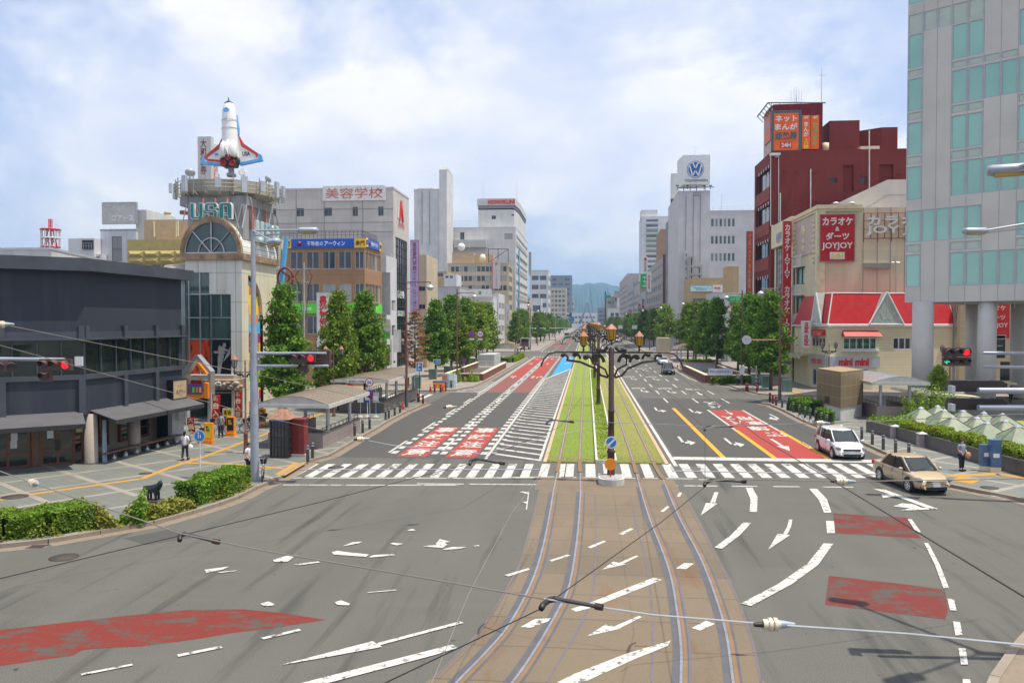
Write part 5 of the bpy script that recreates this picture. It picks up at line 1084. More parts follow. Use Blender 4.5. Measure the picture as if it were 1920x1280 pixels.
# karaoke building with the big red sign
wall('joy_tile',(.7,.6,.42),2.6,2.7,.84,.025,.12);mat('joy_cream',(.72,.62,.4),.7);mat('joy_pink',(.55,.42,.36),.7)
Yj,Yj2=98.5,YA(1485,XR);zj=ZA(396,Yj);x9=XA(1720,Yj);LJ=Yj2-Yj
jo=thing('karaoke_building','beige tiled corner building carrying the big red karaoke sign','building',(XR,Yj,KZ))
W2s=[(LJ-(YA(1494,XR)-Yj)-0,)]
y0_,y1_=YA(1508,XR)-Yj,YA(1492,XR)-Yj
sidej=[(LJ-y1_,LJ-y0_,ZA(q1,103),ZA(q0,103),{'nm':1,'pm':'pane_teal','fm':'win_dark','fw':.14})for q0,q1 in((500,533),(555,587),(607,640))]
building('','',[(XR,Yj2),(XR,Yj),(x9,Yj),(x9,Yj2)],zj,'joy_tile',{0:sidej,1:[(.3,5.0,0.3,3.4,{'nm':2,'pm':'pane_black'})]},root=jo,rec=.3)
k=MB();xq=XA(1617,Yj)-.2
for d_,z0_,z1_ in((.35,zj-.1,zj+.35),(.2,zj-.4,zj-.1)):k.prism([(XR-d_,Yj2+.1),(XR-d_,Yj-d_),(xq,Yj-d_),(xq,Yj+.1),(XR+.3,Yj+.1),(XR+.3,Yj2+.1)],z0_,z1_,True,True)
for y in(Yj+.35,Yj2-.6):k.box(XR-.22,XR+.1,y-.35,y+.35,KZ,zj-.4)
k.box(XR-.22,XR+.7,Yj-.2,Yj+.02,KZ,zj-.4);k.build('cornice','joy_cream',jo)
k=MB();k.box(XR-.12,XR+.05,Yj+1.0,Yj2-1.2,ZA(480,103),zj-.6);k.build('ornament_panel','joy_pink',jo)
k=MB();yc,zc=(Yj+Yj2)/2,ZA(440,103)
for dy,dz,r_ in((0,.6,.3),(0,0,.2),(-.5,.3,.22),(.5,.3,.22),(0,-1,.25),(0,-1.9,.25)):k.ball((XR-.15,yc+dy,zc+dz),r_,6,1.6)
for i in range(9):
 for y in(Yj+1.5,Yj2-1.7):k.ball((XR-.14,y,zj-1.3-i*.62),.24,5)
each(k,'ornament','cream',jo)
for i,(q0,q1)in enumerate(((480,500),(535,553),(590,605),(643,668))):
 k=MB();k.box(XR-.6,XR+.02,Yj+y0_-.2,Yj+y1_+.3,ZA(q1,103),ZA(q1,103)+.12)
 for j in range(9):y=Yj+y0_-.1+(y1_-y0_+.3)*j/8;k.box(XR-.56,XR-.5,y-.06,y+.06,ZA(q1,103),ZA(q0,103))
 k.box(XR-.6,XR-.46,Yj+y0_-.2,Yj+y1_+.3,ZA(q0,103),ZA(q0,103)+.1);k.build('balcony_rail','white_paint',jo)
MB().add([(XR-2,Yj+.3,3.7),(XR,Yj+.3,4.1),(XR,Yj2+1,4.1),(XR-2,Yj2+1,3.7)],[(0,1,2,3),(3,2,1,0)]).box(XR-2.05,XR-1.95,Yj+.3,Yj2+1,3.4,3.75).build('entrance_awning','cream',jo)
MB().box(XR-.05,XR+.02,Yj+1.2,Yj2-.6,KZ,3.3).build('entrance','shop_dark',jo)
r_,T,F_=sign('karaoke_sign','large red karaoke billboard on the front of the beige corner building',P(1570,446,Yj-.3),X3,3.95,5.5,'red',.2,fr='grey_metal');F_(0,0,3.7,5.3,'deep_red' if mat('deep_red',(.48,.008,.012),.45)is None else 'deep_red',d=.012)
T('カラオケ',0,1.95,3.5,.95,'white_paint',.03,depth=.05);T('&',0,1.05,.5,.5,'white_paint',.02,depth=.05);T('ダーツ',0,.2,2.7,.9,'white_paint',.03,depth=.05);T('JOYJOY',0,-1.0,3.55,.95,'white_paint',.02,depth=.05);F_(0,-2.1,1.7,.85,'white_paint','white_field',.03);T('24H',0,-2.1,1.4,.65,'yellow',.02,depth=.06)
fr_=thing('frame_sign','white outlined karaoke letters on a red scaffold frame beside the tower','sign',P(1660,430,Yj-.6));k=MB();y=Yj-.5
xa_,xb_=XA(1618,y),XA(1722,y);zt_,zb2=ZA(406,y),ZA(452,y)
for z in(zt_,zb2,(zt_*.7+zb2*.3),(zt_*.35+zb2*.65)):k.cyl((xa_,y,z),(xb_,y,z),.05 if z in(zt_,zb2)else.025,n=5)
for i in range(9):x=xa_+(xb_-xa_)*i/8;k.cyl((x,y,zb2-(.4 if i%2==0 else 0)),(x,y,zt_),.05,n=5);
k.build('frame','dark_red',fr_);write(MB(),'カラオケ',(XA(1685,y),y-.1,ZA(420,y)),X3,Z3,7.6,1.15,.035,depth=.1,sp=1.15).build('lettering','white_paint',fr_);write(MB(),'JOY JOY',(XA(1687,y),y-.1,ZA(438,y)),X3,Z3,8,1.15,.025,depth=.1).build('lettering','white_paint',fr_)
k=MB();k.box(XA(1617,Yj),XA(1667,Yj),Yj-.5,Yj,ZA(506,Yj),ZA(497,Yj));k.build('awning_window','pane_dark',jo)
for x in(1617,1643.5,1668,1695):k=MB();k.box(XA(x,Yj)-.03,XA(x,Yj)+.03,Yj-.02,Yj+.01,KZ,ZA(396,Yj));k.build('wall_joint','win_grey',jo)
k=MB();k.cyl(P(1680,480,Yj-.15),P(1680,560,Yj-.15),.06,n=6);k.cyl(P(1672,492,Yj-.15),P(1687,492,Yj-.15),.05,n=6);each(k,'wall_pipe','light_metal',jo)
wall('white_back',(.58,.55,.52),0,0,streak=.15)
x0,x1,x2=XA(1599,106),XA(1661,106),XA(1730,106);k=MB();z0_,z1_,z2_=ZA(396,106),ZA(374,106),ZA(346,106)
wb=thing('white_building','plain off white building with a sloping top between karaoke building and red block','building',(x1,106,KZ));k.extr([(x0,106,KZ),(x2,106,KZ),(x2,106,z2_),(x1,106,z2_),(x0,106,z1_)],(0,14,0));k.build('wall','white_back',wb);k=MB();k.tube([Vector((x0,105.9,ZA(410,106))),Vector((x1,105.9,ZA(374,106))),Vector((x2,105.9,ZA(374,106)))],.04,4);k.build('wall_seam','grey_metal',wb)
for x in(1553,1583):
 l=thing('sign_lamp','white hooded lamp on a bent arm above the big red sign, '+('left one' if x<1560 else 'right one'),'lamp',P(x,392,Yj));a=P(x,391,Yj-.2);MB().tube([a,a+Vector((.3,-.3,.5)),a+Vector((.6,-.7,.62))],.035,5).build('arm','light_metal',l);MB().lathe([(.38,0),(.3,.16),(.05,.26)],tuple(a+Vector((.65,-.75,.42))),10).build('shade','white_paint',l)
Yv=YA(1484,XR);r_,T,F_=sign('vertical_sign','long dark red vertical karaoke sign beside the trees',P(1475.8,540,108),X3,1.05,17.5,'deep_red',.5);
for tx,yy,hh in(('カラオケ',6.6,3.5),('JOYJOY',3.1-.2,3.2),('カラオケ',-1.5,3.5),('JOYJOY',-5.6,3.2)):T(tx,0,yy,.72,hh,'white_paint',.035,True)
gw=building('glass_front_building','cream building with a gridded glass front beside the vertical karaoke sign',[(XR,121),(XR,109.3),(XA(1500,109.3),109.3),(XA(1500,109.3),121)],ZA(416,112),'siding',{0:[(.8,11,2,ZA(462,114),{'nm':6,'nh':8,'pm':'pane_dark'})]},cop='joy_cream');MB().box(XR-.55,XR,109.4,120.8,ZA(462,114),ZA(418,114)).build('fascia','siding',gw);write(MB(),'旬香亭',(XR-.6,116,ZA(447,115)),-Y3,Z3,3.2,1.5,.03).build('lettering','grey_metal',gw)
# dark red tower block
wall('red_block',(.185,.027,.021),3.4,6.4,1.25,.03,.35,stain=(.10,.018,.018));wall('red_side',(.30,.06,.045),1.1,1.0,.7,.05,.2)
Yr,Yr2=123.5,YA(1413,XR);zr_=ZA(290,Yr);xe=XA(1712,Yr)
rb=thing('red_building','tall dark red tiled block with a rooftop billboard box','building',(XR,Yr,KZ));LS=Yr2-Yr
wz=[(ZA(q1,127),ZA(q0,127))for q0,q1 in((322,359),(388,421),(455,485),(520,548))]
building('','',[(XR,Yr2),(XR,Yr),(xe,Yr),(xe,Yr2)],zr_,'red_block',{0:[(LS*.1,LS*.93,a,b_,{'nm':3,'pm':'pane_black','fm':'win_dark'})for a,b_ in wz],1:[(XA(1578,Yr)-XR,XA(1598,Yr)-XR,ZA(366,Yr),ZA(318,Yr),{'nm':0,'pm':'red_block','fm':'red_block'}),(XA(1646,Yr)-XR,XA(1672,Yr)-XR,ZA(366,Yr),ZA(318,Yr),{'nm':0,'pm':'red_block','fm':'red_block'}),(XA(1553,Yr)-XR,XA(1567,Yr)-XR,ZA(350,Yr),ZA(341,Yr),{'nm':0,'pm':'pane_far'}),(XA(1609,Yr)-XR,XA(1622,Yr)-XR,ZA(352,Yr),ZA(340,Yr),{'nm':0})]},root=rb,rec=.5)
k=MB()
for a,b_ in wz:k.box(XR-.12,XR+.3,Yr+.9,Yr2-.6,a-2.0,a-.1)
each(k,'balcony_front','red_side',rb)
k=MB()
for a,b_ in wz:
 for i in range(5):y=Yr+1.2+i*1.7;k.box(XR-.14,XR-.1,y,y+.35,b_-.35,b_+.1)
each(k,'drip_ornament','white_paint',rb)
k=MB();
for x in(1445,1460):k.cyl(P(x,292,Yr-.15),P(x,423,Yr-.15),.05,n=5)
k.cyl(P(1445,423,Yr-.15),P(1460,423,Yr-.15),.05,n=5)
for x,q0,q1 in((1520,317,392),(1463,362,420),(1630,245,360)):k.cyl(P(x,q0,Yr-.12),P(x,q1,Yr-.12),.09,n=5)
each(k,'wall_pipe','white_paint',rb);k=MB()
for x,q in((1472,320),(1495,320),(1525,321),(1533,321),(1471,377),(1509,377),(1525,377),(1533,377),(1548,377),(1611,325),(1687,325)):k.cyl(P(x,q,Yr+.1),P(x,q,Yr-.22),.2,n=8)
each(k,'wall_vent','dark_red',rb)
fp=front(1552,1608,Yr+2,8);building('','',fp,ZA(237,Yr+2),'red_block',root=rb,z0=zr_-.5);fp=front(1552,1608,Yr+.3,3);building('','',front(1557,1608,Yr+.02,4),ZA(290,Yr)+.1,'red_block',root=rb,z0=zr_-1)
fp=[(XA(1649,Yr+3),Yr+3),(XA(1679,Yr+3),Yr+3),(XA(1679,Yr+3),Yr+9),(XA(1616,Yr+3),Yr+9),(XA(1616,Yr+3),Yr+5)];building('','',fp,ZA(251,Yr+3),'red_block',root=rb,z0=zr_-.5);MB().box(XA(1612,Yr),XA(1648,Yr),Yr+.5,Yr+2.5,zr_-.1,zr_+.55).build('rooftop_unit','cream',rb);MB().lathe([(.55,0),(.55,1.3),(.01,1.45)],(XA(1546,Yr+1),Yr+1.5,zr_),12).build('tank','cream',rb)
bbx=thing('billboard_box','rooftop billboard box with a large orange poster and lamp gantry','billboard',(XR+3,Yr+3,zr_));bx0,bx1=XA(1447,Yr+.5),XA(1539,Yr+.5);zb0,zb1=ZA(289,Yr),ZA(203,Yr);xk=XA(1427,Yr+6)
bp=[(XA(1430,Yr+7),Yr+7),(bx0,Yr+.5),(bx1,Yr+.5),(bx1,Yr+7)];k=MB();k.prism(bp,zb0,zb1,True);k.build('box','deep_dark_red' if wall('deep_dark_red',(.16,.008,.015),0,0,streak=.1)is None else 'deep_dark_red',bbx)
MB().quad((bp[0][0]-.05,bp[0][1],zb0),(bp[1][0]-.05,bp[1][1],zb0),(bp[1][0]-.05,bp[1][1],zb1-.3),(bp[0][0]-.05,bp[0][1],zb1-.3)).build('side_panel','joy_pink',bbx)
r_=sign('orange_poster','',P(1474,247,Yr+.35),X3,4.4,6.3,'grey_metal',.1,root=bbx);T=r_[1];F_=r_[2];mat('teal_frame',(.06,.11,.11),.5);F_(0,0,4.35,6.25,'teal_frame','frame',.01);F_(0,0,3.6,5.5,'poster_orange' if mat('poster_orange',(.8,.11,.005),.5)is None else 'poster_orange','field',.03)
T('ネット',0,1.95,3.2,.95,'white_paint',.03,depth=.05);T('まんが',0,.75,3.3,.95,'white_paint',.03,depth=.05);T('亜熱帯',0,-.65,3.2,1.2,'teal_frame',.04,depth=.05);F_(0,-2.0,1.7,.9,'deep_red','red_field',.045);T('24H',0,-2.0,1.4,.65,'white_paint',.03,depth=.06)
for x,ts in((1511.5,(('3F',2.2,'cream',.45),('まんが',.45,'white_paint',2.2),('3万冊',-1.7,'yellow',1.5))),(1528,(('4F',2.2,'cream',.45),('カラオケ',-.35,'green',3.6)))):
 q=sign('orange_strip','',P(x,248,Yr+.35),X3,1.2,5.0,'poster_orange',.1,root=bbx)
 for s_,y_,m_,h_ in ts:q[1](s_,0,y_,.75,h_,m_,.02,len(s_)>2,depth=.02)
q=sign('orange_poster','',Vector((bp[0][0]*.5+bp[1][0]*.5-.12,bp[0][1]*.5+bp[1][1]*.5,ZA(246,Yr+4))),Vector((bp[1][0]-bp[0][0],bp[1][1]-bp[0][1],0)),4.2,5.2,'black',.06,root=bbx);q[2](0,0,3.8,4.8,'poster_orange','field',.02);q[1]('亜熱帯',0,0,2.8,1.2,'grey_metal',.03,depth=.03);q[1]('まんが',0,1.5,2.8,1.0,'grey_metal',.03,depth=.03)
k=MB();za=ZA(193,Yr-1.2);k.cyl(P(1440,193,Yr-1.2),P(1548,193,Yr-1.2),.1,n=5);k.cyl(P(1420,219,Yr+7),P(1440,193,Yr-1.2),.1,n=5);
for x in(1447,1462,1500,1537):k.cyl(P(x,193,Yr-1.2),P(x,203,Yr+.6),.06,n=4)
for i in range(6):t_=i/5;a=P(1440,193,Yr-1.2).lerp(P(1420,219,Yr+7),t_);k.cyl(a,a+Vector((.9,0,-.9)),.06,n=4)
k.cyl(P(1448,200,Yr),P(1430,222,Yr+6.8),.07,n=4);k.build('lamp_gantry','dark_grey',bbx)
antenna(P(1540,203,Yr+3),6.2,'tall thin lightning rod behind the orange rooftop billboard');an_=thing('rooftop_antenna','cluster of thin whip antennas above the orange rooftop billboard','antenna',P(1492,200,Yr+3));k=MB();
for x,q in((1483,170),(1489,165),(1493,162),(1498,168),(1503,169)):k.cyl(P(x,192,Yr+3),P(x,q,Yr+3),.03,n=4)
k.cyl(P(1483,192,Yr+3),P(1503,192,Yr+3),.05,n=4);k.cyl(P(1493,204,Yr+3),P(1493,180,Yr+3),.07,n=5);each(k,'whip','light_metal',an_)
q=sign('vertical_sign','orange red vertical sign with white characters on the dark red block edge',P(1405.5,505,133),X3,.85,12.2,'poster_orange',.4,fr='win_dark');q[1]('インターネット',0,3.5,.5,4.4,'cream',.0,True);q[1]('まんが喫茶',0,-1.1,.55,4.0,'cream',.0,True);q[1]('亜熱帯',0,-4.6,.55,2.2,'green',.03,True)
l=thing('street_flood_lamp','white flood lamp fixed on the roof edge of the dark red block','lamp',P(1450,290,Yr));MB().obox(P(1453,289.5,Yr-.7),(.75,0,0),(0,.3,0),(0,0,.16)).build('housing','white_paint',l);MB().lathe([(.35,0),(.28,.2),(.01,.3)],tuple(P(1457,295,Yr-.6)),10).build('lamp_head','light_metal',l)
# emblem tower block
wall('vw_wall',(.56,.54,.54),0,0,streak=.08);wall('vw_side',(.33,.33,.36),4,3.6,.9,.03,.1);Yw=241;zw=ZA(361,Yw);xw=XA(1271,Yw);xw2=XA(1330,Yw);Yw2=YA(1252,XR)
vw=thing('office_tower','pale lilac grey office tower with a white emblem box on its roof','building',(xw,Yw,KZ))
building('','',[(XR,Yw2),(xw,Yw),(xw2,Yw),(xw2,Yw2)],zw,'vw_wall',{},root=vw,cop='pale_concrete');xw3=XA(1412,Yw);
building('','',[(xw2,Yw+1),(xw3+8,Yw+1),(xw3+8,Yw2),(xw2,Yw2)],ZA(397,Yw),'vw_wall',{0:[(XA(1333+i*7.9,Yw)-xw2,XA(1333+i*7.9+5.2,Yw)-xw2,ZA(q+15,Yw),ZA(q,Yw),{'nm':0,'pm':'pane_green','fm':'win_white'})for i in range(6)for q in(412,444,476)]},root=vw,cop='pale_concrete')
k=MB()
for x in(1285,1299,1312):k.box(XA(x,Yw)-.12,XA(x,Yw)+.12,Yw-.12,Yw+.02,ZA(492,Yw),ZA(370,Yw))
k.box(XA(1299,Yw),XA(1313,Yw),Yw-.3,Yw,ZA(370,Yw),ZA(363,Yw));each(k,'wall_rib','vw_side',vw)
bx=thing('emblem_box','white rooftop sign box with a round blue emblem','sign',(XA(1301,Yw),Yw,zw));xa_,xb_=XA(1274,Yw),XA(1329.5,Yw);za_,zb2=ZA(349,Yw),ZA(295,Yw);k=MB();k.prism([(xa_-.0,Yw+8),(xa_+.8,Yw-.3),(xb_,Yw-.3),(xb_,Yw+8)],za_,zb2,True,True);k.build('box','white_paint',bx)
k=MB()
for x in(1282,1294,1306,1322):k.cyl(P(x,363,Yw+.5),P(x,349,Yw+.5),.14,n=4)
k.box(xa_-1,xb_+1,Yw-1.5,Yw-1.2,za_-1.2,za_-1.0)
for x in(1270,1289,1320,1332):p=P(x,352,Yw-1.3);k.cyl(p-Z3*.5,p+Z3*.5,.1,n=4);k.obox(p+Z3*.6,(.4,0,0),(0,.2,0),(0,0,.15))
each(k,'support','dark_grey',bx);em=thing('round_emblem','round blue and white emblem on the white rooftop box','emblem',P(1304,318,Yw-.4))
c_=P(1304,317.7,Yw-.35);Rr=15.5/1500*Yw
def disc(r,d,m_,nm,r2=0):
 k=MB();n=40;pts=[(c_.x+r*cos(2*pi*i/n),c_.y-d,c_.z+r*sin(2*pi*i/n))for i in range(n)]
 if r2:p2=[(c_.x+r2*cos(2*pi*i/n),c_.y-d,c_.z+r2*sin(2*pi*i/n))for i in range(n)];k.add(pts+p2,[(i,(i+1)%n,(i+1)%n+n,i+n)for i in range(n)])
 else:k.add(pts,[tuple(range(n))])
 return k.build(nm,m_,em)
mat('emblem_blue',(.01,.1,.42),.4);disc(Rr,.03,'emblem_blue','disc');disc(Rr*.93,.06,'white_paint','white_ring',Rr*.84)
k=MB()
def st_(a,b_,w_=.17):a,b_=Vector(a),Vector(b_);k.add([(c_.x+x*Rr,c_.y-.08,c_.z+z*Rr)for x,z in((a.x-w_/2,a.y),(a.x+w_/2,a.y),(b_.x+w_/2,b_.y),(b_.x-w_/2,b_.y))],[(0,1,2,3)if a.y<b_.y else(3,2,1,0)])
st_((0,.08),(-.32,.8));st_((0,.08),(.32,.8));st_((-.33,-.78),(-.68,.48));st_((.33,-.78),(.68,.48));st_((-.33,-.78),(0,-.1));st_((.33,-.78),(0,-.1));k.build('letter_shape','white_paint',em)
write(MB(),'VOLKSWAGEN',(XA(1304,Yw),Yw-.36,ZA(342,Yw)),X3,Z3,6.6,.75,.02).build('lettering','dark_grey',em)
p=P(1265,350,Yw2);k=MB();k.prism([(XA(1256,272),272),(XA(1256.5,262),262),(XA(1272,262),262),(XA(1272,262),272)],ZA(374,262),ZA(328,262),True,True);bb=thing('blank_billboard','pale blank rooftop billboard behind the emblem box','billboard',P(1264,350,266));k.build('panel','white_panel',bb);MB().cyl(P(1260,382,264),P(1260,374,264),.3,n=5).cyl(P(1269,382,264),P(1269,374,264),.3,n=5).build('support','dark_grey',bb)
antenna(P(1303,295,Yw+3),3.5,'thin mast standing on the emblem box');antenna(P(1353,397,Yw+5),6,'thin mast on the long lower roof right of the emblem tower');railing(vw,[(xw2+1,Yw+2,ZA(397,Yw)),(xw3+6,Yw+2,ZA(397,Yw))],1.3,2,'light_metal',r=.04)
dk=building('dark_fronted_building','dark grey panelled street front beside the pale office tower',[(XR,285),(XR,Yw2-18),(XR+8,Yw2-18),(XR+8,285)],ZA(405,262),'slate',{0:[(3+i*5,4.2+i*5,z,z+1.5,{'nm':0,'pm':'pane_black'})for i in range(8)for z in(10,17,24,31)]})
wall('row_grey',(.40,.40,.42),5,3.5,.8,.04,.15);wall('row_band',(.42,.36,.35),100,3.6,.7,.5,.15)
building('banded_building','grey and pink banded long building on the right beyond the emblem tower',[(XR,372),(XR,290),(XR+20,290),(XR+20,372)],ZA(480,290),'row_band',{0:[(3+i*9,9+i*9,z,z+1.6,{'nm':1,'pm':'pane_far'})for i in range(8)for z in(8,12,16,20,24)]});MB().box(XR-.6,XR+.5,288.2,289.8,KZ,ZA(478,289)).build('brick_pier','brown_red',tag(thing('brick_pier','reddish brown vertical pier at the corner of the banded building','pier',(XR,289,KZ))))
for(Y0_,Y1_,pt,m_,lb)in((380,418,545,'row_grey','small grey shop building beyond the banded building'),(420,470,530,'pinkish','pinkish low building further along the right row'),(480,540,528,'row_grey','grey office building with plain windows far along right row'),(550,680,513,'pinkish','beige pink office building at the far end of right row')):
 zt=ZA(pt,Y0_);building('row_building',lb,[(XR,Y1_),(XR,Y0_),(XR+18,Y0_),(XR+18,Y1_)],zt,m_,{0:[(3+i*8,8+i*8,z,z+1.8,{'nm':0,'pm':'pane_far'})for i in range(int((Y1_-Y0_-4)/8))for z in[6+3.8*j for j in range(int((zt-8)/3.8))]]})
ap=thing('apartment_tower','tall white apartment tower with stacked balconies at the far right','building',(XR+10,480,KZ));Ya=470;fp=front(1203,1253,Ya,25);zt=ZA(407,Ya)
building('','',fp,zt,'far_white',{0:[]},root=ap);building('','',front(1201.5,1232,Ya+2,10),ZA(394,Ya),'far_white',root=ap,z0=zt-1)
for i in range(14):
 z=zt-3-i*2.95
 k=MB();k.box(XA(1211,Ya),XA(1233,Ya),Ya-.1,Ya,z-.2,z+1.2);k.build('window','pane_far',ap);k=MB();k.box(XA(1210,Ya),XA(1234,Ya),Ya-.8,Ya,z-1.2,z-.3);k.build('balcony','pane_pale' if 1<i<6 else 'far_white',ap)
fp=[(XA(1238,400),425),(XA(1238,395),395),(XA(1252,395),395),(XA(1252,395),425)];building('brown_building','reddish brown building between the apartment tower and emblem tower',fp,ZA(431,395),'brown_tile',{1:[(1,2.6,z,z+2,{'nm':0})for z in(38,34,30)]})
for(x,py,Y,w_,h_,m_,tx,tm,lb)in((1210,497,300,1.7,6.2,'white_paint','大同生命','dark_grey','white vertical sign with a red disc high on right row'),(1209,527,297,3.2,5.4,'green','玉','white_paint','green square sign with a white character on right row'),(1217,528,288,1.6,7.2,'white_paint','岡地証券','red','white vertical sign with red characters in front of green one'),(1206,569,330,.9,3.4,'dark_red','寿司','white_paint','small dark red hanging sign on the far right row'),(1206.5,587,320,.9,3.0,'red','食事','white_paint','small bright red hanging sign below the dark red one'),(1199,576,360,.9,3.0,'dark_red','薬','white_paint','narrow red sign furthest along right row'),(1181,588,420,1.0,4.6,'red','本店','white_paint','bright red vertical banner at the far end of street')):
 q=sign('hanging_sign',lb,P(x,py,Y),X3,w_,h_,m_,.3)
 if tx:q[1](tx,0,-.2 if h_>4 else 0,w_*.5,h_*.68,tm,.01,True)
 if x==1210:q[2](0,h_*.36,.95,.95,'red','disc')
q=sign('star_sign','white vertical sign column with blue stars on the emblem tower corner',P(1286.5,520,Yw-2),X3,1.0,15.5,'white_panel',.5);q[1]('第一住宅',0,5.3,.62,3.4,'dark_grey',.01,True);q[1]('★',0,2.6,.8,.8,'blue',0);q[1]('★',0,-.2,.8,.8,'blue',0);q[1]('★',0,-3.0,.8,.8,'blue',0);q[1]('★',0,1.2,.45,.45,'sky_blue',0);q[1]('★',0,-1.7,.45,.45,'sky_blue',0)
q=sign('hanging_sign','blue vertical sign with white characters under the star column',P(1287,577,Yw-3),X3,1.3,3.0,'blue',.3);q[1]('整形外科',0,0,.6,2.5,'white_paint',0,True)
Yt2=216;tb=thing('tan_shop_building','tan shop building with a cyan window sign band below the emblem tower','building',(XA(1293,Yt2),Yt2,KZ));fp=[(XA(1292,220),232),(XA(1292,220),220),(XA(1298,Yt2),Yt2),(XA(1362,Yt2),Yt2),(XA(1362,Yt2),232)]
sx_=fp[2][0];building('','',fp,ZA(522,Yt2),'gold_tan' if wall('gold_tan',(.46,.33,.17),1.2,30,.85,.03,.15)is None else 'gold_tan',{2:[(XA(1299,Yt2)-sx_,XA(1333,Yt2)-sx_,ZA(575,Yt2),ZA(560,Yt2),{'nm':6,'pm':'pane_far'}),(XA(1299,Yt2)-sx_,XA(1333,Yt2)-sx_,ZA(613,Yt2),ZA(600,Yt2),{'nm':5})]},root=tb);building('','',front(1362,1384.5,Yt2,6),ZA(501,Yt2),'gold_tan',root=tb)
q=sign('window_sign','pale cyan sign band with black characters on the tan shop building',P(1315.5,541,Yt2-.2),X3,5.8,1.8,'sky_blue',.15);q[2](0,-.05,5.7,1.4,'pale_cyan' if mat('pale_cyan',(.5,.72,.68),.4)is None else 'pale_cyan','field',.01);q[2](0,-.82,5.8,.15,'red','stripe',.02);q[1]('個別指導塾スタンダード',0,.15,4.0,.35,'black',.0,depth=.02);q[1]('無料体験受付中',0,-.3,2.8,.25,'black',.0,depth=.02)
q=sign('window_sign','white sign with red block and characters beside the cyan band',P(1345,541,Yt2-.2),X3,2.7,1.9,'white_paint',.15);q[2](0,.15,1.6,.55,'red');q[1]('入会受付',0,.15,1.3,.4,'white_paint',0,depth=.02);q[1]('受付中',.3,-.4,.9,.3,'red',0)
sf=thing('stair_tower','grey concrete stair frame standing left of the tan shop building','stairs',P(1305,500,235));k=MB();Y_=235
for x in(1293,1299,1314):k.box(XA(x,Y_)-.3,XA(x,Y_)+.3,Y_,Y_+3,KZ,ZA(482 if x<1313 else 498,Y_))
for q_ in(482,499,514,529):k.box(XA(1293,Y_),XA(1316 if q_>490 else 1300,Y_),Y_-.1,Y_+3,ZA(q_+3,Y_),ZA(q_,Y_))
k.build('frame','concrete',sf)
gb_=building('grey_building','grey concrete annex building in front of the tan shop',front(1334,1366,180,8),ZA(550,180),'grey_wall',{0:rows(.4,2.8,2,.5,[ZA(590,180),ZA(566,180)-1.2],1.5)});eb=building('shop_building','shop building with green and red fascia signs behind the street trees',front(1366,1400,158,8),ZA(550,158),'far_white',{0:[(.2,2.6,ZA(574,158),ZA(567,158),{'nm':1})]})
q=sign('shop_sign','green fascia sign with white lettering above the street trees',P(1379,560.5,157.5),X3,2.9,.95,'green',.2);q[1]('エイブル',0,0,1.9,.6,'white_paint',.02);q=sign('shop_sign','red fascia sign just below the green one',P(1379,580,157.5),X3,2.9,.9,'red',.2);q[2](-1.1,0,.5,.7,'white_paint')
# middle distance at the end of the street
wall('far_tan',(.38,.33,.27),6,3.2,.88,.05,.1)
for(pa,pb,pt,Y,d,m_,n_,nr,lb)in((1121,1146,577,900,30,'slate',3,4,'blue grey office block at the end of the street'),(1136,1175,556,820,30,'far_tan',4,4,'tan apartment building with a rooftop tower at street end'),(1158,1196,558,760,20,'pale_wall',5,5,'pale apartment building with balcony rows at the street end'),(1140,1200,577,700,20,'far_white',6,2,'low pale shops building in front of far apartments'),(1060,1120,586,1000,20,'far_white',8,2,'very distant low pale buildings row beneath the mountain'),(1152,1163,546,815,10,'far_tan',1,3,'tan stair tower rising above the far apartments')):
 fp=front(pa,pb,Y,d);W2=fp[1][0]-fp[0][0];zt=ZA(pt,Y);st2=zt/(nr+1)
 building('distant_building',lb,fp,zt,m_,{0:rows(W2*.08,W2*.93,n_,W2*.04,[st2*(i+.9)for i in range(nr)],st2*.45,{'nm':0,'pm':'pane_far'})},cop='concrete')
tsg=thing('green_sign_tower','dark slim sign tower with a green top far down street','sign',P(1136,590,800));MB().obox(P(1135,575,800),(.7,0,0),(0,.7,0),(0,0,15)).build('column','dark_grey',tsg);MB().obox(P(1139,556,799),(3,0,0),(0,.5,0),(0,0,1.6)).build('panel','teal',tsg)
mo=thing('street_monument','slender curved grey monument spire rising above the avenue','monument',P(1101,600,600));k=MB();Y_=600
for s_ in(-1,1):
 pts=[P(1100.5+s_*a,q,Y_)for a,q in((11,604),(9.5,597),(6,588),(3,578),(1.4,570),(.8,562))];k.tube(pts,[.7,.6,.5,.4,.3,.2],6)
pts=[P(1100.5-a-3,q,Y_+2)for a,q in((11,604),(8,597),(4,588),(.5,578),(-2,568))];k.tube(pts,[.8,.7,.6,.5,.4],6);k.build('leg','grey_metal',mo);MB().cyl(P(1101,572,Y_),P(1101,558,Y_),.5,.1,6).build('spire','tan',mo)
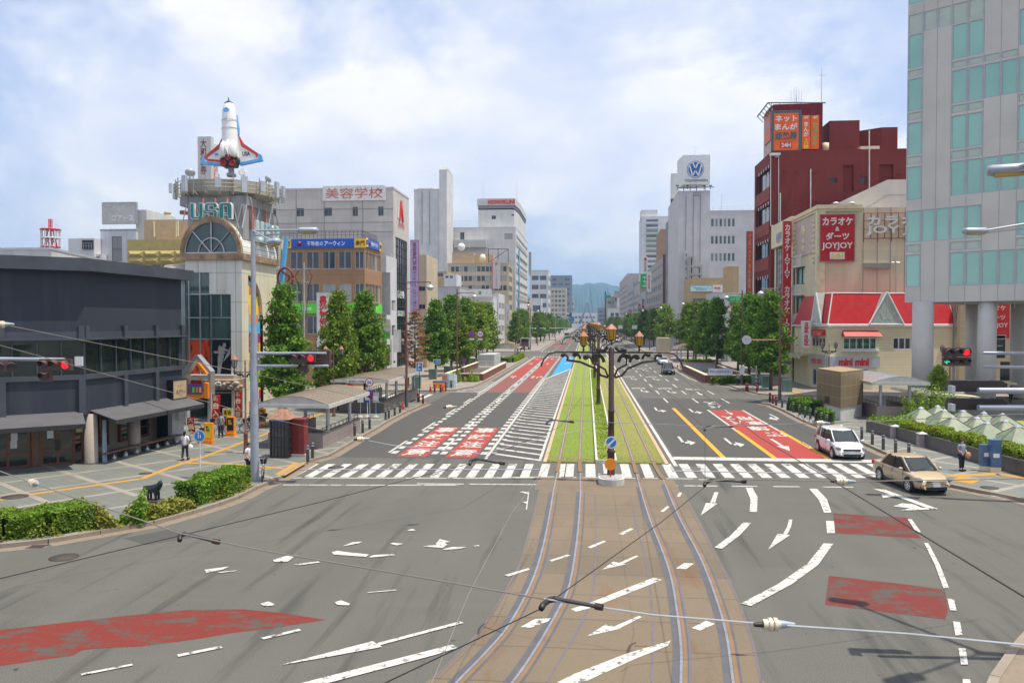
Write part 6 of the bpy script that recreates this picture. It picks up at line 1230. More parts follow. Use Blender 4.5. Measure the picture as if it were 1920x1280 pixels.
# mountain
def ridge(name,prof,Y,m_,d=2500,seed=2):
 """ridge line read from the photo, given a full rounded body behind and before it"""
 rr=random.Random(seed);k=MB();cr_=[]
 for i in range(len(prof)-1):
  (x0,y0),(x1,y1)=prof[i],prof[i+1]
  for j in range(8):t_=j/8;s_=t_*t_*(3-2*t_);cr_.append((x0+(x1-x0)*t_,y0+(y1-y0)*s_+rr.uniform(-.35,.35)))
 n=len(cr_);rws=[]
 for f_,h_ in((-1,-.05),(-.8,.1),(-.6,.22),(-.4,.42),(-.2,.7),(0,1),(.3,.8),(.7,.3),(1,-.05)):
  rws.append([P(x,604,Y)+Vector((rr.uniform(-10,10)if f_ else 0,f_*d,(ZA(y,Y)*h_+(rr.uniform(-7,7)if 0<abs(f_)<1 else 0)-CH*0)))for x,y in cr_])
 v=[p for r in rws for p in r];k.add(v,[(i*n+j,i*n+j+1,(i+1)*n+j+1,(i+1)*n+j)for i in range(len(rws)-1)for j in range(n-1)],True);setting(name,k,m_)
m,t,b=nodes('forest_far');t.links.new(mixc(t,ramp(t,noise(t,.006,pos(t),8,.65),.35,.65),(.028,.06,.03),(.05,.095,.045)),b.inputs['Base Color']);b.inputs['Roughness'].default_value=1;bump(t,b,noise(t,.02,pos(t),6,.7),1,40)
ridge('mountain',[(600,600),(760,588),(900,574),(1000,556),(1050,540),(1080,535),(1090,536),(1103,532),(1112,534),(1125,532),(1135,533),(1150,538),(1180,544),(1230,556),(1320,574),(1450,590),(1600,601)],5200,'forest_far',2600)
# street furniture
mat('amber_glass',(.42,.24,.015),.3,var=.2);mat('copper',(.40,.16,.10),.5);mat('bronze',(.035,.045,.05),.3,.6);mat('roof_sheet',(.17,.14,.105),.6,scale=3);mat('signal_grey',(.34,.37,.42),.4,.15);mat('signal_case',(.09,.045,.04),.5)
mat('signal_off',(.06,.055,.05),.2);mat('wire_black',(.012,.012,.012),.5);mat('wire_pale',(.22,.19,.16),.5);mat('insulator',(.6,.53,.38),.3);mat('bollard_grey',(.10,.105,.11),.5);wall('granite_wall',(.31,.25,.23),1.2,.5,.7,.012,.3);wall('brick_red',(.22,.085,.06),.4,.13,.7,.01,.2)
emit('lamp_red',(1,.01,.015),1.6);emit('lamp_green',(.0,.9,.35),1.0)
def lantern(t,p,r=.20,h=.44,hang=False):
 x,y,z=p;k=MB().lathe([(r*.68,z),(r,z+h)],(x,y,0),6);g=k.build('lantern_glass','amber_glass' if not hang else 'win_grey',t,w=False)
 k=MB()
 for i in range(6):a=i*pi/3;k.cyl((x+r*.7*cos(a),y+r*.7*sin(a),z),(x+r*1.03*cos(a),y+r*1.03*sin(a),z+h),.018,n=4)
 k.build('lantern_bars','dark_iron',g,w=False);MB().lathe([(r*1.15,z+h),(r*1.1,z+h+.03),(r*.4,z+h+.2),(.02,z+h+.27)],(x,y,0),6).build('lantern_roof','copper',g,w=False);MB().lathe([(.03,z-.28),(.06,z-.22),(.03,z-.1),(r*.7,z)],(x,y,0),8).build('lantern_stem','dark_iron',g,w=False)
def scroll(k,x,z,s,g,h=1):
 """S-shaped iron scroll; g flips it left or right, h up or down"""
 pts=[]
 for i in range(15):a=i/14*2.4*pi/1.5;r=.22*s*(1-i/20);pts.append((x+g*(.22*s-r*cos(a)),0,z+h*(r*sin(a)+.02*i*s)))
 k.tube(pts,[.05*s+.012]*15,5)
tp_=thing('tram_lamp_post','nearest dark brown tram lamp post standing on its concrete island in the crosswalk','lamp post',(1.2,39.3,0),0,'lamp posts down the middle of the tramway')
MB().lathe([(.26,0),(.26,.1),(.19,.18),(.175,1.4),(.21,1.44),(.21,1.52),(.16,1.56),(.145,3.4),(.165,3.42),(.165,3.48),(.135,3.52),(.13,6.5),(.05,6.6)],(0,0,0),14).build('pole','brown_metal',tp_,w=False)
k=MB();k.tube([(-3.45,0,5.62),(-3.3,0,5.98),(-3.05,0,6.25),(-2.7,0,6.34),(2.7,0,6.34),(3.05,0,6.25),(3.3,0,5.98),(3.45,0,5.62)],.042,7);k.box(-2.0,2.0,-.035,.035,6.29,6.37);k.build('crossarm','brown_metal',tp_,w=False)
k=MB()
for g in(-1,1):
 for x,s_ in((.35,1.5),(.9,1.2),(1.5,1.0),(2.1,.9)):scroll(k,g*x,5.85 if x<1 else 6.0,s_,g)
 k.tube([(g*.15,0,5.1),(g*.5,0,5.2),(g*.8,0,5.55),(g*1.5,0,5.85),(g*2.2,0,5.95)],.06,5);k.tube([(g*.15,0,5.15),(g*.3,0,5.5),(g*.75,0,5.75),(g*.7,0,6.1),(g*.45,0,6.1)],.05,5);scroll(k,g*.2,6.6,1.4,g,-.6)
k.build('ironwork','dark_iron',tp_,w=False)
lantern(tp_,(-1.35,0,6.66));lantern(tp_,(1.35,0,6.66));lantern(tp_,(0,0,6.95),.25,.5)
tpos=[39.3+35.4*i for i in range(1,15)]
nth=['second','third','fourth','fifth','sixth','seventh','eighth','ninth','tenth','eleventh','twelfth','thirteenth','fourteenth','fifteenth']
for i,y in enumerate(tpos):
 if 180<y<212:continue
 dup(tp_,(1.1,y,.1),0,nth[i]+' dark tram lamp post from the crosswalk, down the middle of the tramway')
isl=thing('traffic_island','pale concrete island with rounded ends at the foot of nearest tram lamp post','traffic island',(1.2,39,0));pts=[(1.2+.62*cos(a),38.6+.5*sin(a))for a in[pi+i*pi/8 for i in range(9)]]+[(1.82,39.7),(.58,39.7)]
MB().prism(pts,0,.32).build('kerb','pale_concrete',isl);MB().prism([((x-1.2)*.82+1.2,(y-39)*.82+39)for x,y in pts],.3,.345).build('top','concrete',isl)
def disc_sign(name,lb,p,r,c1,c2=None,txt=None,bar=None,post=None,c3=None,n=Vector((0,-1,0)),cat='road sign',group=None,root=None):
 """round sign facing n: rim, field, figure"""
 t=root or thing(name,lb,cat,p,0,group);u=Vector((-n.y,n.x,0));p=Vector(p)
 def dk(rr,d,m,nm):k=MB();k.cyl(p+n*(d-.02),p+n*d,rr,n=26);return k.build(nm,m,t)
 dk(r,.02,c1,'disc')
 if c2:dk(r*.8,.03,c2,'field')
 if txt:write(MB(),txt[0],p+n*.035,u,Z3,r*1.05,r*.75,.04).build('lettering',txt[1],t)
 if bar:a=u*.7*r+Z3*.7*r*(1 if bar=='red' else-1);MB().obox(p+n*.035,(u-Z3).normalized()*r*.78,n*.006,(u+Z3).normalized()*r*.09).build('bar',bar,t)
 if post:MB().cyl((p.x,p.y+.04,post[0]),(p.x,p.y+.04,p.z+r*.8),.035,n=6).build('post',post[1],t)
 return t
p=Vector((1.2,38.95,1.98));t=disc_sign('keep_left_sign','round blue arrow sign on the nearest tram lamp post',p,.3,'white_paint','sign_blue' if mat('sign_blue',(.02,.2,.55),.4)is None else 'sign_blue');k=MB();k.obox(p+Vector((.03,-.045,.03)),Vector((.13,0,.13)),(0,.006,0),(.03,0,-.03));k.add([p+Vector(q)for q in((-.18,-.05,-.18),(-.02,-.05,-.18),(-.18,-.05,-.02))],[(0,1,2)]);k.build('arrow','white_paint',t)
t=thing('orange_reflector','round orange reflector on a short red stake on the island','reflector',(1.15,38.7,.34));MB().cyl((1.15,38.72,.34),(1.15,38.72,.75),.035,n=6).build('post','red',t);MB().cyl((1.15,38.74,.96),(1.15,38.66,.96),.28,n=24).build('disc','orange',t)
# signals
def head(t,p,u,n,lit=(),cols=3,rows_=((0,),),s=.40,back=False,case='signal_case'):
 """lamp heads: rows_ lists, for each row, the lamp slots present"""
 p=Vector(p)
 for j,row in enumerate(rows_):
  a,b_=min(row),max(row);k=MB();c=p+u*((a+b_)/2*s)-Z3*(j*s*1.08);w_=(b_-a+1)*s/2
  k.obox(c,u*w_,n*.09,Z3*s*.5);cs=k.build('signal_case',case,t)
  for i in row:
   q=p+u*(i*s)-Z3*(j*s*1.08);m_={None:'signal_off'}.get((i,j),'signal_off');m_=dict(lit).get((i,j),'signal_off')
   MB().cyl(q+n*.08,q+n*.105,s*.37,n=18).build('lens',m_,cs)
   k=MB();k.tube([q+n*.1+u*(s*.41*cos(e))+Z3*(s*.41*sin(e))for e in[rad(-20+220*x/14)for x in range(15)]],.012,4)
   arc=[rad(-15+210*x/14)for x in range(15)];A_=[q+n*.09+u*(s*.41*cos(e))+Z3*(s*.41*sin(e))for e in arc];B_=[x+n*(.12+.18*max(0,sin(e)))-Z3*.02 for x,e in zip(A_,arc)]
   k.add(A_+B_,[(x,x+1,x+16,x+15)for x in range(14)]);k.build('visor',case,cs)
NS=Vector((0,-1,0))
sp=thing('signal_pole','tall grey signal and lamp pole on the left corner with two arms','signal pole',G(478,906));x,y=sp.location.x,sp.location.y
MB().cyl((x,y,0),(x,y,7.3),.2,.18,16).cyl((x,y,7.3),(x,y,12.25),.125,.11,14).build('pole','signal_grey',sp)
for z,L_ in((6.3,3.6),(5.7,3.7)):MB().cyl((x,y,z),(x+L_,y-.05,z+.02),.075,.06,10).build('arm','signal_grey',sp);MB().obox((x+.3,y,z-.12),(.16,0,.0),(0,.03,0),(.0,0,.1)).build('gusset','signal_grey',sp)
k=MB();k.cyl((x,y,12.2),(x+2.35,y,12.2),.05,n=6).cyl((x,y,11.95),(x+2.3,y,12.05),.03,n=6).cyl((x,y,12.2),(x+1.4,y-1.3,11.6),.04,n=6);k.build('lamp_arm','signal_grey',sp)
def floodlamp(root,c,L_,yaw=0,nm='lamp_head'):
 c=Vector(c);k=MB().lathe([(.16,-.5),(.2,-.4),(.2,.4),(.1,.5)],(0,0,0),10,'x');R_=Matrix.Rotation(yaw,3,'Z');k.v=[tuple(c+R_@Vector((v[0]*L_,v[1]*1.1,v[2]*.75)))for v in k.v];o=k.build(nm,'signal_grey',root)
 k=MB().obox(c+Vector((0,0,-.13)),R_@Vector((.34*L_,0,0)),R_@Vector((0,.15,0)),(0,0,.04));k.build('lamp_lens','amber_glass',o)
floodlamp(sp,(x+2.75,y,12.18),.95);floodlamp(sp,(x+1.65,y-1.5,11.5),.75,rad(-40))
sh_=thing('traffic_signal','traffic signal with the red lamp lit on the left corner pole','traffic signal',(x+2.2,y,6));head(sh_,(x+2.1,y-.2,6.1),X3,NS,(((2,0),'lamp_red'),),rows_=((0,1,2),(1,)),s=.41);sb=thing('traffic_signal','rear of a signal head behind the lit one on left pole','traffic signal',(x+3,y+.3,6));head(sb,(x+2.75,y+.25,6.25),-X3*-1,Vector((.2,1,0)).normalized(),(),rows_=((0,1,2),(0,1,2)),s=.38)
def junction_signal(pp,zs__,L_,d,lb):
 t=thing('signal_pole',lb,'signal pole',(pp[0],pp[1],0));MB().cyl((pp[0],pp[1],0),(pp[0],pp[1],12.4),.2,.13,14).build('pole','signal_grey',t)
 for z in zs__:a=Vector((pp[0],pp[1],z));MB().cyl(a,a+Vector(d)*L_,.085,.07,12).build('arm','signal_grey',t)
 return t
t=junction_signal((-24.6,29.6),(6.35,),4.4,(.99,-.05,0),'signal pole just outside the left edge whose arm reaches in');s1=thing('traffic_signal','large traffic signal with red lit at far left','traffic signal',(-19,28.8,6.2));head(s1,P(86,683,28.8),X3,NS,(((2,0),'lamp_red'),),rows_=((0,1,2),(0,)),s=.42)
s2=thing('traffic_signal','reddish signal head cut by the left picture edge','traffic signal',P(8,690,29));head(s2,P(-24,688,29),Vector((.8,.6,0)),Vector((.6,-.8,0)),(),rows_=((0,1,2),),s=.4);MB().obox(P(148,677,28.8),(.16,0,0),(0,.02,0),(0,0,.18)).build('number_plate','white_paint',s1)
rp=junction_signal((19.8,36.4),(6.45,5.85),2.5,(-.98,.2,0),'grey signal and lamp pole at the right edge beyond the blue cabinets');s3=thing('traffic_signal','six lamp signal with red and a green arrow on the right','traffic signal',P(1790,668,36.8));head(s3,P(1776,660,36.8),X3,NS,(((2,0),'lamp_red'),),rows_=((0,1,2),(0,1,2)),s=.38)
q=P(1776,678,36.65);k=MB();k.obox(q,(.11,0,0),(0,.006,0),(0,0,.02));k.obox(q+Vector((-.05,0,.04)),(.06,0,.05),(0,.006,0),(.012,0,-.014));k.obox(q+Vector((-.05,0,-.04)),(.06,0,-.05),(0,.006,0),(.012,0,.014));k.build('green_arrow','lamp_green',s3)
k=MB();a=Vector((19.8,36.4,12.2));b_=P(1842,433,36.9);k.cyl(a,b_,.045,n=6);k.cyl(a-Z3*.25,b_-Z3*.1,.03,n=6);k.build('lamp_arm','signal_grey',rp);floodlamp(rp,P(1829,433,37),1.0);
np_=junction_signal((13.3,19.2),(P(1840,733,18.9).z,P(1840,765,18.9).z),4.45,(-1,-.04,0),'signal pole outside the right edge carrying two thick arms')
for i,py in enumerate((723,757)):
 s4=thing('traffic_signal',('upper','lower')[i]+' dark signal head seen from behind at right','traffic signal',P(1832,py,19.2));c=P(1832,py+1,19.2);MB().extr([c+Vector(v)for v in((-.64,0,-.05),(-.58,0,.13),(.54,0,.13),(.66,0,.06),(.66,0,-.06),(.54,0,-.13),(-.58,0,-.13))],(0,.2,0)).build('signal_case','dark_iron',s4);[MB().cyl(c+Vector((q,.2,0)),c+Vector((q,.25,0)),.14,n=16).build('lens','signal_off',s4)for q in(-.42,0,.42)];MB().obox(c+Vector((-.6,-.1,-.06)),(.04,0,0),(0,.1,0),(0,0,.08)).build('clamp','light_metal',s4)
b_=P(1892,318,22.5);k=MB();k.cyl((13.3,19.2,12.3),b_,.05,n=6);k.cyl((13.3,19.2,12.0),b_-Z3*.1,.03,n=6);k.build('lamp_arm','signal_grey',np_);floodlamp(np_,b_,1.0,rad(-20));k=MB();b2_=Vector((10.9,17.6,12.1));k.cyl((13.3,19.2,12.3),b2_,.05,n=6);k.build('lamp_arm','signal_grey',np_);floodlamp(np_,b2_,1.0,rad(30))
# tall brown street lamps
def street_lamp(x,y,z,g,lb,L_=2.2):
 t=thing('street_lamp',lb,'street lamp',(x,y,KZ),0,'tall brown street lamps along both kerbs');MB().cyl((x,y,KZ),(x,y,1.6),.17,.15,12).build('base','bollard_grey',t);MB().cyl((x,y,1.5),(x,y,z),.115,.075,10).build('pole','brown_red',t)
 k=MB();k.cyl((x,y,z-.5),(x+g*L_,y,z-.5),.04,n=6);k.tube([(x+g*(.25+.3*cos(a)),y,z-.85+.25*sin(a))for a in[i*pi/5 for i in range(9)]],.025,4);k.cyl((x+g*L_,y,z-.5),(x+g*L_,y,z-.75),.04,n=5);k.build('arm','brown_metal',t)
 MB().lathe([(.05,.2),(.2,.1),(.34,-.05),(.34,-.1),(.2,-.3),(.02,-.36)],(x+g*L_,y,z-.9),12).build('lamp_head','light_metal',t);return t
lampsL=[(-16.2,71,11.9),(-16.3,100,12),(-14.6,170,12.4),(-16,228,12),(-16,262,12),(-16,300,12),(-16,345,12),(-16,400,12),(-16,470,12),(-16,560,12)]
for i,(x,y,z)in enumerate(lampsL):street_lamp(x,y,z,1,('nearest' if i==0 else nth[i-1])+' tall brown street lamp on the left kerb')
lampsR=[(19,81,11.6),(19.1,101,11.8),(18.9,144,12),(18.6,183,12),(17.5,226,12),(17.3,268,12),(17.3,315,12),(17.3,370,12),(17.3,440,12),(17.3,530,12)]
for i,(x,y,z)in enumerate(lampsR):street_lamp(x,y,z,-1,('nearest' if i==0 else nth[i-1])+' tall brown street lamp on the right kerb',1.9)
# twin lantern lamps
tl=thing('lantern_lamp','twin lantern lamp beside the grey signal pole near the shuttle building','lantern lamp',(G(461,854).x,G(461,854).y,KZ),0,'twin lantern lamps on the pavements')
MB().lathe([(.16,0),(.16,.1),(.12,.2),(.12,1.1),(.14,1.15),(.06,1.25),(.045,5.0),(.02,5.1),(.05,5.3),(.01,5.5)],(0,0,0),10).build('pole','brown_red',tl,w=False);k=MB();k.cyl((-.75,0,4.75),(.75,0,4.75),.03,n=5)
for g in(-1,1):scroll(k,g*.1,4.45,.8,g);scroll(k,g*.45,4.55,.6,g)
k.build('crossarm','brown_metal',tl,w=False)
for g in(-1,1):lantern(tl,(g*.66,0,5.05),.19,.42,True)
for p,lb in(((G(626,783).x,G(626,783).y),'twin lantern lamp in front of the two conical near trees'),((-21,93),'twin lantern lamp beside the orange withered tree'),((-20.5,131),'twin lantern lamp among the left street trees'),((XA(1555,84),84),'twin lantern lamp before the red roofed shop'),((XA(1465,96),96),'twin lantern lamp behind nearest right street lamp'),((XA(1343,128),128),'twin lantern lamp among the right street trees'),((XA(1300,160),160),'twin lantern lamp further along the right trees'),((XA(1782,74),74),'twin lantern lamp between the tower pillars')):dup(tl,(p[0],p[1],KZ),0,lb)
# bollards
bo=thing('bollard','grey bollard','bollard',(0,0,0),0,'grey bollards along the kerbs');MB().lathe([(.09,0),(.09,.8),(.1,.81),(.1,.84),(.09,.85),(.08,.9),(.01,.91)],(0,0,0),12).build('post','bollard_grey',bo,w=False);MB().lathe([(.093,.7),(.093,.74)],(0,0,0),12).build('band','light_metal',bo,w=False)
bl_=[(577,865,'next to the red cabinet'),(586,859,'second by the red cabinet'),(665,817,'left of the speed limit sign post'),(680,811,'just left of the sign post foot'),(693,804,'at the foot of the speed limit sign post'),(723,787,'first beside the second shelter'),(729,785,'second beside the second shelter'),(740,779,'third beside the second shelter'),(750,774,'nearest the orange traffic cone')]
cr5=[(1320+a/8,640+b_/8)for a,b_ in((1083,960),(1172,995),(1251,1025),(1341,1065),(1432,1105),(1516,1145),(1594,1172),(1675,1205),(1760,1240),(1842,1275))]
bl_+=[(a,b_,'%s from the red posts along the right kerb'%('first '+nth[0]if 0 else(['first']+nth)[i]))for i,(a,b_)in enumerate(cr5)]
bl_+=[(1615.7,825,'behind the white car roof'),(1635.5,833.5,'between the two cars'),(1656,843,'behind the beige car rear'),(1679,852,'hidden behind beige car roof'),(1704,860,'nearest the waiting woman')]
for i,(a,b_,lb)in enumerate(bl_):
 g=G(a,b_,KZ);lb='dark grey bollard '+lb
 if i==0:bo.location=g;bo['label']=lb
 else:dup(bo,g,0,lb)
for i in range(9):
 a,b_=G(*cr5[i],KZ+.72),G(*cr5[i+1],KZ+.72);a.z=b_.z=KZ+.74
 if i>=3:tag(MB().tube([a.lerp(b_,j/8)-Z3*(.28*sin(pi*j/8))for j in range(9)],.02,4).build('chain','grey_metal'),'%s sagging chain between the right kerb bollards'%(['','','','farthest','second','third','fourth','fifth','nearest'][i]),'chain','chains between right bollards')
rp_=thing('red_post','dark red guard post','post',(0,0,0),0,'dark red guard posts at the side streets');MB().lathe([(.1,0),(.1,.75),(.12,.78),(.1,.85),(.01,.92)],(0,0,0),12).build('post','dark_red',rp_,w=False);MB().lathe([(.105,.55),(.105,.62)],(0,0,0),12).build('band','pink_red',rp_,w=False)
for i,(a,b_,lb)in enumerate(((1443.5,753,'left of three by nearest right lamp'),(1449,757,'middle of three by nearest right lamp'),(1455,760,'right of three by nearest right lamp'),(1399,733,'leftmost beyond the right side street'),(1402,734,'second beyond the right side street'),(1419,735,'third beyond the right side street'),(784,754,'left of two at second shelter corner'),(793,757,'right of two at the second shelter corner'),(815,735,'first of the barrier before the ticket machines'),(826,735,'second of the barrier before the ticket machines'),(836,731,'third of the barrier before ticket machines'),(846,727,'last of the barrier before the ticket machines'))):
 g=G(a,b_,KZ);lb='dark red guard post, '+lb
 if i==0:rp_.location=g;rp_['label']=lb
 else:dup(rp_,g,0,lb)
cone=thing('traffic_cone','orange traffic cone with white bands beside the nearest left lamp','cone',(G(755,770).x,G(755,770).y,KZ),0,'orange traffic cones');MB().box(-.19,.19,-.19,.19,0,.04).lathe([(.15,.04),(.03,.7),(.01,.71)],(0,0,0),12).build('cone_body','red',cone,w=False);MB().lathe([(.115,.24),(.088,.36)],(0,0,0),12).lathe([(.075,.44),(.055,.53)],(0,0,0),12).build('band','white_paint',cone,w=False)
for a,b_,lb in((807,733,'orange traffic cone left of the ticket machine barrier'),(830,733,'orange traffic cone inside the ticket machine barrier'),(1270,690,'orange traffic cone at the right ramp mouth'),(1286,686,'second orange cone beyond the right ramp mouth')):dup(cone,G(a,b_,.1),0,lb)
# stairway shelters
def shelter(lb,x0,x1,y0,y1,zr,arch,cols,w_=1.0,m='granite_wall',roofm='roof_sheet',gl=False,open_='y1'):
 t=thing('stair_shelter',lb,'shelter',(x0,y0,KZ));k=MB();th=.25
 k.box(x1-th,x1,y0,y1,KZ,w_);k.box(x0,x0+th,y0,y1,KZ,w_)
 k.box(x0+th,x1-th,y0,y0+th,KZ,w_)if open_!='y0' else 0;k.box(x0+th,x1-th,y1-th,y1,KZ,w_)if open_!='y1' else 0;k.build('parapet_wall',m,t)
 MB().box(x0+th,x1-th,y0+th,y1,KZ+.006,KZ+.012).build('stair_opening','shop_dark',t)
 k=MB();N=8;o=.5;f=lambda i,y,dz=0:(x0-o+(x1-x0+2*o)*i/N,y,zr+arch*sin(pi*i/N)+dz);Ys_=[y0-.5+(y1-y0+1)*j/12 for j in range(13)]
 for i in range(N):
  k.quad(f(i,Ys_[0]),f(i+1,Ys_[0]),f(i+1,Ys_[-1]),f(i,Ys_[-1]));k.quad(f(i,Ys_[-1],-.05),f(i+1,Ys_[-1],-.05),f(i+1,Ys_[0],-.05),f(i,Ys_[0],-.05))
 k.build('roof',roofm,t)
 k=MB()
 for y in Ys_:k.tube([f(i,y,.01)for i in range(N+1)],.025,4)
 k.build('roof_rib','tan' if not gl else 'light_metal',t)
 k=MB();zf=zr-.12
 for x in(x0-o,x1+o):k.box(x-.06,x+.06,y0-.5,y1+.5,zf-.12,zf+.12)
 for y in(y0-.5,y1+.5):k.box(x0-o+.06,x1+o-.06,y-.05,y+.05,zf-.1,zf+.1);k.add([f(i,y,-.02)for i in range(N+1)],[tuple(range(N+1))]);
 k.build('fascia','pale_concrete',t)
 for x,y in cols:MB().cyl((x,y,w_ if x>x1-.5 or x<x0+.5 else KZ),(x,y,zf-.1),.12,n=12).build('column','light_metal',t)
 railing(t,[(x0+.12,y0+.2,w_),(x0+.12,y1-.2,w_)],.28,.8,'brown_metal',mid=1);railing(t,[(x1-.12,y0+.2,w_),(x1-.12,y1-.2,w_)],.28,.8,'brown_metal',mid=1);return t
a,b_=G(597,852,KZ),G(659,815,KZ)
shelter('near stairway shelter with a curved brown roof behind the crosswalk',-19.4,-15.95,47.2,55.2,2.85,.5,[(-16.1,48.6),(-16.1,53.2),(-19.2,48.6),(-19.2,53.2)],1.05)
t=shelter('long second shelter with a flat brown roof beyond the sign posts',-20.9,-17.0,66,79.5,2.95,.25,[(-17.15,67.5),(-17.15,71),(-17.15,75),(-17.15,78.5),(-20.7,67.5),(-20.7,74)],1.2,'dark_granite')
q=sign('shelter_sign','',(-18.9,65.4,2.86),X3,2.2,.3,'white_paint',.05,root=t);q[1]('駅前公共駐車場',0,0,1.9,.17,'black',0)
sr_=shelter('right stairway shelter with a curved glass roof behind the tan tiled box',XA(1625,68),XA(1722,66),65.5,72,3.1,.45,[(XA(1660,66)-.2,66.3),(XA(1732,66)-.9,66.3)],1.15,'granite_wall','pane_dark',True)
shelter('small brown roofed shelter on the left beyond the ramp',-19,-14.2,160,167,2.7,.8,[(-18.8,161),(-14.4,161),(-14.4,166)],.2);shelter('flat white roofed shelter with a red fringe beside the left trees',-23.6,-20,148,156,2.9,.1,[(-23.4,149),(-20.2,149),(-20.2,155)],.2,roofm='white_paint')
shelter('small brown roofed shelter on the right beyond the ramp',18.2,23,158,167,2.8,.9,[(18.4,159),(22.8,159),(18.4,166)],.2);t=thing('flat_canopy','flat beige canopy on a red pillar beside the big round pillar','canopy',(XA(1770,70),70,KZ));MB().prism([(XA(1722,70),70),(XA(1840,66),66),(XA(1840,66),74),(XA(1722,70),76)],ZA(736,70),ZA(730,70),True,True).build('slab','cream',t);MB().box(XA(1752,72),XA(1766,72),72,73,KZ,ZA(736,70)).build('pillar','brown_red',t)
ub=building('concrete_building','small beige concrete stair building on the right before trees',front(1235,1258,172,6),ZA(633,172),'beige_wall',z0=KZ);building('concrete_kiosk','low grey concrete enclosure behind the left hedge',[(-19,140),(-16.2,140),(-16.2,150),(-19,150)],2.1,'grey_wall',z0=KZ)
# tiled lift box
A_,B_,C_=G(1531,778),G(1576,792),G(1618,783);D_=A_+C_-B_;bt=thing('tiled_box','tan tiled ventilation box on a pale base beside the right hedge','ventilation box',(B_.x,B_.y,KZ));wall('box_tile',(.2,.15,.088),1.0,.93,1.5,.03,.1)
ct=(B_+D_)/2;k=MB();k.prism([(ct+(p-ct)*.96).xy for p in(A_,B_,C_,D_)],KZ,1.15);k.build('base','pale_concrete',bt);k=MB();k.prism([p.xy for p in(A_,B_,C_,D_)],1.13,3.95);k.build('tiled_body','box_tile',bt);u_=(B_-A_).normalized();MB().obox(A_.lerp(B_,.45)+Z3*1.55+Vector((u_.y,-u_.x,0))*.01,u_*.45,Vector((u_.y,-u_.x,0))*.03,(0,0,.28)).build('louvre','brown_metal',bt)
# phone booth and cabinets
g=G(523,859,KZ);t=thing('phone_booth','glass phone booth with a brown pyramid roof by the near shelter','phone booth',g);x,y=g.x,g.y+.55;k=MB()
for a in(-.5,.5):
 for b_ in(-.5,.5):k.box(x+a-.04,x+a+.04,y+b_-.04,y+b_+.04,KZ,2.3)
for z in(.2,.75,1.3,1.85,2.27):
 for a in(-.5,.5):k.box(x-.46,x+.46,y+a-.02,y+a+.02,z-.025,z+.025);k.box(x+a-.02,x+a+.02,y-.46,y+.46,z-.025,z+.025)
for i in range(1,5):k.box(x-.5+i*.2-.01,x-.5+i*.2+.01,y-.51,y-.48,KZ,2.3);k.box(x+.48,x+.51,y-.5+i*.2-.01,y-.5+i*.2+.01,KZ,2.3)
k.build('frame','dark_iron',t);MB().box(x-.47,x+.47,y-.47,y+.47,KZ,2.2).build('glazing','pane_dark',t);k=MB();v=[(x-.62,y-.62,2.32),(x+.62,y-.62,2.32),(x+.62,y+.62,2.32),(x-.62,y+.62,2.32),(x-.2,y-.2,2.85),(x+.2,y-.2,2.85),(x+.2,y+.2,2.85),(x-.2,y+.2,2.85)];k.add(v,[(0,1,5,4),(1,2,6,5),(2,3,7,6),(3,0,4,7),(4,5,6,7),(3,2,1,0)]);k.build('roof','copper_brown' if mat('copper_brown',(.3,.16,.1),.7,var=.3,scale=6)is None else 'copper_brown',t);MB().box(x-.3,x+.3,y-.54,y-.5,2.2,2.3).build('sign_strip','blue',t)
g=G(558,856,KZ);t=thing('red_cabinet','dark red metal cabinet on a stone plinth beside the phone booth','cabinet',g);x,y=g.x,g.y+.4;MB().box(x-.36,x+.36,y-.35,y+.35,.26,2.2).build('body','dark_red',t);MB().box(x-.42,x+.42,y-.41,y+.41,2.2,2.3).build('cap','dark_red',t);MB().box(x-.45,x+.45,y-.42,y+.42,KZ,.27).build('plinth','concrete',t);MB().box(x-.01,x+.01,y-.36,y-.345,.4,2.1).build('door_gap','black',t)
mat('blue_cab',(.07,.14,.26),.5,var=.3)
for a,b_,w_,h_,lb in((1850.5,883,.5,1.1,'lower blue metal cabinet left of the taller one'),(1868,885,.5,1.4,'taller blue metal cabinet at the right wall')):
 g=G(a,b_,KZ);t=thing('blue_cabinet',lb,'cabinet',g,0,'blue roadside cabinets');MB().box(-w_/2,w_/2,0,.35,.25,.2+h_).build('body','blue_cab',t,w=False);MB().box(-w_/2-.02,w_/2+.02,-.02,.37,.2+h_,.26+h_).build('cap','blue_cab',t,w=False);MB().box(-w_/2,w_/2,.02,.33,0,.25).build('base','cream',t,w=False);MB().box(-.15,.15,-.008,.002,.75,.95).build('label_plate','white_paint',t,w=False)
gc=thing('green_cabinet','green roadside cabinet','cabinet',(0,0,0),0,'green roadside cabinets');mat('cab_green',(.12,.2,.16),.5);MB().box(-.5,.5,-.3,.3,0,1.3).build('body','cab_green',gc,w=False);MB().box(-.53,.53,-.33,.33,1.3,1.37).build('cap','cab_green',gc,w=False);MB().box(-.01,.01,-.31,-.3,.1,1.25).build('door_gap','black',gc,w=False)
for i,(x,y,lb)in enumerate(((-19.6,91,'green cabinet in front of the orange withered tree'),(-20.6,106,'green cabinet at the foot of the left tree group'),(-19.8,113,'second green cabinet further along left trees'),(-19.6,138,'green cabinet near the left ramp railing'),(22,90.5,'green cabinet beside the nearest right lamp'),(21,96,'green cabinet beneath the front right tree'),(20.6,99.5,'green cabinet behind the white pole sign'))):
 if i==0:gc.location=(x,y,KZ);gc['label']=lb
 else:dup(gc,(x,y,KZ),0,lb)
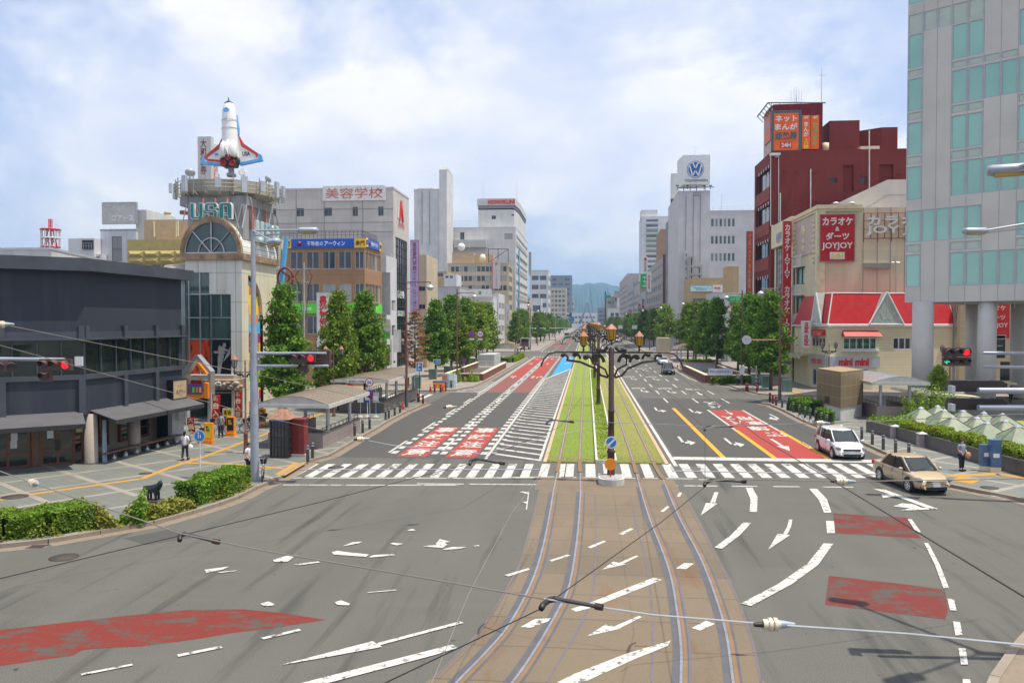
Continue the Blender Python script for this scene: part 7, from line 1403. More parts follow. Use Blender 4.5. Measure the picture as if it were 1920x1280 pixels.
# signs on the left pavement
g=G(693,804,KZ);t=disc_sign('speed_sign','round red rimmed speed limit sign reading 50 above the shelter kerb',(g.x,g.y,7.8-115/1500*g.y),.3,'sign_red' if mat('sign_red',(.45,.01,.015),.4)is None else 'sign_red','white_paint',('50','blue'),post=(KZ,'light_metal'));z_=t.location.z;MB().box(g.x-.27,g.x+.27,g.y-.03,g.y,z_-.5,z_-.36).build('plate','white_paint',t);MB().box(g.x-.18,g.x+.18,g.y-.035,g.y-.028,z_-.45,z_-.41).build('arrow','sign_red',t)
disc_sign('no_parking_sign','round blue no parking sign with red rim below the 50 sign',(g.x,g.y-.01,z_-.83),.3,'sign_red','blue',bar='sign_red')
for x,bar,txt,lb in((884.5,'sign_red',None,'blue no parking sign on the second left lamp arm'),(900.5,None,('50','blue'),'red rimmed 50 sign on the second left lamp arm')):
 p=P(x,626,99.8);t=disc_sign('road_sign',lb,p,.42,'sign_red','blue' if bar else 'white_paint',txt,bar);MB().box(-.3,.3,0,.03,-.75,-.55).build('plate','white_paint',t,w=False)
MB().cyl((-16.3,100,P(880,626,100).z),P(902,626,100),.05,n=6).build('sign_arm','brown_red',[o for o in COL.objects if o.get('label','').startswith('second tall brown street lamp on the left')][0])
p=P(1400,637,80.9);t=disc_sign('round_sign','plain grey back of a round road sign beside the right trees',p,.46,'light_metal');MB().cyl(p+Vector((0,.05,0)),(19,81,p.z),.05,n=6).build('arm','pink_red',t)
g=G(375,908,KZ);t=disc_sign('blue_sign','round blue pedestrian sign on a white pole on the left plaza',(g.x,g.y,P(375,817,g.y).z),.29,'light_metal','sign_blue',post=(KZ,'white_paint'));MB().box(-.06,-.02,-.04,-.033,-.12,.1).box(.04,.08,-.04,-.033,-.1,.06).box(-.07,-.01,-.04,-.033,.12,.17).build('figure','white_paint',t,w=False)
disc_sign('blue_sign','small blue round sign at the left ramp entrance',P(870,676,108),.33,'sign_red','blue',bar='sign_red',post=(KZ,'white_paint'));disc_sign('pedestrian_sign','small white round pedestrian sign far along the right kerb',P(1227,653,165),.42,'light_metal','white_paint',('人','blue'),post=(0,'white_paint'))
for i,(a,y0_,hh,cm,pm_)in enumerate(((656,764,.9,'pale_concrete','white_paint'),(675,764,.95,'white_paint','light_metal'),(688,764,.7,'blue','white_paint'),(704,761,.8,'light_metal','sky_blue'))):
 y=62.5;x=XA(a,y);t=thing('bus_stop_sign',['grey bus stop board under a red and white disc','white bus stop timetable board on a concrete foot','blue bus stop board hidden behind the sign post','pale bus stop board on a sky blue pole'][i],'bus stop',(x,y,KZ),0,'bus stop boards by the second shelter')
 MB().box(-.24 if i!=2 else-.12,.24 if i!=2 else.12,-.03,.03,1.25,1.25+hh).build('board',cm,t,w=False);MB().cyl((0,.03,0),(0,.03,2.4),.03,n=6).build('pole',pm_,t,w=False);MB().lathe([(.3,0),(.28,.1),(.08,.24),(.01,.26)],(0,0,0),10).build('foot','concrete',t,w=False);MB().box(-.17,.17,-.035,-.031,1.45,1.75).build('timetable','pale_teal' if i==0 else 'white_paint',t,w=False)
 if i==0:MB().cyl((0,-.02,2.5),(0,.03,2.5),.24,n=20).build('disc','red',t,w=False)
 if i==2:MB().cyl((.0,-.05,1.2),(.0,-.05,1.21),.01,n=4).build('bolt','grey_metal',t,w=False)
q=sign('parking_sign','blue square P sign on a brown pole by the side street',P(786,688,76),X3,.55,.8,'sign_blue',.04,fr='white_paint');q[1]('P',-.0,.12,.25,.38,'white_paint',.04);q[2](0,-.2,.3,.1,'white_paint','arrow');MB().cyl(P(786,697,76.1),(P(786,697,76).x,76.1,KZ),.04,n=6).build('pole','brown_metal',q[0])
q=sign('one_way_sign','blue one way arrow sign beside the left tree group',P(819,678,104),X3,.8,.5,'sign_blue',.04,fr='white_paint');q[2](.04,0,.4,.12,'white_paint','arrow');MB().cyl(P(819,683,104.1),(P(819,683,104).x,104.1,KZ),.04,n=6).build('pole','light_metal',q[0])
for a,w_,h_,cm,lb in((834,.65,1.7,'light_metal','grey ticket machine with a pink stripe'),(846,.7,1.6,'pale_teal','pale ticket machine beside the grey one'),(853,.35,1.5,'white_paint','thin white notice board at the barrier end')):
 g=G(a,727,KZ);t=thing('ticket_machine',lb,'machine',g);MB().box(-w_/2,w_/2,0,.4,0,h_).build('body',cm,t,w=False);MB().box(-w_/2+.06,w_/2-.06,-.01,0,h_*.55,h_*.9).build('screen','white_paint' if a!=834 else 'pink_red',t,w=False)
tk=G(826,728,KZ);tag(MB().box(tk.x-.9,tk.x+.5,tk.y,tk.y+.8,KZ,1.0).build('covered_crate','blue_cab'),'blue covered crates stacked behind the red post barrier','crate');MB().box(tk.x-.9,tk.x+.5,tk.y-.02,tk.y-.005,KZ,.8).build('crate_front','orange',None)['label']='orange crate fronts under the blue cover by the barrier';COL.objects['crate_front']['category']='crate'
q=sign('car_park_sign','long white car park sign with blue characters over the right ramp',P(1351,697,101),X3,2.85,.72,'white_paint',.1,fr='light_metal');q[1]('駅前公共駐車場(第2)',0,0,2.6,.4,'blue',0)
for x in(-.9,.0,.9):MB().cyl((x,.15,-2.0),(x,.15,-.3),.04,n=5).build('leg','brown_metal',q[0],w=False)
q=sign('notice_board','white notice board with a green mark on the right pavement',P(1391.5,694,96),X3,.55,1.0,'white_paint',.05);q[1]('▶',0,.35,.2,.15,'green',0);MB().cyl((0,.05,-1.6),(0,.05,-.4),.05,n=6).build('post','timber',q[0],w=False)
tag(MB().cyl(G(1418,722,KZ),P(1418,687,91.5),.06,n=8).build('white_pole','white_paint'),'plain white pole on the right pavement beneath the trees','pole')
def ramp_walls(lb,x0,x1,y0,y1,g):
 t=thing('ramp_wall',lb,'wall',(x0,y0,KZ));xi=x1 if g>0 else x0;k=MB();k.box(x0,x0+.35,y0,y1,KZ-.1,1.0);k.box(x1-.35,x1,y0,y1,KZ-.1,1.0);k.box(x0+.35,x1-.35,y0,y0+.35,KZ-.1,1.0);k.build('brick_wall','brick_red',t);k=MB();k.box(x0-.04,x0+.42,y0-.04,y1,1.0,1.1);k.box(x1-.42,x1+.04,y0-.04,y1,1.0,1.1);k.box(x0+.42,x1-.42,y0-.04,y0+.42,1.0,1.1);k.build('coping','cream',t);MB().box(x0+.35,x1-.35,y0+.35,y1,KZ,KZ+.01).build('ramp_floor','asphalt',t)
ramp_walls('brick red walls with a beige coping round the left car park ramp',-18.6,-13.5,104,134,1);ramp_walls('brick red walls with a beige coping round the right car park ramp',15.1,20.8,104,129,-1)
t=thing('guard_fence','brown slatted guard fence along the left ramp','fence',(-19,115,KZ));railing(t,[(-18.9,112,KZ),(-18.9,134,KZ)],1.1,.25,'brown_metal','slats');t=thing('guard_fence','brown slatted guard fence along the right ramp','fence',(21,110,KZ));railing(t,[(21.0,106,KZ),(21.0,128,KZ)],1.1,.25,'brown_metal','slats');t=thing('guard_fence','white barrier fence before the far left hedge','fence',(-15,138,KZ));railing(t,[(-19,137,KZ),(-13.8,137,KZ)],.9,1.6,'white_paint','rails',r=.07)
t=thing('guard_fence','pale concrete balustrade beyond the right ramp','fence',(16,132,KZ));MB().box(15.4,22,134,134.3,KZ,1.1).build('panel','light_metal',t);MB().box(15.3,22.1,133.9,134.4,1.1,1.2).build('rail','pink_red',t)
# planter wall, skylight pyramids
wp=[G(1624,808,KZ),G(1700,828,KZ),G(1800,858,KZ),G(1905,889,KZ),G(2050,925,KZ)];pw=thing('planter_wall','long dark granite planter wall along the right pavement','wall',wp[0]);k=MB()
for a,b_ in zip(wp,wp[1:]):d=(b_-a).normalized();n=Vector((-d.y,d.x,0));n=n if n.x>0 else-n;k.obox((a+b_)/2+n*.15+Z3*.38,(b_-a)/2+d*.02,n*.15,(0,0,.38))
k.build('wall','dark_granite',pw)
for i,(a,b_)in enumerate(((1679,803),(1729,817))):g=G(a,b_,.8);MB().box(g.x-.26,g.x+.26,g.y-.22,g.y+.22,KZ,.95).build('pier','granite',pw);MB().add([(g.x-.3,g.y-.26,.95),(g.x+.3,g.y-.26,.95),(g.x+.3,g.y+.26,.95),(g.x-.3,g.y+.26,.95),(g.x,g.y,1.08)],[(0,1,4),(1,2,4),(2,3,4),(3,0,4)]).build('pier_cap','light_metal',pw)
setting('planting_bed',MB().prism([(wp[0].x+.2,wp[0].y+.3),(wp[2].x+.3,wp[2].y),(wp[4].x+.3,wp[4].y),(32,40),(32,62),(24,63)],KZ,.55),'soil')
mat('sky_pane',(.17,.22,.145),.4,var=.25,spec=.35);py_=thing('pyramid_skylight','glass pyramid skylight','skylight',(0,0,0),0,'glass pyramid skylights in the planted bed');h=1.3;c4=[(-h,-h),(h,-h),(h,h),(-h,h)]
k=MB()
for i in range(4):a,b_=c4[i],c4[(i+1)%4];k.add([(a[0],a[1],0),(b_[0],b_[1],0),(0,0,1.1)],[(0,1,2)])
k.build('glass','sky_pane',py_,w=False);k=MB()
for a in c4:k.cyl((a[0],a[1],0),(0,0,1.1),.03,n=4);k.cyl((a[0],a[1],0),(-a[1],a[0],0),.05,n=4);k.cyl(((a[0]-a[1])/2,(a[0]+a[1])/2,0),(0,0,1.1),.02,n=4)
k.build('glazing_bars','win_brown',py_,w=False);MB().add([(-.16,-.16,1.0),(.16,-.16,1.0),(.16,.16,1.0),(-.16,.16,1.0),(0,0,1.16)],[(0,1,4),(1,2,4),(2,3,4),(3,0,4)]).build('apex_cap','chrome',py_,w=False)
for i,(a,b_,w_)in enumerate(((1727,763,'leftmost'),(1786,781,'second from the left in the front row'),(1851.6,791,'tallest in the front, above the hedge'),(1908,797,'rightmost in the front, beside the grey pole'),(1758,760,'behind the leftmost'),(1771,767.5,'right behind the leftmost pair'),(1832,781,'behind the tall front one'),(1885,787,'behind the rightmost front one'),(1806,768,'in the back row under the signal heads'),(1845,772,'in the back row right of the signals'),(1880,775,'farthest right in the back row'))):
 g=G(a,b_,1.66);g.z=.56;lb='glass pyramid skylight, '+w_
 if i==0:py_.location=g;py_.rotation_euler=(0,0,rad(8));py_['label']=lb
 else:dup(py_,g,rad(8),lb)
# statue on the verge
st=thing('animal_statue','dark bronze animal statue on a stone block between the hedges','statue',G(288,948,KZ));bm=bmesh.new();me=bpy.data.meshes.new('statue');pts=[(-.62,0,.62,.04),(-.45,0,.62,.07),(-.28,0,.62,.16),(-.05,0,.6,.17),(.2,0,.64,.18),(.34,0,.74,.14),(.42,0,.88,.12),(.48,0,.82,.08)];legs=[(-.24,.1),(-.24,-.1),(.22,.1),(.22,-.1)]
V=[bm.verts.new(p[:3])for p in pts];rdx=[p[3]for p in pts];[bm.edges.new((V[i],V[i+1]))for i in range(len(V)-1)]
for(x,y),b_ in zip(legs,(2,2,4,4)):
 q=V[b_];
 for z,r in((.42,.08),(.2,.06),(.02,.065)):nv=bm.verts.new((x,y,z));bm.edges.new((q,nv));q=nv;rdx.append(r)
for y in(-.09,.09):
 nv=bm.verts.new((.4,y,1.0));bm.edges.new((V[6],nv));rdx.append(.025)
bm.to_mesh(me);bm.free();me.materials.append(M['bronze'])
def grow(joints,edges,radii,name,m,parent,sub=1,root=0):
 me=bpy.data.meshes.new(name);me.from_pydata([tuple(j)for j in joints],edges,[]);o=bpy.data.objects.new(name,me);COL.objects.link(o)
 s=o.modifiers.new('skin','SKIN');s.use_smooth_shade=True;b_=o.modifiers.new('sub','SUBSURF');b_.levels=b_.render_levels=sub
 for i,v in enumerate(me.skin_vertices[0].data):v.radius=(radii[i],radii[i])if not isinstance(radii[i],tuple)else radii[i];v.use_root=i==root
 dg=bpy.context.evaluated_depsgraph_get();nm=bpy.data.meshes.new_from_object(o.evaluated_get(dg));bpy.data.objects.remove(o);nm.materials.clear();nm.materials.append(M[m]);nm.name=name
 for p in nm.polygons:p.use_smooth=True
 o=bpy.data.objects.new(name,nm);COL.objects.link(o);o.parent=parent;return o
js=[tuple(v.co)for v in me.vertices];es=[tuple(e.vertices)for e in me.edges];o=grow(js,es,rdx,'animal','bronze',st);o.location=(0,0,.24);o.scale=(.85,)*3;o.rotation_euler=(0,0,rad(-12));MB().box(-.45,.5,-.28,.28,0,.26).build('plinth','dark_granite',st,w=False)
# amusement arcade gate, flags, stands
ga=thing('arcade_gate','grey peaked metal gateway with orange arms in front of the glass bay','gate',G(366,800,KZ));Y_=57.2;f_=lambda a,b_,d=0:P(320+a/7.111,640+b_/7.111,Y_+d);Q=[[(120,1140),(120,430),(330,180),(352,180),(532,400),(532,1100),(495,1100),(495,420),(345,225),(200,440),(200,1140)]]
k=MB();q=[(120,1130),(120,430),(325,180),(352,180),(532,400),(532,1100),(492,1100),(492,425),(342,230),(205,440),(205,1130)];k.extr([f_(a,b_)for a,b_ in q],(0,.7,0));k.build('frame','silver',ga)
for q in([(330,290),(365,280),(485,430),(445,440)],[(215,715),(440,680),(440,740),(215,810)],[(440,540),(495,560),(495,760),(440,760)]):MB().extr([f_(a,b_,-.2)for a,b_ in q],(0,.5,0)).build('orange_arm','orange',ga)
q=sign('poster','',f_(328,635,-.3),X3,1.1,.75,'purple' if mat('purple',(.12,.06,.3),.5)is None else 'purple',.06,root=ga)
for x,m_ in((-.15,'lime'),(.12,'orange'),(.38,'yellow')):q[2](x,-.05,.17,.4,m_,'picture')
q[1]('パチンコ',-.4,0,.15,.6,'pink_red',0,True);k=MB();k.tube([f_(320+95*cos(i*pi/10),545-85*sin(i*pi/10),-.1)for i in range(11)],.04,5);k.build('arch_bar','copper',ga)
def flag(a,b_,w_,h_,Y,lb,tilt=0,txt='新台入替'):
 p=P(a,b_,Y);t=thing('banner_flag',lb,'banner',(p.x,p.y,KZ),0,'red arcade banner flags');n=10;k=MB();u=Vector((w_,0,0))
 f=lambda s,v:Vector((p.x+(s-.5)*w_+tilt*(v**2),p.y+.05*sin(v*5+s*2),p.z+(.5-v)*h_))
 for j in range(n):k.quad(f(0,(j+1)/n),f(1,(j+1)/n),f(1,j/n),f(0,j/n))
 k.build('cloth','red',t)
 for i,c in enumerate(txt):write(MB(),c,f(.5,(i+.5)/len(txt))-Y3*.05,Vector((1,0,0)),(f(.5,i/4)-f(.5,(i+1)/4)).normalized(),w_*.75,h_/len(txt)*.85,.035).build('lettering','cream',t)
 MB().cyl((p.x-w_/2-.03,p.y,KZ),(p.x-w_/2-.03,p.y,p.z+h_/2+.1),.025,n=5).build('pole','white_paint',t)
flag(405.5,767,.62,2.15,55.5,'red arcade banner flag left of the grey shirted cyclist');flag(447,757,.58,2.1,60,'red arcade banner flag beside the lantern lamp');flag(357,805,.5,1.75,52,'curved red and yellow banner beside the walking woman',.45,'大当たり')
for a,b_,lb,m_ in((391.5,831,'nearest orange stand board with a yellow panel','yellow'),(433,817,'second orange stand board with a black and yellow panel','black'),(490.5,799,'orange stand board half hidden by the signal pole','dark_red')):
 g=G(a,b_,KZ);t=thing('stand_board',lb,'sign board',g,0,'orange stand boards outside the arcade');MB().box(-.27,.27,-.1,.16,0,1.3).box(-.29,.29,-.2,.24,0,.22).build('case','orange',t,w=False);MB().box(-.21,.21,-.115,-.1,.38,1.22).build('panel',m_,t,w=False);write(MB(),'新台',(0,-.12,.95),X3,Z3,.14*2,.35,.03,True).build('lettering','black' if m_=='yellow' else 'yellow',t,w=False)
q=sign('poster_board','yellow poster board between the two red banner flags',P(427,773,56),X3,.8,.6,'white_paint',.05);q[2](0,0,.65,.5,'yellow');q[1]('新台',0,0,.5,.35,'black',.03,depth=.02)
tag(MB().box(XA(396,60.8),XA(454,60.8),59.2,61.4,ZA(735,60),ZA(716,60)).build('entrance_canopy','rusty_stone'),'brown weathered canopy block over the arcade entrance','canopy')
for i in range(14):
 k=MB();rr=random.Random(i);k.ball((0,0,0),rr.uniform(.18,.34),5,.6);k.v=[(a*rr.uniform(.75,1.25),b_*rr.uniform(.7,1.2),c*rr.uniform(.7,1.3))for a,b_,c in k.v];o=k.build('rock',('weathered','rusty_stone','concrete')[i%3]);o.location=P(398+i*4.1,727-(i%4)*3,59.1);tag(o,'rough artificial rock piled over the arcade entrance canopy','rock','artificial rocks over the arcade entrance')
# utility pole behind first tree
t=thing('utility_pole','grey concrete utility pole with transformers among the near trees','utility pole',(XA(570,72),72,KZ));x=XA(570,72);MB().cyl((x,72,KZ),(x,72,ZA(488,72)),.17,.1,12).build('pole','concrete',t);MB().cyl((x-.6,72,ZA(503,72)),(x+.6,72,ZA(500,72)),.05,n=5).cyl((x-.5,72,ZA(527,72)),(x+.5,72,ZA(527,72)),.05,n=5).build('crossarm','grey_metal',t)
for s_ in(-.45,.45):MB().tube([(x+s_*.8,72,ZA(500,72)),(x+s_*1.8,72,ZA(515,72)),(x+s_*1.0,72,ZA(535,72)),(x+s_*.3,72,ZA(600,72)),(x+s_*.4,72,3)],.03,4).build('cable_loop','wire_black',t)
dup(t,(XA(1790,90),90,KZ),0,'dark utility pole beside the red roofed shop behind pillars')
t=thing('signal_gantry','far signal arm with green lamps over the left lanes','signal pole',(-14,212,0));MB().cyl((-15,212,0),(-15,212,7),.14,n=8).build('pole','signal_grey',t);MB().cyl((-15.2,212,6.2),(-3,212,6.3),.08,n=6).build('arm','signal_grey',t)
for x in(-13.1,-10.6):k=MB().box(x-.65,x+.65,211.7,211.9,5.95,6.4);k.build('signal_case','signal_case',t);MB().cyl((x-.4,211.68,6.17),(x-.4,211.6,6.17),.17,n=10).build('green_lens','lamp_green',t)
q=sign('direction_sign','blue direction sign board hanging over the left lanes far away',P(1071.5,598,300),X3,2.2*1.0,1.6,'sign_blue',.1,fr='white_paint');MB().cyl((-1.5,.1,0),(-6.0,.1,-.2),.08,n=5).cyl((-6,.1,0),(-6,.1,-8.9),.12,n=6).build('post','grey_metal',q[0],w=False);q[1]('国道1号',0,.2,1.6,.4,'white_paint',0)
for a,b_,Y,lb in((1163,613,300,'white board on a pole at the right edge of tram line'),(1190,613,260,'white board hanging from a far right arm')):
 q=sign('white_board',lb,P(a,b_,Y),X3,1.6,1.2,'white_paint',.1);MB().cyl((0,.2,-b_*0-5),(0,.2,.5),.09,n=6).build('post','brown_metal',q[0],w=False)
# overhead wires
def wire(name,pts,r,m,lb,sag=0,cat='cable'):
 o=MB().tube(pts,r,5).build(name,m);return tag(o,lb,cat)
def L3(ps,z):return[G(a,b_,z_)for(a,b_),z_ in zip(ps,z if isinstance(z,list)else[z]*len(ps))]
wire('span_wire',[P(-60,592,20),P(0,607,20.5),P(240,655,24),P(480,702,27),P(690,748,31),P(860,795,36)],.010,'wire_pale','thin pale span wire falling from the left over the arcade gate')
wire('span_wire',[P(-60,630,20),P(0,647,20),P(240,713,23),P(480,778,26),P(675,822,29)],.010,'wire_pale','pale span wire crossing the left plaza to the insulator');wire('span_wire',[P(682,824,29),P(735,834,30),P(900,850,33),P(1110,800,60)],.012,'light_metal','span wire from the insulator by the shelter to the tramway')
wire('span_wire',L3([(-40,868),(60,905),(340,1000),(490,1031),(720,1070),(1020,1122)],[5.6,5.55,5.5,5.45,5.4,5.35]),.008,'wire_pale','pale span wire from left edge passing beneath the manhole view')
wire('span_wire',L3([(1020,1122),(1100,1134),(1225,1152),(1450,1170),(1700,1187),(2000,1216)],5.35),.008,'light_metal','thick span wire across the bottom right with a large insulator')
wire('contact_wire',L3([(-60,1100),(0,1084),(340,1003),(600,941),(887,867),(1050,800),(1090,745)],[5.2]*5+[5.15,5.1]),.0055,'wire_black','black contact wire curving over the left half of junction')
wire('contact_wire',L3([(700,1290),(1013,1141),(1240,978),(1322,912),(1322,905)],5.2),.0055,'wire_black','black contact wire running over the tram slab to the middle bracket');wire('contact_wire',L3([(1322,905),(1322,803)],[5.2,5.2])+[Vector((3.1,110,5.2))],.0055,'wire_black','straight contact wire above the right grass track')
wire('span_wire',L3([(1255,690),(1425,820),(1600,924),(1920,1118),(2060,1205)],[5.4]*5),.009,'brown_metal','thick brown wire falling diagonally across the right junction');wire('span_wire',L3([(1322,902),(1370,898),(1590,902),(1920,897),(2050,895)],5.4),.009,'wire_pale','span wire crossing in front of the beige car')
wire('span_wire',L3([(1322,803),(1340,799),(1535,793),(1600,791),(1760,784),(1990,772)],5.5),.010,'wire_pale','pale span wire passing above the white car roof');wire('pull_wire',[P(1090,790,30),P(960,960,18),P(880,1110,14),P(805,1290,11)],.006,'wire_pale','thin tan wire hanging down left of the tram slab');wire('span_wire',L3([(1030,790),(1062,787),(1150,792),(1250,795),(1322,800)],5.4),.007,'grey_metal','short span wire over the grass track at the first post')
def arm_(p0,ps,z,lb):
 t=thing('wire_bracket',lb,'bracket',G(*p0,z));pts=L3([p0]+ps,z);MB().tube(pts,.028,6).build('hook','black',t);a,b_=pts[-1],L3([(2*ps[-1][0]-ps[-2][0]*1,ps[-1][1])],z)[0];return t
for p0,ps,L_,lb in(((1015,1140),[(1018,1133),(1030,1124),(1042,1122)],(1130,1138),'black steady arm hooked on the wire at bottom centre'),((337,1012),[(337,1004),(347,1000)],(410,1016),'black steady arm hooked on wire in the left road'),((881,870),[(882,864),(893,860)],(945,869),'black steady arm over left end of the crosswalk'),((1321,910),[(1322,905),(1335,899)],(1400,903),'black steady arm over the right crosswalk'),((1321,806),[(1323,801),(1333,799)],(1375,799),'black steady arm above the right turning lanes'),((1025,794),[(1027,790),(1034,787)],(1075,791),'black steady arm over left grass track')):
 t=arm_(p0,ps,5.33,lb);a,b_=G(*ps[-1],5.36),G(*L_,5.36);MB().cyl(a,b_,.02,n=6).build('rod','dark_grey',t);MB().cyl(a.lerp(b_,.85),b_,.032,n=6).build('sleeve','brown_metal',t)
def insul(px_,py_,z,d,lb,s=1):
 t=thing('insulator',lb,'insulator',G(px_,py_,z),0,'cream cable insulators');c=Vector((0,0,0));d=Vector(d).normalized()*s;k=MB()
 for a,b_,r in((-.10,-.04,.06),(-.04,.0,.075),(.0,.02,.05),(.02,.06,.075),(.06,.1,.045)):k.cyl(c+d*a,c+d*b_,r*s,n=14)
 k.build('porcelain','insulator',t,w=False);MB().cyl(d*.1,d*.26,.05*s,.02*s,10).build('cap','grey_metal',t,w=False);MB().cyl(-d*.2,-d*.1,.025*s,.035*s,8).build('clamp','dark_iron',t,w=False)
insul(1447,1170,5.35,(1,.1,0),'large cream insulator on the bottom right span wire',.72);insul(62,905,5.55,(1,-.6,0),'cream insulator on the wire at the left edge',.75);insul(1578,902,5.4,(1,0,0),'cream insulator in front of the right crosswalk',.8)
p=P(676,823,29);insul(676,823,p.z,(1,.5,0),'cream insulator near the near shelter kerb',1.3);p=P(842,763,30);insul(842,763,p.z,(1,.5,0),'cream insulator above the left lane lines',1.2);insul(1538,793,5.5,(1,0,0),'cream insulator above the white car',.85);p=P(2,608,19.5);insul(2,608,p.z,(1,.3,0),'small grey insulator at the top of left wire',1.2)
# trees and hedges
def leafmat(name,a,b_,tr_=.25):
 m,t,b=nodes(name);g=t.nodes.new('ShaderNodeNewGeometry');oi=t.nodes.new('ShaderNodeObjectInfo')
 c=mixc(t,g.outputs['Random Per Island'],a,b_);c=mixc(t,ramp(t,noise(t,1.1,pos(t),3),.35,.7),c,[x*.62 for x in b_],'MIX')
 h=t.nodes.new('ShaderNodeHueSaturation');mr=t.nodes.new('ShaderNodeMapRange');mr.inputs[3].default_value=.475;mr.inputs[4].default_value=.51;t.links.new(oi.outputs['Random'],mr.inputs[0]);t.links.new(mr.outputs[0],h.inputs['Hue']);t.links.new(c,h.inputs['Color'])
 b.inputs['Roughness'].default_value=.65;b.inputs['Specular IOR Level'].default_value=.2;t.links.new(h.outputs[0],b.inputs['Base Color'])
 tl_=t.nodes.new('ShaderNodeBsdfTranslucent');t.links.new(h.outputs[0],tl_.inputs[0]);mxs=t.nodes.new('ShaderNodeMixShader');mxs.inputs[0].default_value=tr_
 t.links.new(b.outputs[0],mxs.inputs[1]);t.links.new(tl_.outputs[0],mxs.inputs[2]);t.links.new(mxs.outputs[0],t.nodes['Material Output'].inputs[0])
leafmat('ginkgo_leaf',(.075,.18,.02),(.20,.35,.042));leafmat('light_leaf',(.14,.28,.025),(.3,.44,.05));leafmat('dry_leaf',(.28,.14,.035),(.4,.25,.08));leafmat('hedge_leaf',(.09,.22,.02),(.2,.37,.04));leafmat('lime_leaf',(.16,.30,.02),(.33,.46,.05));leafmat('weed_leaf',(.16,.22,.03),(.36,.36,.07))
mat('bark',(.12,.095,.07),.9,scale=6,bmp=.4)
def leaf(k,p,s,rr,up=.3):
 d=Vector((rr.gauss(0,1),rr.gauss(0,1),rr.gauss(up,.8))).normalized();a=d.orthogonal().normalized();a.rotate(Matrix.Rotation(rr.uniform(0,6.28),3,d));b_=d.cross(a)
 k.add([p-a*s-b_*s*.6,p+a*s*.3-b_*s,p+a*s+b_*s*.7,p-a*s*.4+b_*s],[(0,1,2,3)],False)
def tree_proto(seed,H,Rm,base,n,lm,s0=.115,sparse=False,shape=.75):
 rr=random.Random(seed);t=thing('street_tree','tree','tree',(0,0,0),0,'street trees in rows along the pavements')
 k=MB().tube([(0,0,0),(.03,.02,H*.3),(-.03,0,H*.6),(0,0,H*.93)],[.17,.13,.08,.02],8);tr_=k.build('trunk','bark',t,w=False);L_=MB();cl=[]
 NL=38 if not sparse else 40
 for i in range(NL):
  f=(i+.5)/NL;z=base+(H-base)*f**.95;prof=Rm*min(1,(1-f)**shape+.05)*min(1,.55+f*3.2);a=i*2.4+rr.uniform(-.4,.4);r=prof*rr.uniform(.72,1.08)
  e=Vector((r*cos(a),r*sin(a),z+r*(.28 if not sparse else.0)));st_=Vector((0,0,z-r*.25));L_.cyl(st_,e,.035,.012,4,False)
  for q in(.35,.62,.85,1.02):cl.append((st_.lerp(e,q)+Vector((rr.gauss(0,.1),rr.gauss(0,.1),rr.gauss(0,.1))),(.17+.21*q)*(Rm/1.8)*(.75 if sparse else 1.1)))
 L_.build('limb','bark',t,w=False);k=MB();tot=sum(c[1]**2 for c in cl)
 for c,r in cl:
  m_=int(n*r*r/tot)
  for _ in range(m_):leaf(k,c+Vector((rr.gauss(0,r*.62),rr.gauss(0,r*.62),rr.gauss(0,r*(.42 if not sparse else.16)))),s0*rr.uniform(.6,1.25),rr)
 k.build('crown',lm,t,w=False);return t
TP=[tree_proto(1,10.0,2.0,1.7,11000,'ginkgo_leaf',.115,False,.95),tree_proto(2,9.6,2.25,2.0,11000,'ginkgo_leaf',.115,False,.85),tree_proto(5,9.0,2.4,2.2,8000,'light_leaf',.13,False,.7),tree_proto(9,8.6,1.5,2.2,2600,'dry_leaf',.085,True,.5)]
used=set()
def tree(i,x,y,h,lb,rz=0,wd=1):
 s_=h/(10.0,9.6,9.0,8.6)[i]
 if i not in used:used.add(i);o=TP[i];o.location=(x,y,KZ);o.rotation_euler=(0,0,rz);o.scale=(s_*wd,s_*wd,s_);o['label']=lb;return
 dup(TP[i],(x,y,KZ),rz,lb,None,(s_*wd,s_*wd,s_))
tree(0,XA(533,57.5),57.5,10.2,'tallest near conical tree just right of the grey signal pole');tree(1,XA(634,68),68,9.9,'conical tree in front of the brown office and white bank sign',1.2,.85);tree(1,XA(684,76),76,10.2,'conical tree at the right corner of the brown office',3.0,.95);tree(0,XA(612,71),71,5.6,'shorter bushy tree left of bank sign',2,1.3)
tree(3,XA(778,96),96,9.0,'orange withered tree beside the lilac banner',0,1.15)
for i,(a,y,h,k_)in enumerate(((817,112,10.6,0),(846,124,11.4,1),(872,136,11.6,0),(893,147,11,2),(913,160,11.2,1),(862,116,8,1))):tree(k_,XA(a,y),y,h,['first','second','third','fourth','fifth','shortest front'][i]+' tree of the dense left group beyond the orange one',i*1.3,1.1)
for i,(a,y,h,k_)in enumerate(((1446,93,10.9,0),(1424,101,10.4,1),(1405,110,10.9,1),(1384,120,10.2,0),(1345,134,11.4,0),(1325,142,11,1),(1305,155,11.2,0),(1290,168,11.2,1),(1248,222,12.0,2))):tree(k_,XA(a,y),y,h,(['front']+nth)[i]+' tree of the dense right row counting from the camera',i*1.9,1.1)
R4=random.Random(4);y=232;i=0
while y<900:
 for g in(-1,1):
  yy=y+R4.uniform(-2,2)
  if 334<yy<352 or(g>0 and yy<236):continue
  tree(R4.choice((0,1,1,2)),g*R4.uniform(18,21.5),yy,R4.uniform(9,12),'%s far street tree on the %s, counting from the wide crossing'%((['first']+nth+['sixteenth','seventeenth','eighteenth','nineteenth','twentieth','twenty-first','twenty-second','twenty-third','twenty-fourth','twenty-fifth','twenty-sixth','twenty-seventh','twenty-eighth','twenty-ninth','thirtieth','thirty-first'])[i],'left' if g<0 else 'right'),R4.uniform(0,6),1.25)
 y+=14+y*.022;i+=1
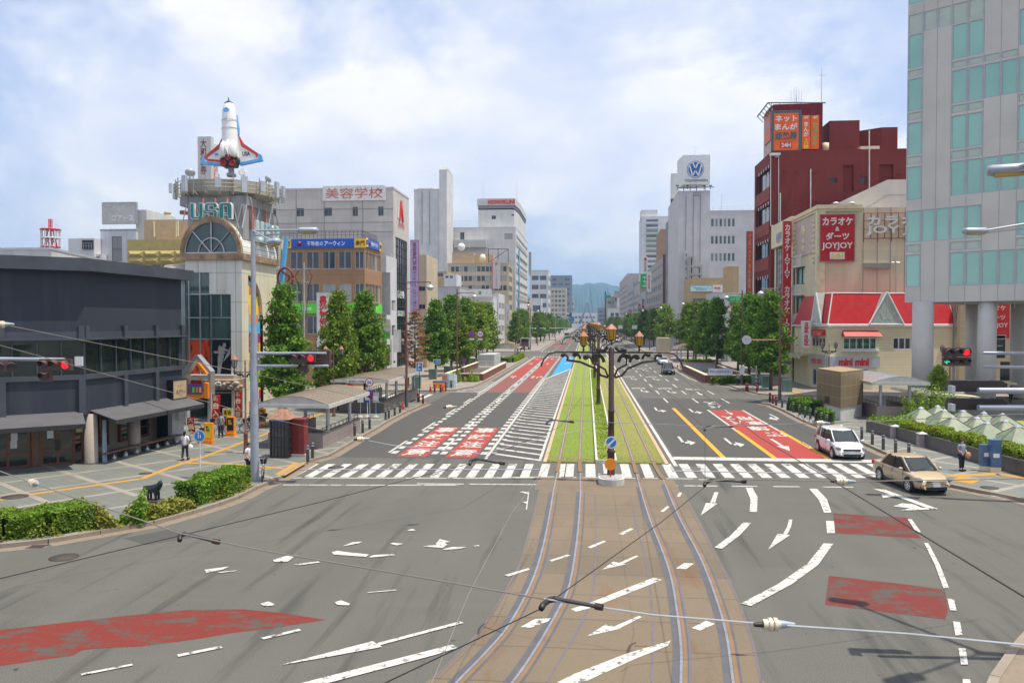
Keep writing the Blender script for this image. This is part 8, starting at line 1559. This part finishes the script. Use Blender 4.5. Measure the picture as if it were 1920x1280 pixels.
def hedge(name,lb,path,wd,h,n,m_='hedge_leaf',s=.055,z0=KZ,ragged=.06,cat='hedge',core=True,kind=None):
 rr=random.Random(len(lb));path=[Vector((p[0],p[1],0))for p in path];k=MB();t=thing(name,lb,cat,(path[0].x,path[0].y,z0))if not kind else None;ls=[(b_-a).length for a,b_ in zip(path,path[1:])];T_=sum(ls)
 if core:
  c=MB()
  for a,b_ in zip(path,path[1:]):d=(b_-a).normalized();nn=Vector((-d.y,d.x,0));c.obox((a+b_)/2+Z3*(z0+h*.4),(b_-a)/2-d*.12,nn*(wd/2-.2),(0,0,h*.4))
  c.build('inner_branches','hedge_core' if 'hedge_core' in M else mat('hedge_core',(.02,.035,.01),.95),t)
 for _ in range(n):
  q=rr.uniform(0,T_);i=0
  while q>ls[i]and i<len(ls)-1:q-=ls[i];i+=1
  a,b_=path[i],path[i+1];d=(b_-a).normalized();nn=Vector((-d.y,d.x,0));p=a+d*q;e=rr.random();lump=ragged*sin(p.x*3.1+p.y*2.3)+ragged*sin(p.x*7.7-p.y*5)
  if e<.45:s_,z=rr.uniform(-1,1),1
  else:s_,z=rr.choice((-1,1)),rr.random()
  if core:p=p+nn*s_*(wd/2+lump)+Z3*(z0+z*(h+lump*1.3)+rr.gauss(0,.03));
  else:p=p+nn*rr.uniform(-1,1)*wd/2+Z3*(z0+rr.random()**1.5*(h+lump*3))
  if e>.45 and q<.2 and core and rr.random()<.5:p=a+nn*rr.uniform(-1,1)*wd/2+Z3*(z0+rr.random()*h)
  leaf(k,p+Vector((rr.gauss(0,.03),rr.gauss(0,.03),0)),s*rr.uniform(.6,1.4),rr,.6)
 if kind:return tag(k.build(name,m_),lb,cat,None,kind)
 k.build('foliage',m_,t);return t
def inset(ps,d):
 out=[]
 for i,p in enumerate(ps):a=ps[max(0,i-1)];b_=ps[min(len(ps)-1,i+1)];t_=(b_-a).normalized();out.append(p+Vector((-t_.y,t_.x,0))*d)
 return out
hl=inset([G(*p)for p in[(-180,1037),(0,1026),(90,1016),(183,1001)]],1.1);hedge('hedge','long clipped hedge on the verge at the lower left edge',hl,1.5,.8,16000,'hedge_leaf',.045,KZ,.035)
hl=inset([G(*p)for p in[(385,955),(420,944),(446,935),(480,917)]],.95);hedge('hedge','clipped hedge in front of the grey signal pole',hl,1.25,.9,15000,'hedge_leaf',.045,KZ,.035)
hl=inset([G(*p)for p in[(183,1002),(240,993),(287,983),(370,960)]],.55);hedge('ground_cover','yellow green weeds growing between the two left hedges',hl,1.0,.36,8000,'weed_leaf',.05,KZ,.1,'weeds',False,'stuff')
hedge('shrub','small dark shrub beside the animal statue',[hl[1],hl[1]+Vector((.8,.3,0))],.7,.7,1200,'hedge_leaf',.05,KZ,.1,'shrub',False);hedge('ground_cover','thin weeds along the left kerb edge',inset([G(*p)for p in[(-100,1034),(90,1017),(287,983),(446,935),(478,918)]],.16),.25,.22,1500,'weed_leaf',.03,KZ,.1,'weeds',False,'stuff')
wl_=[p+Vector((.75,.45,0))for p in wp]
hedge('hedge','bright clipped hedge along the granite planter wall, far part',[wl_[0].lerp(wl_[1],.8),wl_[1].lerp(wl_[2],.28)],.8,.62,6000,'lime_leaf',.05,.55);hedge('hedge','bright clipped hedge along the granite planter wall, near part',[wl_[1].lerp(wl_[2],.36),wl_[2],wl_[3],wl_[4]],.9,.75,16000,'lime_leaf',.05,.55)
hedge('shrub','loose bright green shrubs at the tip of the planter wall',[wl_[0]+Vector((.2,.4,0)),wl_[0]+Vector((1.6,-2.2,0))],1.6,.75,3200,'lime_leaf',.06,.5,.12,'shrub',False);hedge('shrub','mixed green shrubs behind the leftmost glass pyramid',[(XA(1700,64),64),(XA(1790,66),66)],1.2,1.7,4200,'light_leaf',.07,KZ,.2,'shrub',False)
hedge('hedge','clipped hedge behind the right chained bollards',[G(1493,770),G(1536,782)],1.5,1.0,5000,'hedge_leaf',.06);hedge('hedge','small hedge block in front of the tan tiled box',[G(1539,793),G(1556,799)],.7,.95,1800,'hedge_leaf',.06)
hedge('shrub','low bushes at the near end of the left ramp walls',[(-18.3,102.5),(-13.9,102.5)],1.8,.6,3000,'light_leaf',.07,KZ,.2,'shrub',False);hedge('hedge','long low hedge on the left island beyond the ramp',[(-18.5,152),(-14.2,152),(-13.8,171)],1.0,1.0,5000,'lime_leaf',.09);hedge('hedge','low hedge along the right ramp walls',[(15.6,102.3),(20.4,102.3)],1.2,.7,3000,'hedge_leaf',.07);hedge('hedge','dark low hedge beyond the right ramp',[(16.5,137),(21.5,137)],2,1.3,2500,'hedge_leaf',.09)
hedge('ground_cover','yellow flowering ground cover along the tram planter strip',[(1.09,44.5),(1.09,130)],.9,.1,16000,'lime_leaf',.03,.15,.02,'ground cover',False,'stuff')
dup(TP[2],(XA(1762,72),72,KZ),1,'thin young tree beside the big round pillar',None,.42)
# vehicles
def carpaint(n,c,r=.25):mat(n,c,r,0,.02,coat=.7)
carpaint('paint_white',(.74,.74,.74));carpaint('paint_beige',(.46,.36,.225));carpaint('paint_black',(.016,.018,.022));carpaint('paint_silver',(.4,.41,.42));mat('car_glass',(.02,.028,.028),.04,spec=.9);mat('lamp_glass',(.6,.62,.65),.12,.3);mat('headlamp',(.2,.21,.23),.08,.3);mat('plate',(.65,.67,.7),.5)
def car(lb,loc,rz,L=4.4,W=1.7,H=1.5,p='paint_white',kind='sedan',wb=2.6,detail=True,group=None):
 t=thing('parked_car' if 0 else 'car',lb,'car',loc,rz,group);hw=W/2;f,b_=L/2,-L/2;bz=.88 if kind=='sedan' else 1.0
 tops={'sedan':[(b_,.82),(b_+.08,.98),(b_+.55,1.0),(b_+1.0,.98),(-.2,.95),(.9,.92),(f-1.15,.93),(f-.8,.90),(f-.35,.80),(f-.1,.68),(f,.52)],'wagon':[(b_,.9),(b_+.1,1.0),(b_+.5,1.0),(b_+1.0,.98),(0,.96),(.7,.95),(f-1.1,.97),(f-.75,.93),(f-.35,.82),(f-.1,.68),(f,.5)]}[kind]
 wf=[.80,.92,.97,1,1,1,.99,.98,.93,.84,.72];V=[];n=15
 for(x,zt),g in zip(tops,wf):
  h_=hw*g;zb=.2 if abs(x)<f-.3 else.26;zm=min(.55,zt-.08)
  R_=[(0,zb),(h_*.82,zb),(h_*.96,zb+.1),(h_,zm),(h_*.985,(zm+zt)/2),(h_*.95,zt-.07),(h_*.84,zt),(h_*.0,zt+.04)];R_=R_+[(-y,z)for y,z in R_[-2:0:-1]];V+=[(x,y,z)for y,z in R_];n=len(R_)
 N=len(tops);k=MB().add(V,[(i*n+j,i*n+(j+1)%n,(i+1)*n+(j+1)%n,(i+1)*n+j)for i in range(N-1)for j in range(n)]+[tuple(range(n)),tuple(range(N*n-1,N*n-n-1,-1))],True);o=k.build('body',p,t,w=False);sb_=o.modifiers.new('sub','SUBSURF');sb_.levels=sb_.render_levels=2
 xa,xb,xc,xd=(f-.98,f-1.8,b_+1.4,b_+.78)if kind=='sedan' else(f-.85,f-1.85,b_+.55,b_+.12);zg=.93;zr=H-.05;hb,ht=hw*.9,hw*.76
 B4=[(xa,hb*.92),(xa,-hb*.92),(xd,-hb*.9),(xd,hb*.9)];M4=[(xa-.25,hb),(xa-.25,-hb),(xd+.2,-hb),(xd+.2,hb)]
 bot=[(xa,-hb*.6),(xa-.22,-hb),(xd+.25,-hb),(xd,-hb*.6),(xd,hb*.6),(xd+.25,hb),(xa-.22,hb),(xa,hb*.6)];top=[(xb,-ht*.7),(xb-.12,-ht),(xc+.12,-ht),(xc,-ht*.7),(xc,ht*.7),(xc+.12,ht),(xb-.12,ht),(xb,ht*.7)]
 v=[(x,y,zg)for x,y in bot]+[(x,y,zr)for x,y in top];k=MB().add(v,[(i,i+8,(i+1)%8+8,(i+1)%8)for i in range(8)]);k.build('windows','car_glass',t,w=False)
 mid=[(x*.995-(-.0),y*.8)for x,y in top];k=MB();cx=(xb+xc)/2;v=[(x+(.03 if x>cx else-.03),y*1.07,zr-.05)for x,y in top]+[(x+(.05 if x>cx else-.05),y*1.04,zr+.01)for x,y in top]+[(cx+(x-cx)*.8,y*.7,H)for x,y in top]
 k.add(v,[(i,(i+1)%8,(i+1)%8+8,i+8)for i in range(8)]+[(i+8,(i+1)%8+8,(i+1)%8+16,i+16)for i in range(8)]+[tuple(range(16,24))],True);o=k.build('roof',p,t,w=False);sb_=o.modifiers.new('sub','SUBSURF');sb_.levels=sb_.render_levels=2
 for s_ in(-1,1):
  for a,c,r in(((xa-.02,hb*.90),(xb+.02,ht*.93),.038),((xd+.1,hb*.96),(xc+.04,ht*.98),.06 if kind=='sedan' else.07)):MB().tube([(a[0],s_*a[1],zg-.02),((a[0]+c[0])/2,s_*(a[1]+c[1])/2+s_*.02,(zg+zr)/2),(c[0],s_*c[1],zr)],r,6).build('pillar',p,t,w=False)
  xm=(xb+xc)/2+.1;k=MB().obox((xm,s_*((hb+ht)/2+.012),(zg+zr)/2),(.035,0,0),(0,.012,0),(0,-s_*(hb-ht)/2,(zr-zg)/2));k.build('door_pillar','black',t,w=False)
  if kind=='wagon':xm=xc+.55;MB().obox((xm,s_*((hb+ht)/2+.012),(zg+zr)/2),(.05,0,0),(0,.012,0),(0,-s_*(hb-ht)/2,(zr-zg)/2)).build('door_pillar',p,t,w=False)
  for x in(wb/2+.02,-wb/2+.02):
   y=s_*(hw-.1);MB().lathe([(.38,-.12),(.38,.104),(.33,.106)],(x,s_*(hw-.1)if 0 else 0,0),4)if 0 else 0
   k=MB().cyl((x,s_*(hw-.15),.36),(x,s_*(hw+.004),.36),.37,n=22);k.build('wheel_arch','black',t,w=False);wv=MB().cyl((x,s_*(hw-.18),.31),(x,s_*(hw+.012),.31),.31,n=24).build('wheel','rubber',t,w=False)
   k=MB().cyl((x,s_*(hw),.31),(x,s_*(hw+.018),.31),.1,n=12)
   for q in range(6):a=q*pi/3;k.obox((x+.12*cos(a),s_*(hw+.014),.31+.12*sin(a)),(.1*cos(a),0,.1*sin(a)),(0,.006,0),(-.03*sin(a),0,.03*cos(a)))
   k.tube([(x+.205*cos(a),s_*(hw+.013),.31+.205*sin(a))for a in[j*pi/10 for j in range(21)]],.018,4);k.build('rim','lamp_glass',wv,w=False)
  def blob(nm,m_,c,r):k=MB().ball((0,0,0),1,6);k.v=[(c[0]+a*r[0],c[1]+q*r[1],c[2]+z*r[2])for a,q,z in k.v];return k.build(nm,m_,t,w=False)
  blob('headlight','headlamp',(f-.31,s_*hw*.78,.67),(.30,.14,.095));blob('tail_light','sign_red',(b_+.12,s_*hw*.84,.82),(.16,.1,.13));blob('mirror',p,(xa-.35,s_*(hw+.1),1.0),(.07,.11,.075))
  if detail:
   for x in(xm-0 if kind=='sedan' else.15,xa-.35,xd+.45):MB().box(x-.006,x+.006,s_*hw*.985-.008,s_*hw*.985+.012,.35,.9).build('door_gap','black',t,w=False)
   for x in(-.3,.75):MB().box(x-.1,x+.06,s_*(hw-.01)-.015,s_*(hw-.01)+.03,.74,.77).build('door_handle',p,t,w=False)
   MB().box(-wb/2+.4,wb/2-.4,s_*(hw*.96)-.02,s_*(hw*.96)+.01,.2,.27).build('sill','dark_grey',t,w=False);MB().obox((f-.16,s_*hw*.66,.36),(.05,0,0),(0,.12,0),(0,0,.045)).build('fog_lamp','black',t,w=False)
 MB().obox((f-.07,0,.6),(.06,0,0),(0,.46,0),(.03,0,.07)).build('grille','black' if kind=='wagon' else 'chrome',t,w=False);MB().box(f-.1,f+.015,-.48,.48,.27,.40).build('bumper_intake','black',t,w=False);MB().box(f+.0,f+.03,-.17,.17,.40,.53).build('number_plate','plate',t,w=False);MB().box(b_-.02,b_+.02,-.17,.17,.5,.64).build('number_plate','plate',t,w=False)
 if detail:
  MB().tube([(xa+.03,-.5,zg+.04),(xa-.1,.1,zg+.12)],.012,4).build('wiper','black',t,w=False);MB().ball((xa-.85,-.35,1.12),.13,6).lathe([(.2,.7),(.22,.9),(.1,1.0)],(xa-.9,-.35,0),8).build('driver','dark_grey',t,w=False)
 return t
car('beige four door saloon car turning in front of the zebra crossing',(15.38,39.6,0),rad(-82),4.4,1.7,1.5,'paint_beige');car('white estate car waiting behind the stop line on the right',(14.85,48.6,0),rad(-89.5),4.55,1.72,1.56,'paint_white','wagon',2.75)
car('black boxy car coming down the right carriageway',(12.2,122,0),rad(-90),4.3,1.72,1.7,'paint_black','wagon',2.6,False);car('white saloon following the black car',(15.0,152,0)if 0 else(14.1,150,0),rad(-90),4.4,1.7,1.5,'paint_white','sedan',2.6,False);car('silver car partly hidden behind the white saloon',(14.2,160,0),rad(-90),4.2,1.7,1.6,'paint_silver','wagon',2.6,False)
car('white car driving away in the far left lane',(-8.5,292,0),rad(90),4.4,1.7,1.6,'paint_white','wagon',2.6,False);car('white car far off just right of tram posts',(12.5,330,0),rad(-90),4.4,1.7,1.6,'paint_white','wagon',2.6,False)
for x,y,g,c,lb in((-5.5,430,1,'paint_black','black car beyond the bus in the left lanes'),(-10.5,470,1,'paint_silver','silver car beyond the bus in left lanes'),(6.5,400,-1,'paint_silver','silver car far up the right carriageway'),(9.3,450,-1,'paint_white','white car farthest up the right carriageway'),(-8,520,1,'paint_white','white car farthest up the left carriageway'),(12.6,500,-1,'paint_black','black car farthest up the right carriageway')):car(lb,(x,y,0),rad(90*g),4.3,1.7,1.55,c,'wagon',2.6,False)
def bus(loc,lb):
 t=thing('bus',lb,'bus',loc);k=MB().box(-1.25,1.25,-5,5,.35,2.95).box(-1.1,1.1,-4.8,4.8,2.95,3.1);k.build('body','paint_white',t,w=False);MB().box(-1.1,1.1,-5.03,-4.99,1.5,2.5).build('rear_window','car_glass',t,w=False);MB().box(-1.26,1.26,-5.01,5.01,.5,.95).build('green_stripe','green',t,w=False)
 for s_ in(-1,1):
  MB().box(s_*1.255-.01,s_*1.255+.01,-4.5,4.5,1.5,2.4).build('side_window','car_glass',t,w=False);MB().box(s_*.95-.12,s_*.95+.12,-5.04,-5,.9,1.25).build('tail_light','red',t,w=False)
  for y in(-3,3):MB().cyl((s_*1.0,y,.48),(s_*1.27,y,.48),.48,n=16).build('wheel','rubber',t,w=False)
bus((-9.6,395,0),'white bus with a green band driving away down the left lanes');t=thing('box_truck','white box truck parked on the left pavement with its back open','truck',(-17.2,226,KZ));k=MB().box(-1.2,-1.1,-3,3,.8,3.2).box(1.1,1.2,-3,3,.8,3.2).box(-1.1,1.1,-3,3,3.1,3.2).box(-1.1,1.1,-3,3,.8,.9).box(-1.1,1.1,2.9,3,.9,3.1);k.build('cargo_box','paint_white',t,w=False);MB().box(-1.0,1.0,3.1,4.8,.5,2.4).build('cab','paint_silver',t,w=False);MB().box(-.9,.9,-2.0,2.5,.9,2.2).build('load','brown_red',t,w=False)
for s_ in(-1,1):
 for y in(-2,3.8):MB().cyl((s_*.85,y,.4),(s_*1.15,y,.4),.4,n=16).build('wheel','rubber',t,w=False)
# bicycles
bk=thing('bicycle','bicycle','bicycle',(0,0,0),0,'bicycles left about the plaza')
for x in(-.52,.52):
 k=MB().tube([(x+.33*cos(a),0,.34+.33*sin(a))for a in[i*pi/12 for i in range(25)]],.022,5);o=k.build('wheel','rubber',bk,w=False);k=MB()
 for i in range(8):a=i*pi/8;k.cyl((x+.31*cos(a),0,.34+.31*sin(a)),(x-.31*cos(a),0,.34-.31*sin(a)),.004,n=3)
 k.build('spokes','chrome',o,w=False)
k=MB();[k.cyl(a,b_,.018,n=5)for a,b_ in(((-.52,0,.34),(-.1,0,.3)),((-.1,0,.3),(-.25,0,.85)),((-.1,0,.3),(.38,0,.75)),((-.52,0,.34),(-.22,0,.7)),((.52,0,.34),(.36,0,.95)),((-.22,0,.6),(.38,0,.7)))];k.build('frame','light_metal',bk,w=False);MB().ball((-.27,0,.9),.09,6,.5).build('saddle','black',bk,w=False);MB().tube([(.2,-.25,1.02),(.34,-.1,1.0),(.34,.1,1.0),(.2,.25,1.02)],.015,5).build('handlebar','chrome',bk,w=False);MB().lathe([(.13,.72),(.18,.98),(.17,.98),(.12,.73),(.01,.72)],(.55,0,0),8).build('basket','dark_iron',bk,w=False)
for i,(a,b_,rz,lb)in enumerate(((493,900,1.9,'bicycle standing behind the grey signal pole foot'),(363,833,.9,'bicycle next to the curved banner behind the woman'),(383,812,.5,'bicycle inside the foot of the grey gateway'),(408,817,.7,'dark bicycle under the left red banner'),(444,812,.4,'bicycle between the orange stand and lantern lamp'),(455,810,.9,'bicycle right behind the lantern lamp foot'),(475,803,.5,'bicycle leaning left of the signal pole'),(483,800,.3,'bicycle in front of the half hidden orange stand'))):
 g=G(a,b_,KZ)
 if i==0:bk.location=g;bk.rotation_euler=(0,0,rz);bk['label']=lb
 else:dup(bk,g,rz,lb)
# people
for n_,c in(('cloth_white',(.68,.68,.7)),('cloth_navy',(.02,.025,.05)),('cloth_bluegrey',(.25,.32,.4)),('cloth_grey',(.25,.26,.27)),('cloth_purple',(.14,.1,.25)),('bag_tan',(.5,.25,.15))):mat(n_,c,.85)
def person(lb,loc,rz,H=1.62,top='cloth_white',low='cloth_navy',step=.12,arms=((.1,.0),(-.1,.0)),bag=None,long_=False,group=None,tilt=0):
 t=thing('person',lb,'person',loc,rz,group);s=H/1.62;J=[];E=[];Rr=[]
 def j(x,y,z,r,p=None):
  J.append((x*s,y*s,z*s));Rr.append(r*s if not isinstance(r,tuple)else(r[0]*s,r[1]*s))
  if p is not None:E.append((p,len(J)-1))
  return len(J)-1
 pel=j(0,0,.86,(.13,.10));wa=j(0,0,1.0,(.115,.09),pel);ch=j(0,.0,1.2,(.14,.10),wa);nk0=j(0,.0,1.33,(.10,.075),ch);nk=j(0,0,1.40,.048,nk0);hd=j(0,-.012,1.46,(.062,.072),nk);hm=j(0,-.012,1.53,(.072,.085),hd);ht=j(0,-.0,1.595,(.055,.06),hm)
 L_={}
 for g,q in((-1,step),(1,-step)):
  hp=j(g*.085,0,.80,(.085,.085),pel);kn=j(g*.09,-q*.45,.46,.056,hp);an=j(g*.095,q*(1.2 if q<0 else.9)*-1,.09,.036,kn);to=j(g*.11,J[an][1]/s-.15,.035,(.04,.028),an);L_[g]=(hp,kn,an)
  sh=j(g*.165,0,1.315,.052,nk0);a_=arms[0 if g<0 else 1];el=j(g*.215,a_[0]*.5+.03,1.06,.038,sh);wr=j(g*(.2-abs(a_[1])*.8),a_[0]-.05-abs(a_[1]),.84+abs(a_[1])*1.1,.026,el);pm=j(J[wr][0]/s,J[wr][1]/s-.03,J[wr][2]/s-.06,(.030,.02),wr);L_[g]+=(sh,el,wr)
  for q2,l_ in((-.024,.055),(-.008,.068),(.008,.065),(.024,.05)):j(J[pm][0]/s+.2*g*.0,J[pm][1]/s+q2,J[pm][2]/s-l_,.0085,pm)
  j(J[pm][0]/s-g*.02,J[pm][1]/s-.045,J[pm][2]/s-.01,.009,pm)
 grow(J,E,Rr,'body','skin',t,1,pel)
 def sub(idx,es,grow_,name,m_):return grow([J[i]for i in idx],es,[tuple(q+grow_ for q in Rr[i])if isinstance(Rr[i],tuple)else Rr[i]+grow_ for i in idx],name,m_,t,1)
 c=[pel,wa,ch,nk0];a,b_=L_[-1],L_[1];ix=c+[a[3],b_[3]];lerp_=lambda p,q,f:tuple(p[k]+(q[k]-p[k])*f for k in range(3))
 J2=[J[i]for i in c]+[J[a[3]],lerp_(J[a[3]],J[a[4]],.75),J[b_[3]],lerp_(J[b_[3]],J[b_[4]],.75)];R2_=[(.155*s,.12*s),(.14*s,.112*s),(.16*s,.12*s),(.1*s,.08*s),.066*s,.06*s,.066*s,.06*s]
 if long_:J2[0]=(0,0,.72*s);R2_[0]=(.19*s,.15*s)
 grow(J2,[(0,1),(1,2),(2,3),(3,4),(4,5),(3,6),(6,7)],R2_,'shirt',top,t)
 J3=[J[pel],J[a[0]],J[a[1]],lerp_(J[a[1]],J[a[2]],.92),J[b_[0]],J[b_[1]],lerp_(J[b_[1]],J[b_[2]],.92)];grow(J3,[(0,1),(1,2),(2,3),(0,4),(4,5),(5,6)],[(.15*s,.115*s),.1*s,.075*s,.062*s,.1*s,.075*s,.062*s],'trousers',low,t)
 k=MB().ball((0,.022*s,1.555*s),.098*s,8,1.02);k.v=[(x*.88,y,z)for x,y,z in k.v];
 if long_:k.cyl((0,.07*s,1.5*s),(0,.075*s,1.36*s),.06*s,.04*s,8)
 k.build('hair','hair',t,w=False);MB().ball((0,-.096*s,1.515*s),.014*s,5,1.4).build('nose','skin',t,w=False)
 for g in(-1,1):MB().ball((g*.03*s,-.085*s,1.54*s),.009*s,5).build('eye','black',t,w=False);MB().ball((g*.1*s,.0,1.13*s),.001,3).build('button','black',t,w=False)if 0 else 0;q=J[L_[g][2]];MB().obox((q[0],q[1]-.07*s,.04*s),(.045*s,0,0),(0,.13*s,0),(0,0,.04*s)).build('shoe','black',t,w=False)
 MB().box(-.02*s,.02*s,-.092*s,-.086*s,1.478*s,1.484*s).build('mouth','dark_red',t,w=False)
 if bag:
  q=J[L_[-1 if bag[1]<0 else 1][5]];q=(q[0]+bag[1],q[1]-.08,q[2]-.12);o=MB().ball((0,0,0),.17*s,8).build('shoulder_bag',bag[0]);o.location=Vector(loc)+Matrix.Rotation(rz,3,'Z')@Vector(q);o.scale=(.9,.5,1.0);o.rotation_euler=(0,0,rz);tag(o,bag[2],'bag')
 return t
person('person in a white shirt and dark trousers walking away past the blue sign',G(347,862,KZ),rad(185),1.6,'cloth_white','cloth_navy',.14,((.06,0),(-.08,.0)),('cloth_white',-.08,'white bag hanging at the side of the walking person'),True)
person('person in a blue grey tunic holding a tan bag by the planter wall',G(1803,882,KZ),rad(15),1.62,'cloth_bluegrey','cloth_navy',.03,((-.05,.1),(-.05,.12)),('bag_tan',.02,'tan bag held in front of the waiting person'),True)
person('person in a white shirt standing half behind the grey signal pole',G(467,893,KZ),rad(70),1.68,'cloth_white','cloth_navy',.05,((-.05,.05),(-.05,.05)));person('person in a grey shirt by the bicycles between the banners',G(414,820,KZ),rad(200),1.65,'cloth_grey','cloth_navy',.08)
p=person('person under a pale umbrella between the far right pillars',(XA(1897,80),80,KZ),rad(170),1.6,'cloth_bluegrey','cloth_navy',.1);u_=thing('umbrella','pale open umbrella carried between the far right pillars','umbrella',(XA(1897,80)+.05,79.8,1.0));MB().lathe([(.01,1.15),(.3,1.08),(.5,.9),(.49,.9),(.29,1.06),(.01,1.13)],(0,0,0),10).build('canopy','cream',u_,w=False);MB().cyl((0,0,0),(0,0,1.18),.012,n=5).build('shaft','grey_metal',u_,w=False)
for a,y,c,lb in((1421,92.5,'cloth_purple','person in purple walking under the right trees'),(1384,99,'cloth_grey','person in grey beside the right notice board'),(1300,150,'cloth_white','person in white on the far right pavement')):person(lb,(XA(a,y),y,KZ),rad(190),1.65,c,'cloth_navy',.12)
for a,y,c,lb in((974,206.5,'red','person in a red top at the left crossing near the truck'),(981,205,'black','person in black crossing near the box truck'),(968,208,'cloth_white','person in white left of the two by the box truck')):person(lb,(XA(a,y),y+4,KZ),rad(30),1.65,c,'cloth_navy',.12)
# haze
m=bpy.data.materials.new('haze_air');M['haze_air']=m;m.use_nodes=True;t=m.node_tree;t.nodes.clear();pv=t.nodes.new('ShaderNodeVolumePrincipled');oo=t.nodes.new('ShaderNodeOutputMaterial')
pv.inputs['Color'].default_value=(.40,.68,1,1);pv.inputs['Density'].default_value=.00019;pv.inputs['Anisotropy'].default_value=.2;t.links.new(pv.outputs[0],oo.inputs['Volume'])
tag(MB().box(-9500,9500,-400,16500,-2.2,420).build('haze','haze_air'),kind='stuff',label='thin pale summer haze lying over the whole street')
